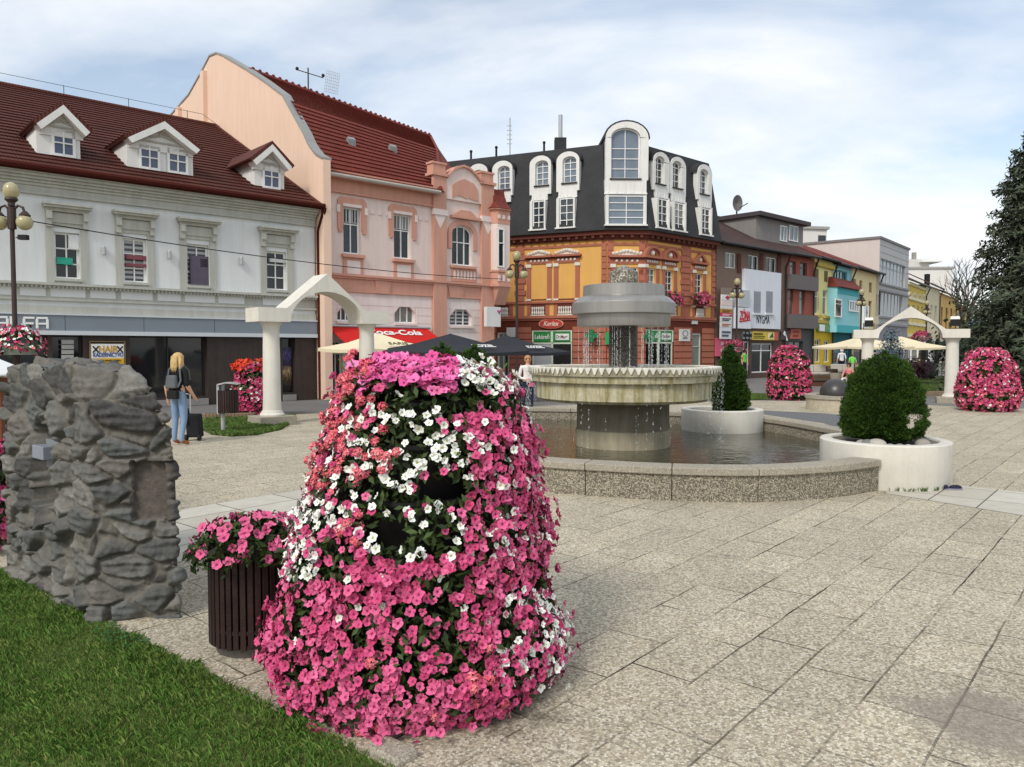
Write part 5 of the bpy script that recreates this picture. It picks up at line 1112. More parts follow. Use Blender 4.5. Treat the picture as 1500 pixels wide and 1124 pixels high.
def quoin(F, s0, s1, alt=.1):
    z = zbt + .1; k = 0
    while z < zOE - .75: e = alt if k % 2 else 0; bk.box(s0 - e, s1 + e, -.06 - .02 * (k % 2), 0, z, z + .24, F); z += .30; k += 1
    bk.box(s0, s1, -.03, 0, z_s, zOE - .5, F)
quoin(OL, OL.S(757), OL.S(768)); quoin(OL, OL.S(881), -.02, .0); quoin(OC, .02, .3, 0); quoin(OC, wC - .3, wC - .02, 0); quoin(F1, sC + .02, F1.S(947.5), 0); quoin(F1, F1.S(997), F1.S(1010)); quoin(F1, F1.S(1041), sRE - .02, 0)
for F, rs, kind in ((OL, hl, 'flat'), (F1, hr[:2], 'arch'), (F1, hr[2:], 'tri'), (OC, hc, 'flat')):
    for a, c, z0, z1 in rs:
        m_ = .26; cc = (a + c) / 2; w = (c - a) / 2 + m_
        for q in (a - m_, c + .04): bk.box(q, q + m_ - .04, -.06, 0, z0 - .05, z1, F); wt.box(q - .03, q + m_ - .01, -.1, 0, z1, z1 + .16, F); wt.box(q - .02, q + m_ - .02, -.09, 0, z0 - .13, z0 - .04, F)
        bk.box(a - m_, c + m_, -.05, 0, z1 + .17, z1 + .48, F)
        for k in range(5): wt.ball(F.w(cc + (k - 2) * w * .32, -.05, z1 + .32), .075, 6, 4)
        bk.box(cc - w - .1, cc + w + .1, -.22, 0, z1 + .48, z1 + .58, F); dk.box(cc - w - .05, cc + w + .05, -.14, 0, z1 + .42, z1 + .48, F); zz_ = z1 + .58
        if kind == 'flat':
            wt.prism([(cc - w, zz_), (cc + w, zz_), (cc + w * .6, zz_ + .16), (cc + .2, zz_ + .30), (cc - .2, zz_ + .30), (cc - w * .6, zz_ + .16)], -.06, 0, F)
            for k in range(9): wt.ball(F.w(cc + (k - 4) * w * .21, -.07, zz_ + .10 + .13 * (1 - abs(k - 4) / 4)), .09, 6, 4)
        elif kind == 'arch': arcs(bk, F, cc, zz_, w + .1, .52, .2); arcs(bk, F, cc, zz_, w * .72, .4, .1); wt.ball(F.w(cc, -.05, zz_ + .16), .14, 8, 5)
        else:
            for sgn in (-1, 1): bk.prism([(cc + sgn * (w + .12), zz_), (cc, zz_ + .52), (cc, zz_ + .38), (cc + sgn * (w - .15), zz_)], -.2, 0, F)
            wt.ball(F.w(cc, -.05, zz_ + .14), .13, 8, 5)
        wt.build('window_ornament', MORN, OB); wt = MB()
        if F is OL: dk.box(a - m_, c + m_, -.012, 0, z0 - .12, z0 - .05, F)
for F, x0, x1 in ((OL, 779, 798), (OL, 818, 838), (OL, 731, 745), (F1, 976, 988), (F1, 1018, 1029)):
    s0, s1 = F.S(x0), F.S(x1); bk.box(s0 - .25, s1 + .25, -.03, 0, z_s + .12, zbt - .05, F); dk.box(s0 - .04, s1 + .04, -.045, 0, zbb - .12, zbt - .1, F); n = 6
    for k in range(n): x = s0 + (s1 - s0) * (k + .5) / n; wt.lathe([(.035, 0), (.06, .08), (.03, .2), (.055, .32), (.035, .4)], F.w(x, -.075, zbb - .1), 8)
    wt.box(s0 - .04, s1 + .04, -.12, -.03, zbb - .16, zbb - .11, F); wt.build('balustrade', MORN, OB); wt = MB()
bk.build('brick_trim', MBK, OB); split(dk, 'dark_trim', MDK, OB)
b = MB()
for g, z0, z1 in ((-.10, zOE - .5, zOE - .42), (-.16, zOE - .42, zOE - .28), (-.34, zOE - .28, zOE - .08)): skirt(b, g, z0, g, z1 - .004, .1)
for F, s0, s1 in planes:
    n = int((s1 - s0) / .42)
    for k in range(n): x = s0 + (s1 - s0) * (k + .5) / n; b.box(x - .07, x + .07, -.30, -.15, zOE - .42, zOE - .29, F)
b.build('cornice', MDK, OB)
zT = F1.Z(952, 215, .45); b = MB(); skirt(b, -.48, zOE - .08, -.46, zOE + .05, .5); skirt(b, -.40, zOE + .05, .45, zT, 6.); A = offs(.45, zT); B_ = offs(5, zT + .5); C_ = offs(9, zT - .2)
for k in range(3): b.add([A[k], A[k + 1], B_[k + 1], B_[k]], [(0, 1, 2, 3)]); b.add([B_[k], B_[k + 1], C_[k + 1], C_[k]], [(0, 1, 2, 3)])
rfO = b.build('mansard_roof', MSL, OB, recalc=False)
b = MB(); b.add([offs(-.44, zOE)[3], offs(.45, zT)[3], offs(9, zT)[3], offs(9, zOE)[3]], [(0, 1, 2, 3, 4)]); b.build('roof_end', MSL, OB, recalc=False)
def top_dormer(F, o, w, ap, lw_, lo, cols=2, rows=(.27, .52, .77), inn=-.14):
    s0, s1, z0, z1 = F.rect(*o, inn); cc = (s0 + s1) / 2; ra = (s1 - s0) / 2; ah = ra * .75; n = 12; zt = z1 - ah
    A = [(cc + ra * math.cos(PI * k / n), zt + ah * math.sin(PI * k / n)) for k in range(n + 1)]; a, c, e_, f_ = F.rect(*w, inn); ia = (c - a) / 2; ih = ia * .62; c2 = (a + c) / 2
    b = MB(); I = [(c2 + ia * math.cos(PI * k / n), f_ - ih + ih * math.sin(PI * k / n)) for k in range(n + 1)]
    for k in range(n): b.prism([A[k], A[k + 1], I[k + 1], I[k]], inn, inn + .3, F)
    b.box(s0, a, inn, inn + .3, e_, min(zt, f_ - ih), F); b.box(c, s1, inn, inn + .3, e_, min(zt, f_ - ih), F)
    if zt > f_ - ih: b.prism([(s0, f_ - ih), (a, f_ - ih), A[-1]], inn, inn + .3, F); b.prism([(c, f_ - ih), (s1, f_ - ih), A[0]], inn, inn + .3, F)
    b.box(s0, s1, inn, inn + .3, z0, e_, F); dm = b.build('dormer', MDW, OB)
    b = MB(); g = .09; O_ = [(cc + (ra + g) * math.cos(PI * k / n), zt + (ah + g) * math.sin(PI * k / n)) for k in range(n + 1)]
    b.prism([(s0 - .02, z0 + .1), (s1 + .02, z0 + .1)] + [(cc + (ra + .03) * math.cos(PI * k / n), zt + (ah + .03) * math.sin(PI * k / n)) for k in range(n + 1)], inn + .3, 2.6, F)
    for k in range(n): b.prism([O_[k], O_[k + 1], A[k + 1], A[k]], inn + .05, 2.6, F)
    b.build('dormer_roof', MSL, dm); window(OB, F, (a, c, e_ + .02, f_), cols, rows, MGLASSL if F is not F1 else MGLASS, MWHITE, inn=inn + .18, fw=.06, name='dormer_window', arch=ih)
    b = MB(); s0a, s1a, z0a, z1a = F.rect(*ap, inn); b.box(s0a, s1a, inn - .01, inn + .9, z0a, z1a + .04, F)
    for k in range(5): x = s0a + (s1a - s0a) * (k + .5) / 5; b.box(x - .03, x + .03, inn - .03, inn, z0a + .1, z1a - .12, F)
    b.box(s0a - .03, s1a + .03, inn - .06, inn, z0a, z0a + .07, F); b.build('dormer_apron', MDW, dm); b = MB(); b.box(a - .06, c + .06, inn - .08, inn + .2, e_ - .05, e_ + .01, F); b.build('dormer_sill', MIRON, dm)
    if lo:
        inn -= .30; a, c, e_, f_ = F.rect(*lo, inn); b = MB(); b.box(a, a + .14, inn - .02, inn + .8, e_, f_, F); b.box(c - .08, c, inn - .02, inn + .8, e_, f_, F); b.box(a + .14, c - .08, inn + .3, inn + .8, e_, f_, F); b.box(a - .05, c + .05, inn - .1, inn + .3, e_ - .07, e_, F); b.build('lower_surround', MDW, dm)
        window(OB, F, (a + .14, c - .08, e_, f_), cols, (.25, .5, .75), MGLASSL if F is OC else MGLASS, MWHITE, inn=inn + .1, fw=.05, name='dormer_window')
for o, w, ap, lo in (((686, 240, 714, 290), (693, 249, 708, 281), (689, 290, 711, 298), None), ((721, 235.5, 750.5, 287), (729, 243, 746.6, 278), (724, 287, 748, 297), None), ((775.7, 228, 807, 285), (784, 235, 803, 272), (779, 285, 802, 294), (776, 294, 799, 336)), ((815, 222, 848.5, 280), (824, 229, 844, 268), (818, 280, 845, 290), (815, 290, 842, 333))): top_dormer(OL, o, w, ap, 0, lo)
for o, w, ap, lo in (((957.7, 223, 981, 280), (961, 229, 974, 270), (960, 280, 979, 291), (962, 291, 981, 334)), ((982.5, 230, 1005, 286), (986, 236, 999, 276), (984, 286, 1004, 297), (986, 297, 1005, 338)), ((1022.5, 241, 1043, 294), (1026, 248, 1038, 285), (1024, 294, 1042, 305), (1026, 305, 1043, 344))): top_dormer(F1, o, w, ap, 0, lo)
top_dormer(OC, (887, 178, 950, 264), (895, 187, 938, 262), (886, 264, 947, 285), 0, (887, 286, 947, 329), 2, (.2, .4, .6), inn=-.2)
b = MB()
for k in (-1, 1): s, z = OC.hit(916, 212, .2); s2, z2 = OC.hit(916 + 13 * k, 194, .2); b.tube([OC.w(s, .1, z), OC.w(s2, .1, z2)], .025, 5)
b.build('fan_bars', MWHITE, OB)
ch = thing('chimney', 'dark roof chimney with a tall steel flue on the black mansard roof', 'chimney', offs(2, zT)[1]); p = at(821, 205, 41.5); b = MB(); b.box(p.x - .32, p.x + .3, p.y - .3, p.y + .3, p.z - 1.4, p.z + .05); b.build('stack', MSL, ch); b = MB(); b.tube([p, p + Vector((0, 0, 1.3))], .11, 10); b.build('flue', MGREYMET, ch, smooth=True, angle=40)
an2 = thing('roof_mast', 'thin tall lattice aerial on the black roof of the orange building', 'antenna', at(747, 222, 44)); p = at(747, 224, 44); b = MB(); b.tube([p - Vector((0, 0, 1.5)), p + Vector((0, 0, 1.95))], .035, 6)
for k in range(5): b.tube([p + Vector((-.18, 0, .5 + .25 * k)), p + Vector((.12, 0, .5 + .25 * k))], .015, 4)
b.build('mast', MGREYMET, an2)
b = MB()
for x, y in ((690, 228), (727, 222), (797, 215)): b = MB(); q = at(x, y, 44); b.tube([q - Vector((0, 0, .6)), q + Vector((0, 0, .2))], .06, 8); b.ball(q + Vector((0, 0, .22)), .09, 8, 6); b.build('vent_pipe', MBLACK, rfO)
# oval script sign, small plates, crosses, flower boxes
ov_ = thing('oval_sign', 'red oval sign with cream rim and cream script above the left pharmacy window', 'sign', OL.w(OL.S(808), -.1, OL.Z(808, 475))); r = OL.rect(790, 467.3, 826, 482); c, cz, ra, rb = (r[0] + r[1]) / 2, (r[2] + r[3]) / 2, (r[1] - r[0]) / 2, (r[3] - r[2]) / 2
for nm, k, o_, m_ in (('rim', 1.0, -.10, mat('e8b890', .6)), ('face', .93, -.12, mat('b8403c', .6, .08, 3))): b = MB(); b.prism([(c + ra * k * math.cos(2 * PI * j / 32), cz + rb * k * math.sin(2 * PI * j / 32)) for j in range(32)], o_, -.02, OL); b.build(nm, m_, ov_)
text(ov_, OL, c, cz, -.13, 'Kerlex', rb * .95, mat('f0dcc8', .6), ra * 1.25, .3, off=.004)
for F, q, lab in ((OL, (743, 480, 757, 494), 'small pale framed sign above the door beside the lamp post'), (F1, (994, 482.5, 1009, 500), 'white rectangular shop sign on the brick wall right of the corner window'), (F1, (1012, 470, 1020, 475), 'tiny white house number plate above the narrow door')):
    b = MB(); bx(b, F, *q, .1); o = b.build('wall_sign', mat('e2e0da', .6, .15, 12), None, bevel=.008); tag(o, lab, 'sign')
    if F is F1 and q[0] == 994:
        WL[o] = o.location.copy(); r = F.rect(*q); text(o, F, (r[0] + r[1]) / 2, r[2] + (r[3] - r[2]) * .25, -.105, 'BAR', .1, MBLACK, .4); b = MB(); n = 20
        for k in range(n): t0, t1 = 2 * PI * k / n, 2 * PI * (k + 1) / n; f = lambda r_, t_: ((r[0] + r[1]) / 2 + r_ * .24 * math.cos(t_), r[2] + (r[3] - r[2]) * .64 + r_ * .16 * math.sin(t_)); b.prism([f(.85, t0), f(1, t0), f(1, t1), f(.85, t1)], -.108, -.1, F)
        b.build('ring_mark', MBLACK, o)
def cross(F, x, y, lab, w=.32):
    s, z = F.hit(x, y, -.4); b = MB(); b.box(s - w, s + w, -.5, -.36, z - w / 3, z + w / 3, F); b.box(s - w / 3, s + w / 3, -.505, -.355, z - w, z + w, F); b.box(s - .03, s + .03, -.36, 0, z - .03, z + .03, F); o = b.build('pharmacy_cross', mat('1f7a4a', .5, .1, 3), None, bevel=.01); tag(o, lab, 'sign')
cross(OL, 867, 492, 'green pharmacy cross left of the fountain column'); cross(F1, 951, 493, 'green pharmacy cross over the right corner window')
b = MB(); bx(b, OL, 889, 487, 897, 505, .3); o = b.build('pharmacy_box', mat('2f9a5a', .4, .1, 3), None, bevel=.01); tag(o, 'green upright light box close to the fountain column', 'sign')
def flower_box(F, x0, x1, y, lab, grp='flower boxes on the orange building'):
    s0, s1 = F.S(x0, -.3), F.S(x1, -.3); z = F.Z((x0 + x1) / 2, y, -.3); t = thing('flower_box', lab, 'flower box', F.w((s0 + s1) / 2, -.3, z), grp); b = MB(); b.box(s0, s1, -.42, -.16, z - .14, z + .06, F); b.build('trough', mat('4a3a2c', .8), t)
    n = 260; P = np.array([F.w(rng.uniform(s0 - .15, s1 + .15), -.3 + rng.normal(0, .13), z + rng.normal(.12, .17)) for _ in range(n)]); N = np.tile([[-F.i.x, -F.i.y, .4]], (n, 1)); V, Fx = leaves(P, N, .14, .8, .6); npmesh('foliage', V, Fx, leafmat('box_leaf', ['4a6a2c', '35541f', '5d7a38']), t, c=t.location)
    P = P[:150] + np.array([-F.i.x, -F.i.y, .1]) * .1; V, Fx, mi = blooms(P, N[:150], .075, PETS); o = npmesh('blooms', V, Fx, MDRED, t, mi, c=t.location); o['kind'] = 'stuff'
flower_box(F1, 977, 993, 440, 'window box of pink flowers half hidden behind the fountain rings'); flower_box(F1, 1018, 1036, 441, 'window box of pink flowers under the right pedimented window')
# ================================================================== D. the street on the right
def simple(name, label, F, x0, x1, ytop, m, D=10, yref=None, holes=(), cols=2, rows=(.6,), gl=None, fr=None, z0=0., out=0., lower=None, yl=None, lholes=()):
    s0, s1 = F.S(x0, -out, 480), F.S(x1, -out, 480); xr = yref or (x0 + x1) / 2; zt = F.Z(xr, ytop, -out); t = thing(name, label, 'building', F.w((s0 + s1) / 2, 2, 0)); hr_ = [F.rect(*h, -out) for h in holes]
    zl = F.Z(xr, yl, -out) if yl else 0
    wall(t, F, s0 + .01, s1 - .01, zl, zt, hr_, m, inn=-out, name='upper_wall' if yl else 'wall')
    lh = [F.rect(*h, -out) for h in lholes]; lh = [(a, c, max(.02, e_), f_) for a, c, e_, f_ in lh]
    if yl: wall(t, F, s0 + .01, s1 - .01, 0, zl, lh, lower or m, inn=-out, name='ground_wall')
    body(t, F, s0 + .01, s1 - .01, zt, D, m, .25 - out)
    for r in hr_: window(t, F, r, cols, rows, gl or MGLASS, fr or MWHITE, inn=.1 - out, fw=.06, mw=.05)
    for r in lh: window(t, F, r, 2, (.75,), MSHOP, fr or MWHITE, inn=.1 - out, fw=.07, mw=.05, name='shop_window')
    return t, s0, s1, zt, zl
def rf_slab(t, F, s0, s1, zt, rise, D, m, over=.4, th=.12, name='roof', gut=True):
    b = MB(); A = [F.w(s0, -over, zt), F.w(s1, -over, zt), F.w(s1, D / 2, zt + rise), F.w(s0, D / 2, zt + rise), F.w(s1, D, zt), F.w(s0, D, zt)]; up = Vector((0, 0, th))
    b.add(A + [p + up for p in A], [(6, 7, 8, 9), (9, 8, 10, 11), (0, 1, 7, 6), (1, 2, 8, 7), (2, 4, 10, 8), (0, 3, 9, 6), (3, 5, 11, 9), (0, 1, 2, 3)]); r = b.build(name, m, t)
    if gut: b = MB(); b.tube([F.w(s0, -over - .06, zt + .03), F.w(s1, -over - .06, zt + .03)], .09, 6); b.tube([F.w(s1 - .15, -over, zt), F.w(s1 - .15, -.1, zt - .8), F.w(s1 - .15, -.1, 0)], .06, 6); b.build('gutter', MIRON, t)
    return r
MBROWN = mat('7d6a5e', .85, .06, 1, .06, 25, streak=.08); MREDP = mat('a25c4e', .85, .08, 1, .06, 25, streak=.08); MDGR = mat('4b4a4b', .6, .1, 2, spec=.4); MT3 = tiles('dark_roof_tile', '4f3b36', UA1, 3); MPANW = mat('e0e4ea', .6, .04, 1.2, streak=.05)
t, s0, s1, zt, zl = simple('brown_building', 'brown shop building with a white shop panel beside the orange corner house', F1, 1048, 1150, 366, MBROWN, 12, 1105, [(1062, 370, 1079, 393), (1096, 374, 1112, 398), (1122, 377, 1138, 401)], 2, (), lower=mat('5d4a44', .8, .1, 2), yl=497, lholes=[(1101, 503, 1132, 546), (1084, 500, 1098, 548)])
rf_slab(t, F1, s0, s1, zt, 3.4, 12, MT3)
for x in (1079.5, 1112.5, 1138.5): b = MB(); r = F1.rect(x, 372, x + 5, 400); b.box(r[0], r[1], -.05, 0, r[2], r[3], F1); b.build('shutter', mat('5a2a22', .7), t)
b = MB(); r = F1.rect(1091, 397, 1144, 481.5, -.2); b.box(r[0], r[1], -.2, 0, r[2], r[3], F1); pn = b.build('white_panel', MPANW, t)
for x0, x1 in ((1104, 1114), (1122, 1131.5)):
    b = MB(); r = F1.rect(x0, 427, x1, 459, -.2); b.box(r[0], r[1], -.215, -.19, r[2], r[3], F1); b.build('slot_window', mat('8f949a', .4, .2, 2, spec=.4), t); b = MB(); b.box(r[0] - .12, r[1] + .12, -.3, -.19, r[2] - .1, r[2], F1); b.build('slot_sill', MPANW, t)
ny = thing('shop_lettering', 'black NYGMA lettering on the white panel of the brown building', 'sign', F1.w(F1.S(1117, -.2), -.2, F1.Z(1117, 469, -.2))); text(ny, F1, F1.S(1117.5, -.2), F1.Z(1117, 469, -.2), -.21, 'NYGMA', .5, MBLACK, F1.S(1127, -.2) - F1.S(1108, -.2))
zo_ = thing('shop_sign', 'white square sign with red ZONA lettering beside the white panel', 'sign', F1.w(F1.S(1087), -.4, F1.Z(1087, 466))); r = F1.rect(1075, 451, 1090.5, 481.5, -.4) if 0 else F1.rect(1076, 451, 1098, 481.5, -.3); b = MB(); b.box(r[0], r[1], -.4, 0, r[2], r[3], F1); b.build('board', MPANW, zo_); b = MB(); r2 = F1.rect(1083, 425, 1099, 450, -.4); b.box(r2[0], r2[1], -.38, 0, r2[2], r2[3], F1); b.build('upper_board', mat('bfc3c6', .6), zo_)
c = (r[0] + r[1]) / 2 + .1; text(zo_, F1, c, r[2] + (r[3] - r[2]) * .6, -.42, 'ZÓNA', .5, mat('c8202c', .6), (r[1] - r[0]) * .7, .15, off=.02); b = MB(); b.prism([(c - .6, r[2] + .42), (c + .6, r[2] + .52), (c + .6, r[2] + .46), (c - .5, r[2] + .34)], -.42, -.4, F1); b.build('underline', mat('c8202c', .6), zo_)
tt = thing('banner_totem', 'tall column of white and red shop banners on the brown wall', 'sign', F1.w(F1.S(1064), -.3, F1.Z(1064, 465))); ym = [422, 432, 440, 448, 453, 458.5, 464, 472, 480, 497]; cs = ['8a7a70', 'e8e4e2', 'e2cfcb', 'dcdcd6', 'b98a3e', 'c43a52', 'd9dadc', 'e0dedb', 'd6dade']
for k in range(9):
    r = F1.rect(1057 - k * .25, ym[k], 1073 - k * .25, ym[k + 1] - .3, -.3); b = MB(); b.box(r[0], r[1], -.33, -.25, r[2], r[3], F1); b.build('banner_panel', mat(cs[k], .6, .1, 6), tt)
    if k in (4, 5, 6, 7, 8):
        b = MB()
        for j in range(2): b.box(r[0] + .12, r[1] - .12 - .2 * j, -.345, -.33, r[2] + (r[3] - r[2]) * (.5 - .3 * j), r[2] + (r[3] - r[2]) * (.68 - .3 * j), F1)
        b.build('print_line', mat(['7a5520', 'f0d0d4', '3a3a3a', 'b4624a', '555a60'][k - 4], .6), tt)
r = F1.rect(1057, 432, 1073, 440, -.3); c = (r[0] + r[1]) / 2; z = (r[2] + r[3]) / 2; b = MB(); b.prism([(c - .25, z), (c, z - .12), (c + .25, z), (c, z + .12)], -.35, -.33, F1); b.build('diamond_mark', mat('a83a44', .6), tt)
for q, h, lab in (((1047, 495, 1062, 522), 'd4607c', 'pink hanging banner at the foot of the orange corner house'), ((1099, 486, 1137, 498.5), 'd9c04c', 'yellow shop banner over the white framed shop window'), ((1086, 486, 1098, 497), 'a9acb0', 'grey sign with a dark round emblem left of the yellow banner'), ((1142, 486, 1153, 498), '4a4448', 'dark square projecting sign with a white bird figure'), ((1156, 482, 1171, 496.5), 'c46a56', 'orange red framed sign over the dark ground floor')):
    b = MB(); bx(b, F1, *q, .12, 0); o = b.build('shop_sign', mat(h, .6, .15, 5), None); tag(o, lab, 'sign'); WL[o] = o.location.copy(); r = F1.rect(*q); c, z, w, hh = (r[0] + r[1]) / 2, (r[2] + r[3]) / 2, r[1] - r[0], r[3] - r[2]; b = MB()
    if h == 'd9c04c': b.box(c + w * .12, c + w * .32, -.135, -.12, z - hh * .35, z + hh * .35, F1); b.build('pale_patch', mat('efe6c0', .6), o); b = MB(); b.prism([(c + w * .14, z - .1), (c + w * .3, z - .1), (c + w * .28, z + .22)], -.15, -.135, F1); b.box(c - w * .44, c - w * .1, -.135, -.12, z + hh * .12, z + hh * .3, F1); b.box(c - w * .44, c - w * .02, -.135, -.12, z - hh * .1, z - hh * .02, F1); b.box(c - w * .44, c - w * .05, -.135, -.12, z - hh * .3, z - hh * .22, F1); b.build('print_mark', mat('5a4a18', .6), o); b = MB(); b.box(c + w * .36, c + w * .5, -.135, -.12, z - hh * .5, z + hh * .5, F1); b.build('red_patch', mat('c85a50', .6), o)
    elif h == 'a9acb0':
        for k in range(18): t0, t1 = 2 * PI * k / 18, 2 * PI * (k + 1) / 18; f = lambda r_, t_: (c + .3 * r_ * math.cos(t_), z + .3 * r_ * math.sin(t_)); b.prism([f(.75, t0), f(1, t0), f(1, t1), f(.75, t1)], -.14, -.12, F1)
        b.box(c - .45, c + .45, -.15, -.141, z - .08, z + .08, F1); b.build('ring_mark', MBLACK, o)
    elif h == '4a4448': b.prism([(c - .25, z + .1), (c - .1, z + .3), (c + .1, z + .1), (c + .3, z - .3), (c + .15, z - .3), (c, z - .05), (c - .15, z + .02)], -.14, -.12, F1); b.build('figure_mark', MWHITE, o)
    elif h == 'd4607c':
        for k in range(4): b.box(c - .1, c + .16, -.135, -.12, z + .5 - .4 * k, z + .7 - .4 * k, F1)
        b.build('print_mark', mat('eab4c0', .6), o)
    else: b.box(c - w * .3, c + w * .3, -.14, -.12, z + hh * .1, z + hh * .3, F1); b.box(c - w * .3, c + w * .2, -.14, -.12, z - hh * .3, z - hh * .1, F1); b.build('print_mark', mat('8a3a30', .6), o)
# long dormer on the brown and red roofs, dish
b = MB(); d0, d1 = F1.S(1084, 2.2), F1.S(1174, 1.2); zd0, zd1 = F1.Z(1155, 358, 1.2), F1.Z(1155, 327, 1.2); b.box(d0, d1, 1.2, 8, zd0 - 1, zd1, F1); dmx = b.build('dormer', mat('8b8683', .8, .08, 1, streak=.08), t); b = MB(); b.box(d0 - .2, d1 + .3, .8, 8.3, zd1, zd1 + .25, F1); b.build('dormer_roof', mat('4a4344', .7), dmx)
for x0, x1 in ((1142, 1152), (1155, 1168)): window(t, F1, F1.rect(x0, 331, x1, 354, 1.2), 2, (), MGLASSL, MWHITE, inn=1.14, fw=.07, name='dormer_window')
dh = thing('satellite_dish', 'grey satellite dish on the dark roof edge next to the black mansard', 'dish', at(1080, 306, 50)); p = at(1080, 298, 50); b = MB(); n = 20; vs = [p + Vector((0, .1, 0))] + [p + Vector((.34 * math.cos(2 * PI * k / n), -.1 + .08 * math.cos(2 * PI * k / n), .52 * math.sin(2 * PI * k / n))) for k in range(n)]; vs += [v + Vector((0, .05, 0)) for v in vs]; b.add(vs, [(0, 1 + k, 1 + (k + 1) % n) for k in range(n)] + [(n + 1, n + 2 + (k + 1) % n, n + 2 + k) for k in range(n)] + [(1 + k, n + 2 + k, n + 2 + (k + 1) % n, 1 + (k + 1) % n) for k in range(n)]); b.build('reflector', mat('6a6664', .6), dh)
b = MB(); b.tube([p - Vector((0, -.1, 1.6)), p - Vector((0, -.1, .1))], .05, 6); b.tube([p + Vector((.15, -.1, -.3)), p + Vector((.5, -.6, -.1))], .03, 5); b.build('mast', MIRON, dh)
t, s0, s1, zt, zl = simple('red_building', 'narrow red plastered building with two dark grey balconies', F1, 1150, 1191, 376, MREDP, 12, 1170, [(1157, 383, 1166, 403), (1172, 385, 1182, 406), (1155, 424, 1162, 461), (1171, 425, 1179, 462)], 1, (.65,), MGLASS, mat('5a5252', .6), lower=MDGR, yl=481, lholes=[(1155, 500, 1176, 540)])
rf_slab(t, F1, s0, s1, zt, 3.2, 12, MT3)
for y0, y1 in ((403, 424), (461, 481)):
    z0, z1 = F1.Z(1170, y1, -.35), F1.Z(1170, y0, -.35); b = MB(); b.box(s0 + .05, s1 - .05, -.35, -.27, z0, z1, F1); b.box(s0 + .05, s1 - .05, -.27, 0, z0, z0 + .15, F1); b.box(s0 + .05, s0 + .12, -.27, 0, z0 + .15, z1, F1); b.box(s1 - .12, s1 - .05, -.27, 0, z0 + .15, z1, F1); b.build('balcony', mat('6b6463', .6, .1, 3), t)
Q2 = F1.w(F1.S(1191, 0, 480), 0, 0); F2 = Fac(Q2.xy, (935, 1126)); UA2 = math.atan2(F2.d.y, F2.d.x)
MY1 = mat('eadf9a', .85, .05, 1, .05, 20, streak=.05); MY2 = mat('d9b832', .85, .06, 1); MBL = mat('97d3d8', .85, .05, 1, streak=.05); MTE = mat('4fb3b8', .8, .06, 1); MCR = mat('ecd9a6', .85, .05, 1, streak=.06); MT4 = tiles('red_far_tile', '7e3b33', UA2, 2.5)
t, s0, s1, zt, zl = simple('yellow_building', 'pale yellow narrow house with deep yellow ground floor', F2, 1192, 1219, 381, MY1, 12, 1205, [(1193.5, 423, 1199.5, 460), (1205, 425, 1212, 461)], 1, (.7,), MGLASSL, MWHITE, lower=MY2, yl=472, lholes=[(1193.5, 497, 1202, 531), (1207, 499, 1215, 531)])
rf_slab(t, F2, s0, s1, zt, 2.6, 10, MT4)
b = MB()
for x, y in ((1196, 402), (1209.5, 405)): s, z = F2.hit(x, y); b.box(s - .3, s + .3, -.04, .02, z - .35, z + .35, F2)
split(b, 'attic_window', mat('6a5a2c', .7), t); b = MB(); b.box(s0, s1, -.15, 0, zl - .1, zl + .1, F2); b.box(s0, s1, -.2, 0, zt - .5, zt - .25, F2)
for x, y in ((1196.5, 462), (1208.5, 463.5)): s, z = F2.hit(x, y); b.box(s - .5, s + .5, -.2, 0, z - .15, z, F2)
split(b, 'trim', mat('c4ac50', .8), t); b = MB(); bx(b, F2, 1195, 475, 1212, 486, .2); o = b.build('shop_sign', mat('7aa06a', .6, .3, 3), None); tag(o, 'green and white sign on the deep yellow ground floor', 'sign'); WL[o] = o.location.copy(); b = MB(); bx(b, F2, 1196, 476, 1203, 485.5, .24); b.build('white_part', MWHITE, o)
t, s0, s1, zt, zl = simple('blue_building', 'light blue house with teal shop front and small red skirt roof', F2, 1219, 1246, 390, MBL, 12, 1232, [(1224, 397, 1241, 411)], 4, (), MGLASS, mat('4fa0b0', .6), lower=mat('1f6a70', .8), yl=488, lholes=[(1220, 510, 1244, 533)])
rf_slab(t, F2, s0, s1, zt, 2.4, 10, MT4)
z1_ = F2.Z(1230, 421, -.6); z0_ = F2.Z(1230, 487, -.6); b = MB(); a0, a1 = F2.S(1223.5, -.55), F2.S(1262, -.6); b.hull([F2.w(a0, 0, z0_), F2.w(a0 + .1, -.6, z0_), F2.w(a1 - .6, -.6, z0_), F2.w(a1, -.3, z0_), F2.w(a1, 0, z0_)], [F2.w(a0, 0, z1_), F2.w(a0 + .1, -.6, z1_), F2.w(a1 - .6, -.6, z1_), F2.w(a1, -.3, z1_), F2.w(a1, 0, z1_)]); b.build('bay', MBL, t)
b = MB(); b.hull([F2.w(a0 - .05, .1, z1_), F2.w(a0 - .02, -.9, z1_), F2.w(a1 - .4, -.9, z1_), F2.w(a1 + .3, -.3, z1_), F2.w(a1 + .3, .1, z1_)], [F2.w(a0 + .1, .1, z1_ + .7), F2.w(a0 + .2, -.2, z1_ + .7), F2.w(a1 - .8, -.2, z1_ + .7), F2.w(a1 - .5, 0, z1_ + .7), F2.w(a1 - .5, .1, z1_ + .7)]); b.build('skirt_roof', MT4, t)
b = MB(); zz_ = F2.Z(1230, 430, -.6); b.box(a0 + .12, a1 - .62, -.64, -.59, zz_, z1_ - .02, F2); b.box(a0 + .12, a1 - .62, -.64, -.59, z0_, z0_ + .5, F2); split(b, 'teal_band', MTE, t)
window(t, F2, F2.rect(1222, 438, 1232, 465, -.62), 1, (.72,), MGLASS, MWHITE, inn=-.69, fw=.1); window(t, F2, F2.rect(1243, 441, 1257, 457, -.62), 4, (), MGLASSL, MWHITE, inn=-.69, fw=.1)
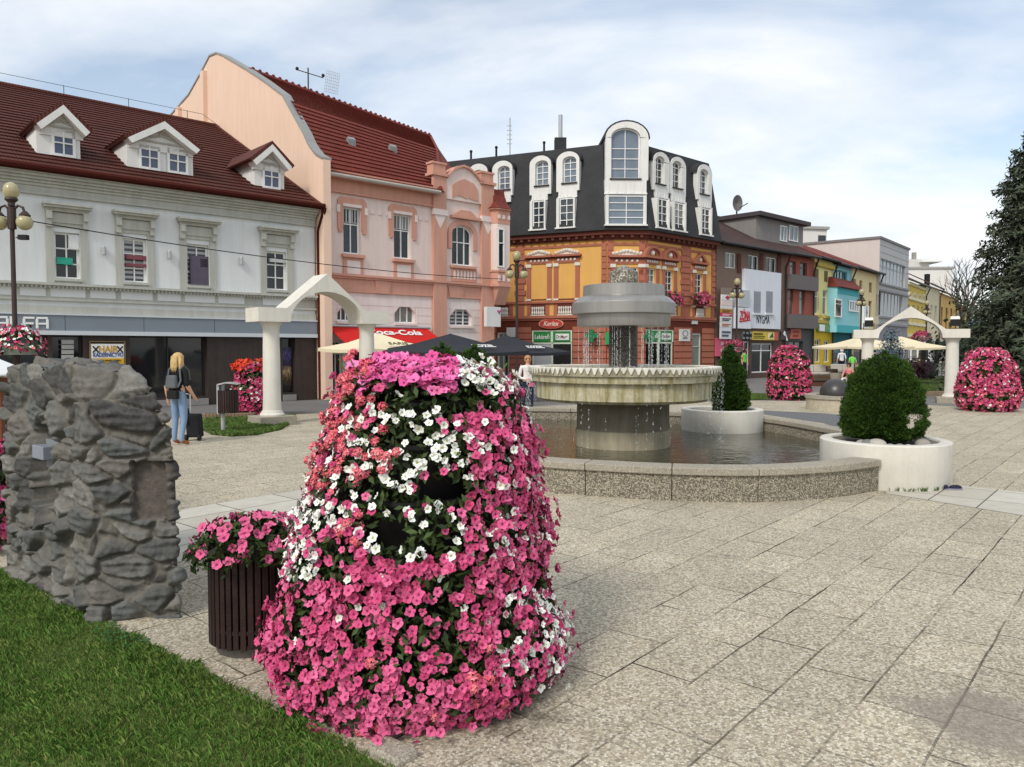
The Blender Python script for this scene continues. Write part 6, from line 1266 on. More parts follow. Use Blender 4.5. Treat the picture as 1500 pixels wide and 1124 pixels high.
t, s0, s1, zt, zl = simple('cream_building', 'cream house with three small attic windows beside the grey modern block', F2, 1246, 1286, 398, MCR, 12, 1268, [(1250, 409, 1254, 424), (1259, 411, 1263, 426), (1273, 414, 1277.5, 429), (1272, 441, 1277, 472)], 1, (), MGLASS, mat('b48a5a', .7), lower=mat('c9b99a', .8), yl=505, lholes=[(1250, 508, 1282, 534)])
rf_slab(t, F2, s0, s1, zt, 2.4, 10, MT4)
vs_ = thing('vertical_sign', 'tall white vertical sign with dark letters on the cream house', 'sign', F2.w(F2.S(1268, -.6), -.6, F2.Z(1268, 465, -.6))); r = F2.rect(1263.5, 448, 1271, 481, -.8); b = MB(); b.box(r[0], r[1], -.9, -.7, r[2], r[3], F2); b.build('board', MWHITE, vs_)
for k, ch_ in enumerate('LPAA'): text(vs_, F2, (r[0] + r[1]) / 2, r[3] - (k + .6) * (r[3] - r[2]) / 4.4, -.92, ch_, .34, mat('2e4a5a', .6), off=.01)
MMOD = mat('bebdba', .7, .06, .8, streak=.08); MMODS = mat('d0c6bf', .85, .05, .6, streak=.05)
t, s0, s1, zt, zl = simple('modern_building', 'grey modern block with window bands and a blank pale side wall', F2, 1286.5, 1329, 354, MMOD, 14, 1300, [(1290, 384, 1326, 418), (1287, 430, 1322, 464)], 7, (), MGLASSL, mat('c9c9cc', .6), out=.2, lower=mat('8f8b92', .6, .1, 2), yl=476, lholes=[(1289, 497, 1326, 536)])
b = MB(); b.box(s0 - .04, s0 + .0, -.19, 34, 6, zt, F2); b.build('side_wall', MMODS, t); b = MB(); b.box(s0 - .15, s1 + .1, -.3, 34, zt, zt + .18, F2); b.build('roof', mat('7f7a78', .7), t); b = MB(); b.box(s0 - .0, s1, 13, 34, 0, zt - .01, F2); b.build('rear_block', MMODS, t)
b = MB()
for k in range(4): z = zt - .45 - k * .55; b.box(s0, s1, -.215, -.19, z - .03, z, F2)
for y in (419, 428, 466, 476): z = F2.Z(1305, y, -.2); b.box(s0, s1, -.34, -.19, z - .1, z + .06, F2)
b.build('cladding_lines', mat('8d8c90', .6), t)
Q3 = F2.w(F2.S(1329, 0, 480), 0, 0); F3 = Fac(Q3.xy, (829, 1126)); UA3 = math.atan2(F3.d.y, F3.d.x); MT5 = tiles('far_dark_tile', '5c4844', UA3, 2)
t, s0, s1, zt, zl = simple('ornate_building', 'ornate yellow house far down the street with rows of arched windows', F3, 1327, 1355, 416, mat('dcc25e', .85, .06, .8), 14, 1340, [(1329, 446, 1332.5, 478), (1336, 447, 1339.5, 479), (1343, 448, 1346, 480), (1349, 449, 1352, 480)], 1, (), MGLASS, MWHITE, lower=mat('cda23a', .85), yl=496, lholes=[(1328, 503, 1338, 530), (1342, 504, 1352, 528)])
rf_slab(t, F3, s0, s1, zt, 4, 14, MT5); b = MB()
for x in (1331, 1338, 1345, 1351): s, z = F3.hit(x, 434 + (x - 1331) * .15); arcs(b, F3, s, z - .2, .75, .6, .15, 8)
for z_ in (zt - .3, zt - 1.6, zl + .1, zl + 1.2): b.box(s0, s1, -.2, 0, z_, z_ + .25, F3)
b.build('stucco', mat('e9e0bc', .8, .1, 3), t)
t, s0, s1, zt, zl = simple('pale_building', 'pale cream house between the two yellow houses far down the street', F3, 1355, 1375, 420, mat('d9cfae', .85, .06, .8), 14, 1365, [(1357, 446, 1360, 478), (1363, 447, 1366, 479), (1369, 448, 1372, 480)], 1, (), MGLASS, MWHITE, lower=mat('d6cfc2', .85), yl=496, lholes=[(1357, 505, 1372, 526)]); rf_slab(t, F3, s0, s1, zt, 4, 14, MT5)
t, s0, s1, zt, zl = simple('ochre_building', 'ochre house with brown pilasters at the far street end', F3, 1375, 1399, 433, mat('d5b069', .85, .06, .8), 14, 1388, [(1378, 450, 1381, 482), (1385, 451, 1388, 482), (1392, 452, 1395, 483)], 1, (), MGLASS, mat('9c6a4a', .7), lower=mat('cfc4b4', .85), yl=498, lholes=[(1378, 507, 1396, 524)]); rf_slab(t, F3, s0, s1, zt, 3.4, 14, MT5)
t, s0, s1, zt, zl = simple('end_building', 'small yellow house closing the view beside the dark spruce', F3, 1399, 1416, 446, mat('d8bb74', .85, .06, .8), 14, 1407, [(1402, 458, 1406, 480)], 1, (), lower=mat('b9b0a8', .85), yl=498); rf_slab(t, F3, s0, s1, zt, 3, 14, MT5)
def block(name, label, c, w, d, z0, z1, ang, m, wins=0, roofm=None):
    t = thing(name, label, 'building', (c.x, c.y, 0)); F = Fac(c.xy, (math.cos(ang), math.sin(ang))); b = MB(); b.box(-w / 2, w / 2, 0, d, z0, z1, F); b.build('walls', m, t); b = MB(); b.box(-w / 2 - .2, w / 2 + .2, -.2, d + .2, z1, z1 + .3, F); b.build('roof', roofm or mat('a9a6a0', .7), t)
    for k in range(wins): x = -w / 2 + w * (k + .5) / wins; window(t, F, (x - w / wins * .3, x + w / wins * .3, z0 + (z1 - z0) * .7, z0 + (z1 - z0) * .93), 2, (), MGLASSL, inn=-.06, fw=.1)
    return t, F
c = at(1190, 480, 84); c.z = 0; t, F = block('rooftop_block', 'white block with a roof terrace rising behind the red roof', at(1190, 480, 84), 3.1, 8, 0, at(1190, 336, 84).z, .2, mat('dfdcd6', .85, .04, .5))
p = at(1204, 345, 83.5); b = MB(); b.box(.5, 1.4, -.04, .02, p.z - .9, p.z + .1, F); b.build('opening', MGLASS, t)
t, F = block('white_block', 'plain white flat roofed block behind the ornate yellow house', at(1361, 480, 118), 6.6, 9, 0, at(1361, 394, 118).z, -.05, mat('e3e0da', .85, .04, .4))
b = MB(); b.box(3.31, 3.36, .5, 8, 8, at(1361, 394, 118).z - .8, F); b.build('side_glazing', MGLASSL, t); za = at(1350, 381, 122).z; b = MB(); b.box(-3.3, 1.2, 3, 9, 8, za, F); b.build('upper_storey', mat('cfccc6', .85), t); b = MB(); b.box(-.4, 2.9, 2, 8, za - .5, za - .2, F); b.build('canopy_roof', MWHITE, t); b = MB(); b.box(-.8, -.3, 4, 4.6, za, za + 1.2, F); b.build('chimney', mat('9a948e', .8), t)
p = at(1358, 412, 100); b = MB(); b.tube([p - Vector((0, 0, 3)), p + Vector((0, 0, .9))], .35, 8); o = b.build('chimney', MBLACK, None); tag(o, 'black chimney pipe in front of the plain white block', 'chimney')
hills = MB(); n = 40; vs = []
for k in range(n + 1): x = -500 + 1000 * k / n; vs += [(x, 620 + 60 * math.sin(k * .7), -5), (x, 640, 16 + 16 * noise.noise(Vector((k * .3, 2, 0))) + 8)]
hills.add(vs, [(2 * k, 2 * k + 2, 2 * k + 3, 2 * k + 1) for k in range(n)]); o = hills.build('hills', mat('6f8296', .9, .1, .01), None, recalc=False); o['kind'] = 'structure'

# ================================================================== E. lamps and baskets
LCOL = mat('3a2a26', .5, .1, 3, spec=.4); tg = NT('lamp_globe'); tg.b.inputs['Transmission Weight'].default_value = .25; MGLOBE = tg.out(tg.mix('d0c8a0', 'a89a68', tg.noise(tg.pos(), 3, 2)), .18, None, 0, .5)
lamp = thing('street_lamp', 'brown three globe street lamp at the left edge carrying a flower basket', 'street lamp', (0, 0, 0), 'three globe street lamps')
b = MB(); b.lathe([(.16, 0), (.16, .25), (.10, .32), (.085, .8), (.07, .9), (.052, 1.2), (.045, 4.75), (.07, 4.77), (.07, 4.85)], (0, 0, 0), 16); b.build('pole', LCOL, lamp, smooth=True, angle=40)
b = MB(); b.lathe([(.085, 4.28), (.085, 4.74)], (0, 0, 0), 10); b.build('head', LCOL, lamp)
for k in (-1, 1):
    b = MB(); b.tube([(0, 0, 4.65), (.14 * k, 0, 4.78), (.24 * k, 0, 4.74), (.28 * k, 0, 4.62)], .028, 8); b.lathe([(.04, 4.66), (.11, 4.58), (.11, 4.55)], (.28 * k, 0, 0), 12); b.build('arm', LCOL, lamp); b = MB(); b.ball((.27 * k, 0, 4.42), .165, 18, 12); b.build('globe', MGLOBE, lamp, smooth=True)
b = MB(); b.lathe([(.07, 4.84), (.13, 4.9), (.12, 4.94)], (0, 0, 0), 14); b.build('collar', LCOL, lamp); b = MB(); b.ball((0, 0, 5.09), .158, 18, 12, sz=1.18); b.build('globe', MGLOBE, lamp, smooth=True)
lamps = [(22, 16.6, 0, 'brown three globe street lamp at the left edge carrying a flower basket', 1.0), (757, 29, .3, 'brown three globe street lamp in front of the orange building', 1.02), (1079, 39, .4, 'brown three globe street lamp before the white NYGMA panel', 1.0), (1261, 46, .6, 'dark three globe street lamp before the blue house behind the right arch', 1.0), (1357, 57, .6, 'far three globe street lamp before the ornate yellow house', 1.0)]
for k, (x, Y, a, lab, s_) in enumerate(lamps):
    o = lamp if k == 0 else copy_tree(lamp); p = at(x, 480, Y); o.location = (p.x, p.y, 0); o.rotation_euler = (0, 0, a); o.scale = (s_,) * 3; o['label'] = lab
def basket(x, y, Y, r, lab, pal, pole=False):
    c = at(x, y, Y); t = thing('flower_basket', lab, 'flower basket', c, 'round flower baskets on poles'); b = MB(); b.lathe([(r * .75, -.26), (r * .8, -.02), (r * .72, -.02), (r * .7, -.2)], c, 20); b.build('bowl', mat('8a9088', .6, .1, 3), t)
    if pole: b = MB(); b.tube([(c.x, c.y, 0), (c.x, c.y, c.z - .2)], .045, 8); b.build('pole', MIRON, t)
    n = 420; a = rng.uniform(0, 2 * PI, n); rr = r * np.sqrt(rng.uniform(0.05, 1.1, n)); z = .30 * (1 - (rr / r) ** 2) - .14 * (rr > r * .85) * rng.uniform(0, 2, n) + rng.normal(0, .04, n); P = np.stack([rr * np.cos(a), rr * np.sin(a), z], 1) + np.array(c); N = np.stack([np.cos(a), np.sin(a), np.full(n, .7)], 1)
    V, F = leaves(P, N, r * .22, .8, .55); npmesh('foliage', V, F, MLEAF, t, c=c); VV = []; FF = []; MI = []; ms = []; n0 = 0; q = rng.uniform(0, 1, n); cum = 0
    for w, m in pal: s = (q >= cum) & (q < cum + w); cum += w; V, F, mi = blooms(P[s] + N[s] * .04, N[s], r * .085, PETS); VV.append(V); FF.append(F + n0); n0 += len(V); MI.append(mi + len(ms)); ms += m
    o = npmesh('blooms', np.concatenate(VV), np.concatenate(FF), ms, t, np.concatenate(MI), c=c); o['kind'] = 'stuff'
basket(25, 502, 16.5, .50, 'flower basket of pink and white blooms round the left lamp pole', [(.4, MDRED), (.22, MWHT), (.1, MCOR)])
basket(1076, 508, 38.8, .52, 'dark red flower basket on the lamp before the shop with white frames', [(.55, MDRED), (.05, MWHT)]); basket(1350, 494, 44, .5, 'crimson flower basket on a black pole under the right arch', [(.85, MDRED)], True)
cam_ = thing('security_camera', 'small black camera box fixed to the left street lamp', 'camera', at(29, 348, 16.5)); p = at(30, 348, 16.5); b = MB(); b.box(p.x - .02, p.x + .16, p.y - .07, p.y + .05, p.z - .05, p.z + .05); b.build('housing', MBLACK, cam_); b = MB(); b.tube([p + Vector((-.1, 0, 0)), p], .015, 5); b.build('bracket', MIRON, cam_)
b = MB(); a, c = at(-60, 306, 16), at(736, 409, 30.5); b.tube([a.lerp(c, k / 12) - Vector((0, 0, .25 * 4 * (k / 12) * (1 - k / 12))) for k in range(13)], .013, 5); o = b.build('overhead_cable', MBLACK, None); tag(o, 'thin black cable hanging across the grey and pink facades', 'cable')

# ================================================================== F. parasols
def parasol(x, Y, zap, zed, half, rz, m, lab, grp, marks=None, mm=None):
    p = at(x, 500, Y); t = thing('parasol', lab, 'parasol', (p.x, p.y, 0), grp); F = Fac(p.xy, (math.cos(rz), math.sin(rz)))
    c4 = [F.w(a * half, c * half, zed) for a, c in ((-1, -1), (1, -1), (1, 1), (-1, 1))]; ap = F.w(0, 0, zap); b = MB()
    pts = []; N = 6
    for k in range(4):
        A, B_ = c4[k], c4[(k + 1) % 4]
        for j in range(N):
            u0, u1 = j / N, (j + 1) / N; q = lambda u, w: ap.lerp(A.lerp(B_, u), w) - Vector((0, 0, .06 * math.sin(PI * w) + .05 * w * math.sin(PI * u)))
            for w0, w1 in ((0, .5), (.5, 1)): b.add([q(u0, w0), q(u1, w0), q(u1, w1), q(u0, w1)], [(0, 1, 2, 3)] if w0 else [(1, 2, 3)])
            b.add([q(u0, 1), q(u1, 1), q(u1, 1) - Vector((0, 0, .09)), q(u0, 1) - Vector((0, 0, .09))], [(0, 1, 2, 3)])
    cn = b.build('canopy', m, t, recalc=False); b = MB(); b.tube([(p.x, p.y, 0), (p.x, p.y, zap)], .035, 8); b.build('pole', MIRON, t); b = MB(); b.box(p.x - .3, p.x + .3, p.y - .3, p.y + .3, 0, .08); b.build('base', MDGR, t)
    b = MB()
    for q in c4: b.tube([ap - Vector((0, 0, .1)), q - Vector((0, 0, .03))], .012, 4)
    b.build('ribs', MIRON, t)
    if marks: 
        for k in (0, 1):
            A, B_ = c4[k], c4[(k + 1) % 4]; mid = (A + B_) / 2; f = mid.lerp(ap, .22); d = (B_ - A).normalized(); Fm = Fac(f.xy, d.xy); text(t, Fm, 0, f.z + .03, -.06, marks, .2, mm, half * .55, .3, up=(ap - mid), off=.004)
MCAN = mat('e6d9b8', .9, .05, 2, name='beige_canvas'); MCANB = mat('2d3036', .8, .12, 2, name='black_canvas')
parasol(553, 22.5, 2.18, 1.74, 1.25, UA1, MCAN, 'beige square parasol under the red awning behind the arch column', 'beige parasols', 'SARIS', mat('6a6048', .7))
parasol(660, 21.5, 2.14, 1.66, 1.55, UA1 + .1, MCANB, 'black square parasol nearest to the flower tower top', 'black parasols', 'KOZEL', MWHITE); parasol(742, 25.5, 2.16, 1.63, 1.5, UA1 + .1, MCANB, 'black square parasol in front of the lamp and pharmacy', 'black parasols', 'KOZEL', MWHITE)
parasol(1262, 35, 2.28, 1.82, 1.55, .1, MCAN, 'beige parasol left of the small blue spruce under the right arch', 'beige parasols'); parasol(1318, 37, 2.32, 1.80, 1.5, .1, MCAN, 'beige parasol right of the small blue spruce under the right arch', 'beige parasols')

# ================================================================== G. lawns, edging, towers, small basin
def lawnpatch(name, pts, n, lab):
    P = [(gnd(*p).x, gnd(*p).y) for p in pts]; sheet(name, P, .008, mat('3f4a22', .95, .3, 1.5, .3, 40, name='lawn_soil_far')); V, F = blades(P, n, .06, .007, 8); g = npmesh('grass', V, F, MGRASS, None); tag(g, lab, 'grass', kind='stuff')
isl = [(300, 613), (296, 630), (310, 637.5), (340, 640), (375, 638), (412, 630), (432, 618), (432, 610), (365, 611)]
lawnpatch('lawn_island', isl, 26000, 'bright green grass of the small island around the left arch'); lawnpatch('lawn_right', [(1335, 577), (1412, 577), (1470, 580), (1700, 590), (1700, 556), (1420, 552), (1335, 552)], 30000, 'grass of the far lawn behind the right arch'); lawnpatch('lawn_strip', [(1098, 586), (1132, 585), (1190, 584), (1190, 578), (1100, 578)], 9000, 'strip of grass beside the far flower tower behind the fountain')
def logs(p0, p1, n, lab, r, h):
    t = thing('log_edging', lab, 'edging', (p0 + p1) / 2, 'low log edgings')
    for k in range(n): q = p0.lerp(p1, (k + .5) / n); b = MB(); b.lathe([(r, -.02), (r, h - .02), (r * .85, h), (0, h)], q, 10); b.build('log', mat('8d7a63', .9, .3, 3, island=.2), t)
logs(gnd(298, 614), gnd(372, 612.5), 14, 'low grey wooden edging behind the left lawn island', .10, .14); logs(gnd(1330, 580), gnd(1416, 580), 22, 'low wooden edging in front of the far right lawn', .085, .17)
tp = [(.60, .02), (.74, .12), (.78, .4), (.74, .8), (.68, 1.15), (.60, 1.42), (.48, 1.62), (.30, 1.74)]
tp = [(r * .92, z) for r, z in tp]; p = gnd(1167, 587); small_tower('flower_tower', 'crimson pink flower tower between the fountain and the right arch', Vector((p.x, p.y + .75, 0)), tp, 5200, 5200, [(.62, MDRED), (.22, MPINK), (.1, MCOR), (.05, MWHT)], bsize=.038, holes=.36)
p = gnd(1472, 605); small_tower('flower_tower', 'pink flower tower at the right edge in front of the dark spruce', Vector((p.x, p.y + .78, 0)), [(r * 1.04, z * .96) for r, z in tp], 5600, 6500, [(.5, MDRED), (.34, MPINK), (.12, MCOR), (.04, MWHT)], bsize=.038, holes=.3)
p = gnd(362, 612); PT = Vector((p.x + .05, p.y + .5, 0)); small_tower('flower_tower', 'crimson flower tower topped with orange geraniums behind the left arch column', PT, [(.42, .02), (.56, .1), (.58, .4), (.52, .8), (.46, 1.1), (.36, 1.26)], 3200, 3600, [(.7, MDRED), (.2, MPINK), (.06, MWHT)], bsize=.040)
tw = [o for o in bpy.data.objects if o.get('label', '').startswith('crimson flower tower topped')][0]; n = 240; a = rng.uniform(0, 2 * PI, n); rr = .45 * np.sqrt(rng.uniform(0, 1, n)); P = np.stack([rr * np.cos(a) - .13, rr * np.sin(a), 1.28 + .16 * rng.uniform(0, 1, n) - .1 * (rr > .35)], 1); N = np.stack([np.cos(a), np.sin(a), np.ones(n)], 1)
V, F, mi = blooms(P, N, .055, PETS, .6); o = npmesh('geranium_blooms', V + np.array(PT), F, MRED, tw, mi, c=PT); o['kind'] = 'stuff'; V, F = leaves(P - N * .07, N, .12, .7, .8); npmesh('geranium_leaves', V + np.array(PT), F, leafmat('geranium_leaf', ['5c7a34', '476428', '6f8c42']), tw, c=PT)
p = at(-42, 700, 6.5); small_tower('flower_tower', 'pink flowers peeping past the left edge of the stone block', Vector((p.x - .05, p.y, 0)), [(.3, .02), (.42, .1), (.44, .4), (.42, .7), (.36, .85)], 1500, 900, [(.8, MPINK), (.2, MCOR)], bsize=.035)
ns = thing('notice_stand', 'brown wooden post with a small white roof at the left edge', 'notice stand', at(-6, 700, 6.9)); p = at(-3, 550, 6.9); b = MB(); b.box(p.x - .06, p.x + .05, p.y - .05, p.y + .05, 0, p.z - .02); b.build('post', mat('7a4a30', .8, .2, 4, streak=.2), ns); b = MB(); Fp = Fac((p.x - .2, p.y), (1, 0)); b.prism([(-.15, p.z - .06), (.34, p.z - .0), (.34, p.z + .012), (-.05, p.z + .17), (-.15, p.z + .17)], -.2, .3, Fp); b.build('white_roof', MWHITE, ns)
sb = gnd(1281, 606); SB = Vector((sb.x, sb.y + 1.3, 0)); t = thing('ball_fountain', 'low round aggregate basin with a dark stone ball behind the nearest spruce', 'fountain', SB)
b = MB(); b.lathe([(1.24, -.02), (1.24, .33), (1.0, .33), (1.0, .1)], SB, 48); b.build('basin_wall', mat('d0c6ae', .85, .25, 9, .3, 60, fine=.3), t, smooth=True, angle=40); b = MB(); b.lathe([(.98, .33), (1.28, .33), (1.28, .42), (.98, .42), (.98, .33)], SB, 48); b.build('coping', MCOP, t, smooth=True, angle=40); b = MB(); b.lathe([(.99, .26), (0, .26)], SB, 32); b.build('basin_water', MWATER, t); b = MB(); b.ball(SB + Vector((-.52, -.05, .46)), .42, 28, 18); b.build('stone_ball', mat('3d3a38', .35, .2, 3, spec=.5), t, smooth=True)

# ================================================================== H. litter bin, bits
p = gnd(327, 633); lb = thing('litter_bin', 'post mounted litter bin with dark slats and pale metal hood on the lawn island', 'litter bin', p); q = p
b = MB(); b.tube([q, q + Vector((0, 0, 1.0))], .045, 10); b.build('post', MGREYMET, lb, smooth=True, angle=40)
c = q + Vector((.12, -.02, 0)); b = MB(); b.lathe([(.19, .42), (.195, .86), (.17, .86), (.17, .45)], c, 24); b.build('liner', mat('241d1b', .6), lb); b = MB()
for k in range(26): a = 2 * PI * k / 26; F_ = Fac((c.x + .2 * math.cos(a), c.y + .2 * math.sin(a)), (-math.sin(a), math.cos(a))); b.box(-.018, .018, -.006, .012, .4, .87, F_)
b.build('slats', woodm, lb)
b = MB(); b.box(q.x - .075, q.x - .03, q.y - .13, q.y + .13, .38, .96); b.prism([(q.x - .075, .96), (q.x - .05, 1.0), (q.x + .1, 1.035), (q.x + .28, 1.02), (q.x + .34, .985), (q.x + .28, 1.0), (q.x + .1, 1.01), (q.x - .03, .97)], q.y - .15, q.y + .13); b.build('hood', MGREYMET, lb)
sh = thing('shoe', 'dark blue slip-on shoe lying beside the nearest white planter', 'shoe', gnd(1396, 718)); q = gnd(1396, 718); b = MB()
b.hull([q + Vector((x, y, .0)) for x, y in ((-.10, -.035), (.08, -.045), (.12, 0), (.08, .04), (-.10, .035), (-.125, 0))], [q + Vector((x, y, .022)) for x, y in ((-.10, -.035), (.08, -.045), (.12, 0), (.08, .04), (-.10, .035), (-.125, 0))]); b.build('sole', mat('8a8796', .8), sh, bevel=.005); b = MB(); b.ball(q + Vector((.03, 0, .03)), .05, 12, 8, 1.6, .8, .7); b.ball(q + Vector((-.09, 0, .03)), .035, 10, 8, .9, 1, 1.0); b.build('upper', mat('25253a', .8, .1, 9), sh, smooth=True)
b = MB()
for k in range(26):
    a = R(-118 + 60 * rng.uniform()); q = PR + Vector((.785 * math.cos(a), .785 * math.sin(a), 0))
    for j in range(4): d = Vector((rng.normal(0, .02), rng.normal(-.01, .015), rng.uniform(.02, .07))); b.add([q, q + d * .6 + Vector((.008, 0, 0)), q + d], [(0, 1, 2)])
o = b.build('weeds', mat('56703a', .7, .2, 5), None, recalc=False); tag(o, 'tiny weeds at the foot of the nearest white planter', 'weeds', kind='stuff')

# ================================================================== I. terrace on the right
MWD = mat('6a4a3a', .8, .3, 3, .1, 30, streak=.2); MCUSH = mat('c9c2b8', .9, .1, 4); MWICK = mat('6d5f52', .85, .25, 12, .3, 60)
c = gnd(1225, 566); tr = thing('terrace_deck', 'low brown wooden terrace deck under the beige parasols', 'deck', (c.x + 1.2, c.y + 2.2, 0)); b = MB(); b.box(c.x - 1.4, c.x + 3.8, c.y + .4, c.y + 5, 0, .16); b.build('deck', MWD, tr); b = MB()
for k in range(5): b.box(c.x - 1.4 + k * 1.28, c.x - 1.32 + k * 1.28, c.y + .36, c.y + .44, 0, .62)
b.box(c.x - 1.4, c.x + 3.8, c.y + .37, c.y + .43, .36, .44); b.build('railing', MWD, tr)
so = thing('lounge_sofa', 'wicker terrace sofa with pale cushions left end of the deck', 'sofa', (0, 0, 0), 'wicker sofas on the terrace'); b = MB(); b.box(-.75, .75, -.38, .38, .05, .34); b.box(-.75, .75, .28, .38, .34, .72); b.box(-.75, -.63, -.38, .28, .34, .58); b.box(.63, .75, -.38, .28, .34, .58); b.build('frame', MWICK, so, bevel=.02); b = MB(); b.box(-.62, -.01, -.36, .26, .345, .46); b.box(.01, .62, -.36, .26, .345, .46); b.box(-.62, -.01, .14, .27, .465, .8); b.box(.01, .62, .14, .27, .465, .8); b.build('cushions', MCUSH, so, bevel=.03)
for k, (dx, dy, a, lab) in enumerate(((-.5, 1.2, .1, 'wicker terrace sofa with pale cushions at the left end of the deck'), (1.5, 2.6, .2, 'wicker terrace sofa with pale cushions in the middle of the deck'), (3.0, 1.4, 2.9, 'wicker terrace sofa with pale cushions near the arch column'))): o = so if k == 0 else copy_tree(so); o.location = (c.x + dx, c.y + dy, .16); o.rotation_euler = (0, 0, a); o['label'] = lab
b = MB(); q = gnd(1224, 567); b.lathe([(.19, 0), (.24, .3), (.25, .62), (.22, .63), (.21, .5), (0, .5)], q, 20); o = b.build('concrete_pot', mat('8d8577', .85, .25, 8, .3, 50), None, smooth=True); tag(o, 'grey concrete pot standing in front of the terrace deck', 'pot')
for k, (x, y, lab) in enumerate(((1352, 553, 'black terrace post left of the second one near the lawn'), (1371, 553, 'black terrace post close to the arch column'))):
    q = gnd(x, y); t = thing('rope_post', lab, 'post', q, 'black terrace posts'); b = MB(); b.box(q.x - .09, q.x + .09, q.y - .09, q.y + .09, 0, 1.65); b.build('post', MBLACK, t); b = MB(); b.lathe([(.06, 1.65), (.22, 1.85), (.1, 1.95)], q, 10); b.build('lantern', MBLACK, t)
    if k == 0: b = MB(); e = gnd(1371, 553); b.tube([q + Vector((0, 0, .9)), e + Vector((0, 0, .9))], .025, 5); b.tube([q + Vector((0, 0, .4)), e + Vector((0, 0, .4))], .025, 5); b.build('rail', MIRON, t)
for x0, x1, lab in ((1334, 1346, 'white framed glass screen left of the crimson basket pole'), (1354, 1363, 'white framed glass screen right of the crimson basket pole')):
    Fm = Fac(at(x0, 500, 52).xy, (1, .15)); w = Fm.S(x1) ; t = thing('glass_screen', lab, 'screen', Fm.w(w / 2, 0, 0), 'white framed terrace screens'); window(t, Fm, (0, w, .85, 2.3), 1, (), MGLASS, MWHITE, inn=0, fw=.09, name='screen_frame'); b = MB(); b.box(.02, .1, 0, .06, 0, .85, Fm); b.box(w - .1, w - .02, 0, .06, 0, .85, Fm); b.build('legs', MIRON, t)
def shrub(pos, r, h, n, m, lab, name='shrub', size=.12):
    t = thing(name, lab, 'shrub', pos); c = np.array(pos); P = rng.normal(0, .45, (n, 3)) * [r, r, h * .42] + [0, 0, h * .55]; P[:, 2] = np.abs(P[:, 2]); V, F = leaves(P, P - [0, 0, h * .4], size, .8, .6); npmesh('foliage', V + c, F, m, t, c=c); b = MB()
    for k in range(5): a = k * 1.3; b.tube([Vector(pos), Vector(pos) + Vector((r * .4 * math.cos(a), r * .4 * math.sin(a), h * .7))], .02, 5)
    b.build('stems', mat('4a382a', .9, .3, 8), t)
shrub(gnd(1341, 557), .8, 1.25, 1600, leafmat('dark_red_leaf', ['3a2228', '57303a', '2a1a1e', '4a3038']), 'dark red leaved shrub behind the nearest spruce near the lawn')
b = MB(); q = gnd(1357, 555); b.lathe([(.42, 0), (.5, .3), (.46, .75), (.3, 1.0)], q, 16); o = b.build('covered_chair', mat('2b2b30', .7, .2, 6), None, smooth=True); tag(o, 'dark rounded covered chair beside the red leaved shrub', 'chair')
# cafe furniture behind the white dressed woman
ct = thing('cafe_table', 'small dark cafe table behind the woman in white', 'table', (0, 0, 0)); b = MB(); b.lathe([(.3, .70), (.3, .73)], (0, 0, 0), 16); b.build('table_top', mat('6d6a68', .5), ct); b = MB(); b.tube([(0, 0, .02), (0, 0, .7)], .03, 8); b.lathe([(.2, 0), (.05, .04)], (0, 0, 0), 12); b.build('pedestal', MBLACK, ct); p = at(748, 560, 21.5); ct.location = (p.x, p.y, 0)
cc_ = thing('cafe_chair', 'black metal cafe chair', 'chair', (0, 0, 0), 'black cafe chairs by the pool'); b = MB(); b.box(-.2, .2, -.2, .2, .43, .46); b.build('seat', MBLACK, cc_)
for x in (-.19, .19):
    for y in (-.19, .19): b = MB(); b.tube([(x, y, 0), (x, y, .43 if y < 0 else .9)], .016, 6); b.build('leg', MBLACK, cc_)
b = MB()
for k in range(3): b.box(-.19, .19, .175, .195, .6 + .11 * k, .65 + .11 * k)
b.build('backrest', MBLACK, cc_)
for k, (x, Y, a, lab) in enumerate(((736, 20.6, .6, 'black cafe chair on the left of the small dark table'), (760, 21.0, -2.2, 'black cafe chair on the right of the small dark table'))): o = cc_ if k == 0 else copy_tree(cc_); p = at(x, 560, Y); o.location = (p.x, p.y, 0); o.rotation_euler = (0, 0, a); o['label'] = lab

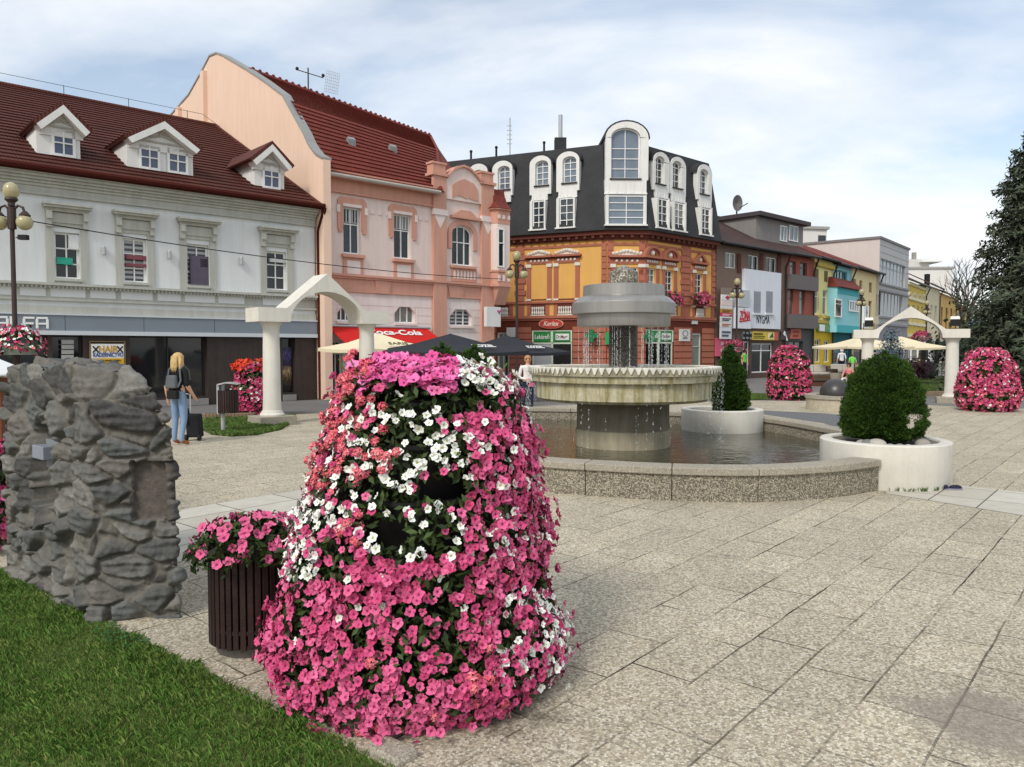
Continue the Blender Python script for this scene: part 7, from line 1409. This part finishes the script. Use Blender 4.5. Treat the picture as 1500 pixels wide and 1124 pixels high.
# ================================================================== J. trees
def conifer(pos, h, r, nb, lab, cols, seed, leaf=.2, droop=.5, per=46, asp=.42, name='spruce_tree', z0=.08):
    rg = np.random.default_rng(seed); t = thing(name, lab, 'tree', pos); b = MB(); b.tube([Vector(pos), Vector(pos) + Vector((0, 0, h * .5)), Vector(pos) + Vector((0, 0, h))], [h * .022, h * .013, .02], 10); b.build('trunk', mat('4d4038', .9, .3, 4, .4, 20), t)
    P = []; N = []; b = MB()
    for k in range(nb):
        f = (k + rg.uniform()) / nb; z = h * (z0 + (1 - z0) * f); L = r * (1 - f) ** .8 * rg.uniform(.72, 1.12) + .15; a = k * 2.39996 + rg.normal(0, .3); d = np.array([math.cos(a), math.sin(a), 0]); u = np.sort(rg.uniform(.12, 1, int(per * (.35 + L / r))))
        path = lambda u_: np.array(pos)[None] + d[None] * (u_ * L)[:, None] + np.array([0, 0, 1.])[None] * (z + .10 * L - droop * L * u_ ** 1.3 + .28 * L * u_ ** 3)[:, None]
        c = path(u); side = np.array([-d[1], d[0], 0]); w = L * .30 * (1.1 - u) * rg.normal(0, 1, len(u)); c = c + side[None] * w[:, None] + rg.normal(0, .06, c.shape); c[:, 2] -= np.abs(rg.normal(0, .16, len(u))) * (.4 + L / r); P.append(c); N.append(np.tile(d * .6 + np.array([0, 0, .6]), (len(u), 1)))
        q = path(np.linspace(0, 1, 4)); b.tube([Vector(x) for x in q], [.035 * h / 10, .025 * h / 10, .015 * h / 10, .006], 4, caps=False)
    b.build('branches', mat('453a33', .9, .2, 5), t); P = np.concatenate(P); N = np.concatenate(N); V, F = leaves(P, N, leaf, .5, asp); npmesh('crown', V, F, leafmat('conifer_' + str(seed), cols, .7), t, c=pos)
p = at(1522, 500, 30); conifer(Vector((p.x, p.y, 0)), 11.4, 3.6, 300, 'tall dark drooping spruce at the right edge', ['424d3c', '55614a', '333c30', '667058', '2b3229'], 5, .30, .62, 150, .26)
p = at(1305, 500, 29); conifer(Vector((p.x, p.y, 0)), 2.45, .75, 70, 'small blue grey spruce peeping over the nearest spruce bush', ['6d7f88', '54666e', '82939b', '44545a'], 6, .11, .2, 46)
bt = thing('bare_tree', 'leafless tree with fine grey branches left of the dark spruce', 'tree', at(1411, 500, 62)); b1, b2 = MB(), MB()
def grow(p, d, L, r, lv):
    e = p + d * L; m = (p + e) / 2 + Vector((random.gauss(0, .06 * L), random.gauss(0, .06 * L), 0)); (b1 if lv == 0 else b2).tube([p, m, e], [r, r * .85, r * .7], 6 if lv < 3 else 4, caps=False)
    if lv >= 6: return
    for k in range(3 if lv < 2 else 2):
        a = random.uniform(0, 2 * PI); s_ = random.uniform(.3, .62); v = d + Vector((math.cos(a) * s_, math.sin(a) * s_, .12)); grow(e if k else p.lerp(e, .8), v.normalized(), L * random.uniform(.66, .86), r * .62, lv + 1)
q = at(1411, 500, 62); grow(Vector((q.x, q.y, 0)), Vector((-.03, 0, 1)), 2.6, .24, 0); grow(Vector((q.x + .4, q.y, 2.2)), Vector((-.3, 0, 1)).normalized(), 2.3, .15, 1)
mb_ = mat('5a5048', .9, .2, 3); b1.build('trunk', mb_, bt); b2.build('branches', mb_, bt)
shrub(at(1437, 560, 40).xy.to_3d(), 2.2, 3.0, 3000, leafmat('far_dark_leaf', ['2c3429', '3a4434', '232a20']), 'dark bushy undergrowth below the big spruce', size=.3)

# ================================================================== K. people
def person(name, label, loc, rz, sc_, mats, pose, hair=None, fingers=True):
    """mats: skin, shirt, trousers, shoes ; one continuous skinned body"""
    J = dict(pel=(0, 0, .95), sp=(0, .005, 1.12), ch=(0, 0, 1.30), nb=(0, .01, 1.44), nk=(0, 0, 1.50), hd=(0, -.015, 1.58), ht=(0, -.01, 1.665), hipL=(.09, 0, .90), hipR=(-.09, 0, .90), knL=(.10, -.02, .50), knR=(-.10, -.02, .50), anL=(.10, .02, .08), anR=(-.10, .02, .08), toL=(.115, -.15, .03), toR=(-.115, -.15, .03), shL=(.175, .01, 1.40), shR=(-.175, .01, 1.40), elL=(.23, .03, 1.12), elR=(-.23, .03, 1.12), wrL=(.25, -.06, .88), wrR=(-.25, -.06, .88))
    J.update(pose); rad = dict(pel=.135, sp=.115, ch=.135, nb=.075, nk=.052, hd=.098, ht=.06, hipL=.098, hipR=.098, knL=.062, knR=.062, anL=.042, anR=.042, toL=.034, toR=.034, shL=.062, shR=.062, elL=.043, elR=.043, wrL=.030, wrR=.030)
    B = [('pel', 'sp', 1), ('sp', 'ch', 1), ('ch', 'nb', 1), ('nb', 'nk', 0), ('nk', 'hd', 0), ('hd', 'ht', 0)]
    for s in 'LR': B += [('pel', 'hip' + s, 2), ('hip' + s, 'kn' + s, 2), ('kn' + s, 'an' + s, 2), ('an' + s, 'to' + s, 3), ('ch', 'sh' + s, 1), ('sh' + s, 'el' + s, 1 if not pose.get('bare') else 0), ('el' + s, 'wr' + s, pose.get('sleeve', 0))]
    for s, sg in (('L', 1), ('R', -1)):
        w, e = Vector(J['wr' + s]), Vector(J['el' + s]); d = (w - e).normalized(); pm = w + d * .055; J['pa' + s] = tuple(pm); rad['pa' + s] = .03; B.append(('wr' + s, 'pa' + s, 0)); sd_ = d.cross(Vector((0, 1, 0))); sd_ = sd_.normalized() if sd_.length > .1 else Vector((1, 0, 0))
        if fingers:
            for k in range(4): kk = f'f{k}{s}'; J[kk] = tuple(pm + sd_ * (.011 * (k - 1.5) * 1.3) + d * .035); J[kk + 'e'] = tuple(Vector(J[kk]) + d * (.030 + .006 * (k in (1, 2))) + Vector((0, -.012, 0))); rad[kk] = .009; rad[kk + 'e'] = .0075; B += [('pa' + s, kk, 0), (kk, kk + 'e', 0)]
            kk = f't{s}'; J[kk] = tuple(w + d * .03 - sd_ * .032 + Vector((0, -.012, 0))); J[kk + 'e'] = tuple(Vector(J[kk]) + d * .03 - sd_ * .008); rad[kk] = .010; rad[kk + 'e'] = .008; B += [('wr' + s, kk, 0), (kk, kk + 'e', 0)]
    J['no'] = tuple(Vector(J['hd']) + Vector((0, -.10, .0))); rad['no'] = .018; B.append(('hd', 'no', 0))
    names = [k for k in J if k in rad]; names.sort(key=lambda k: k != 'pel'); ix = {k: i for i, k in enumerate(names)}
    me = bpy.data.meshes.new('sk'); me.from_pydata([J[k] for k in names], [(ix[a], ix[c]) for a, c, _ in B], []); o = bpy.data.objects.new('sk', me); COL.objects.link(o); sk = o.modifiers.new('s', 'SKIN'); sk.use_smooth_shade = True; sk.branch_smoothing = .4; su = o.modifiers.new('u', 'SUBSURF'); su.levels = 2; su.render_levels = 2
    for i, k in enumerate(names): v = me.skin_vertices[0].data[i]; v.radius = (rad[k] * (1.15 if k in ('ch', 'pel', 'sp') else 1), rad[k] * (.8 if k in ('ch', 'sp') else 1)); v.use_root = (k == 'pel')
    return dict(o=o, J=J, B=B, name=name, label=label, loc=loc, rz=rz, s=sc_, mats=mats, hair=hair, pose=pose)
SKIN = mat('d8a888', .6, .08, 8, name='skin'); HB = mat('d3b27a', .7, .3, 20, island=.1, name='blond_hair'); HD = mat('3a2c24', .7, .3, 20, name='dark_hair'); HL = mat('b98f6a', .7, .3, 20, name='light_brown_hair')
def cl(h): return mat(h, .85, .15, 6, .2, 40)
pw = gnd(263, 652)
PPL = [person('person', 'blond person seen from behind in black t-shirt and light jeans with a grey backpack', (pw.x, pw.y, 0), PI - .35, .965, [SKIN, cl('1a1a1c'), cl('7e97b5'), cl('a5673c')], dict(wrR=(-.20, -.16, .90), elR=(-.24, .03, 1.10), wrL=(.30, -.05, .84), elL=(.25, .04, 1.10), anR=(-.10, .06, .08), toR=(-.12, -.12, .03)), ('long', HB)),
       person('person', 'person in a white cardigan and dark trousers standing behind the pool by the fountain', (at(773, 560, 19.2).x, 19.2, 0), .1, .91, [SKIN, cl('ece6e2'), cl('232c46'), cl('2a2a2a')], dict(wrR=(-.06, -.22, 1.06), elR=(-.24, -.02, 1.10), wrL=(.06, -.22, 1.04), elL=(.24, -.02, 1.10), sleeve=1), ('short', HL)),
       person('person', 'distant person in a white shirt and black shorts walking by the terrace', (at(1233, 520, 46).x, 46, 0), PI, 1.02, [SKIN, cl('e4e8ee'), cl('1c1c20'), cl('333333')], dict(knL=(.12, -.14, .52), anL=(.12, -.05, .1), toL=(.12, -.2, .03)), ('short', MWHITE), False),
       person('person', 'distant person in a bright green shirt bending near the terrace', (at(1249, 520, 45).x, 45, 0), PI, .88, [SKIN, cl('7ad75c'), cl('3a2a2a'), cl('333333')], dict(nb=(0, -.12, 1.38), nk=(0, -.17, 1.42), hd=(0, -.22, 1.47), ht=(0, -.26, 1.54), ch=(0, -.06, 1.27), shL=(.17, -.07, 1.35), shR=(-.17, -.07, 1.35)), ('short', HD), False),
       person('person', 'distant person in a neon green vest by the shop door behind the fountain', (at(1090.5, 520, 44).x, 44, 0), .6, .98, [SKIN, cl('5fd04a'), cl('25252a'), cl('222222')], dict(bare=1), ('short', HD), False),
       person('person', 'distant person in black beside the arch column under the parasol', (at(1281, 520, 44).x, 44, 0), PI, 1.0, [SKIN, cl('1c1c20'), cl('20202a'), cl('222222')], {}, ('short', HD), False),
       person('person', 'person in a pink top sitting on the terrace edge behind the stone ball', (at(1246, 555, 33).x, 33.2, 0), -.8, .95, [SKIN, cl('d98a86'), cl('d8d4d0'), cl('883333')], dict(pel=(0, 0, .42), sp=(0, .02, .58), ch=(0, .03, .76), nb=(0, .03, .9), nk=(0, .02, .96), hd=(0, .0, 1.04), ht=(0, 0, 1.125), hipL=(.09, -.04, .42), hipR=(-.09, -.04, .42), knL=(.12, -.42, .46), knR=(-.12, -.42, .46), anL=(.12, -.46, .08), anR=(-.12, -.46, .08), toL=(.12, -.6, .03), toR=(-.12, -.6, .03), shL=(.17, .03, .86), shR=(-.17, .03, .86), elL=(.24, -.08, .62), elR=(-.24, -.08, .62), wrL=(.16, -.3, .54), wrR=(-.16, -.3, .54)), ('short', HD), False)]
bpy.context.view_layer.update(); dg = bpy.context.evaluated_depsgraph_get()
for d in PPL:
    me = bpy.data.meshes.new_from_object(d['o'].evaluated_get(dg)); old = d['o']; me.name = 'person'; me.materials.clear()
    for m in d['mats']: me.materials.append(m)
    J, B = d['J'], d['B']; seg_ = [(np.array(J[a]), np.array(J[c]), m) for a, c, m in B]; cen_ = np.array([p.center[:] for p in me.polygons]); best = np.full(len(cen_), 1e9); mi = np.zeros(len(cen_), int)
    for a, c, m in seg_: ab = c - a; tt_ = np.clip(((cen_ - a) @ ab) / (ab @ ab), 0, 1); dd = np.linalg.norm(cen_ - a - tt_[:, None] * ab, axis=1) ; k = dd < best; best[k] = dd[k]; mi[k] = m
    me.polygons.foreach_set('material_index', mi.astype(np.int32)); me.polygons.foreach_set('use_smooth', np.ones(len(mi), bool)); bpy.data.objects.remove(old)
    o = bpy.data.objects.new('person', me); COL.objects.link(o); tag(o, d['label'], 'person'); o.location = d['loc']; o.rotation_euler = (0, 0, d['rz']); o.scale = (d['s'],) * 3; WL[o] = Vector((0, 0, 0)); h = Vector(J['hd']); d['obj'] = o
    k, hm = d['hair']; b = MB()
    b.ball(h + Vector((0, .012, .025)), .112, 16, 12, .92, 1.0, 1.0)
    b.v = [v if v.y > h.y - .055 or v.z > h.z + .045 else Vector((v.x, h.y - .03, v.z)) for v in b.v]
    if k == 'long':
        for j in range(60): a = rng.uniform(-.55 * PI, .55 * PI) + PI / 2; p = h + Vector((.098 * math.cos(a), .012 + .10 * math.sin(a), rng.uniform(-.01, .07))); L_ = rng.uniform(.18, .25); b.tube([p, p + Vector((.012 * math.cos(a), .015 * math.sin(a), -L_ * .6)), p + Vector((.0, .012, -L_))], [.02, .022, .008], 6)
    hr_o = b.build('hair', hm, o, smooth=True)
    b = MB()
    for s in (-1, 1): b.ball(h + Vector((.035 * s, -.088, .018)), .011, 8, 6)
    b.build('eyes', mat('2a1e18', .3), o); b = MB(); b.box(h.x - .025, h.x + .025, h.y - .097, h.y - .085, h.z - .048, h.z - .04); b.build('mouth', mat('a85a50', .6), o)
w1, w2 = PPL[0]['obj'], PPL[1]['obj']
def local_thing(name, lab, cat, ref): t = thing(name, lab, cat, (0, 0, 0)); t.location = ref.location; t.rotation_euler = ref.rotation_euler; t.scale = ref.scale; return t
bp_ = local_thing('backpack', 'small grey backpack on the back of the blond person', 'backpack', w1); b = MB(); b.hull([Vector((x, y, 1.06)) for x, y in ((-.13, .12), (.13, .12), (.12, .22), (-.12, .22))], [Vector((x, y, 1.30)) for x, y in ((-.11, .13), (.11, .13), (.10, .19), (-.10, .19))]); b.build('bag', cl('5d6064'), bp_, bevel=.025); b = MB()
for s in (-1, 1): b.tube([(.12 * s, .14, 1.08), (.15 * s, .10, 1.2), (.125 * s, .09, 1.4), (.115 * s, 0, 1.485), (.12 * s, -.13, 1.38), (.13 * s, -.15, 1.2)], .016, 6)
b.build('straps', cl('6d7074'), bp_)
wb = local_thing('waist_bag', 'small black pouch at the hip of the blond person', 'bag', w1); b = MB(); b.box(-.13, .10, .115, .20, .86, 1.02); b.build('pouch', cl('1d1d20'), wb, bevel=.02)
q = gnd(286, 645); su_ = thing('trolley_bag', 'black wheeled shopping bag standing beside the blond person', 'bag', q); b = MB(); b.hull([q + Vector((x, y, .06)) for x, y in ((-.13, -.1), (.13, -.1), (.13, .12), (-.13, .12))], [q + Vector((x, y, .50)) for x, y in ((-.15, -.1), (.11, -.1), (.11, .1), (-.15, .1))]); b.build('bag', cl('1e1e22'), su_, bevel=.03); b = MB(); b.hull([q + Vector((x, y, .30)) for x, y in ((-.25, -.12), (-.06, -.14), (-.06, .02), (-.25, .02))], [q + Vector((x, y, .62)) for x, y in ((-.2, -.1), (-.1, -.1), (-.1, 0), (-.2, 0))]); b.build('front_bag', cl('121214'), su_, bevel=.03)
for s in (-1, 1): b = MB(); F_ = Fac((q.x + .12 * s, q.y - .1), (0, 1)); b.prism([(.06 * math.cos(2 * PI * k / 14), .06 + .06 * math.sin(2 * PI * k / 14)) for k in range(14)], -.02, .02, F_); b.build('wheel', MBLACK, su_)
b = MB(); b.tube([q + Vector((-.12, .1, .5)), q + Vector((-.13, .12, .85)), q + Vector((-.2, .1, .87))], .012, 6); b.build('handle', MGREYMET, su_)
hb_ = local_thing('handbag', 'small pink purse held in front by the person in the white cardigan', 'bag', w2); b = MB(); b.hull([Vector((x, -.27 + y, .86)) for x, y in ((-.02, 0), (.12, 0), (.12, .04), (-.02, .04))], [Vector((x, -.27 + y, .97)) for x, y in ((.02, 0), (.16, 0), (.16, .04), (.02, .04))]); b.build('purse', cl('d06a86'), hb_, bevel=.008)
tb = local_thing('tote_bag', 'long white cloth bag hanging at the side of the person in the white cardigan', 'bag', w2); b = MB(); b.hull([Vector((x, y, .52)) for x, y in ((-.36, -.06), (-.27, -.06), (-.27, .04), (-.36, .04))], [Vector((x, y, 1.0)) for x, y in ((-.30, -.05), (-.25, -.05), (-.25, .04), (-.30, .04))]); b.build('cloth', cl('e6e2da'), tb, bevel=.015); b = MB(); b.tube([(-.28, 0, 1.0), (-.25, .02, 1.2), (-.18, .02, 1.45)], .012, 6); b.build('strap', cl('e6e2da'), tb)

# ================================================================== lettering becomes real mesh
bpy.context.view_layer.update(); dg = bpy.context.evaluated_depsgraph_get()
for o, w in _texts:
    wd0 = o.dimensions.x / max(o.scale.x, 1e-6); me = bpy.data.meshes.new_from_object(o.evaluated_get(dg)); n_ = bpy.data.objects.new('lettering', me); COL.objects.link(n_); n_.parent = o.parent; n_.location = o.location; n_.rotation_euler = o.rotation_euler
    if w: n_.scale = (w / max(wd0, 1e-3), 1, 1)
    bpy.data.objects.remove(o)
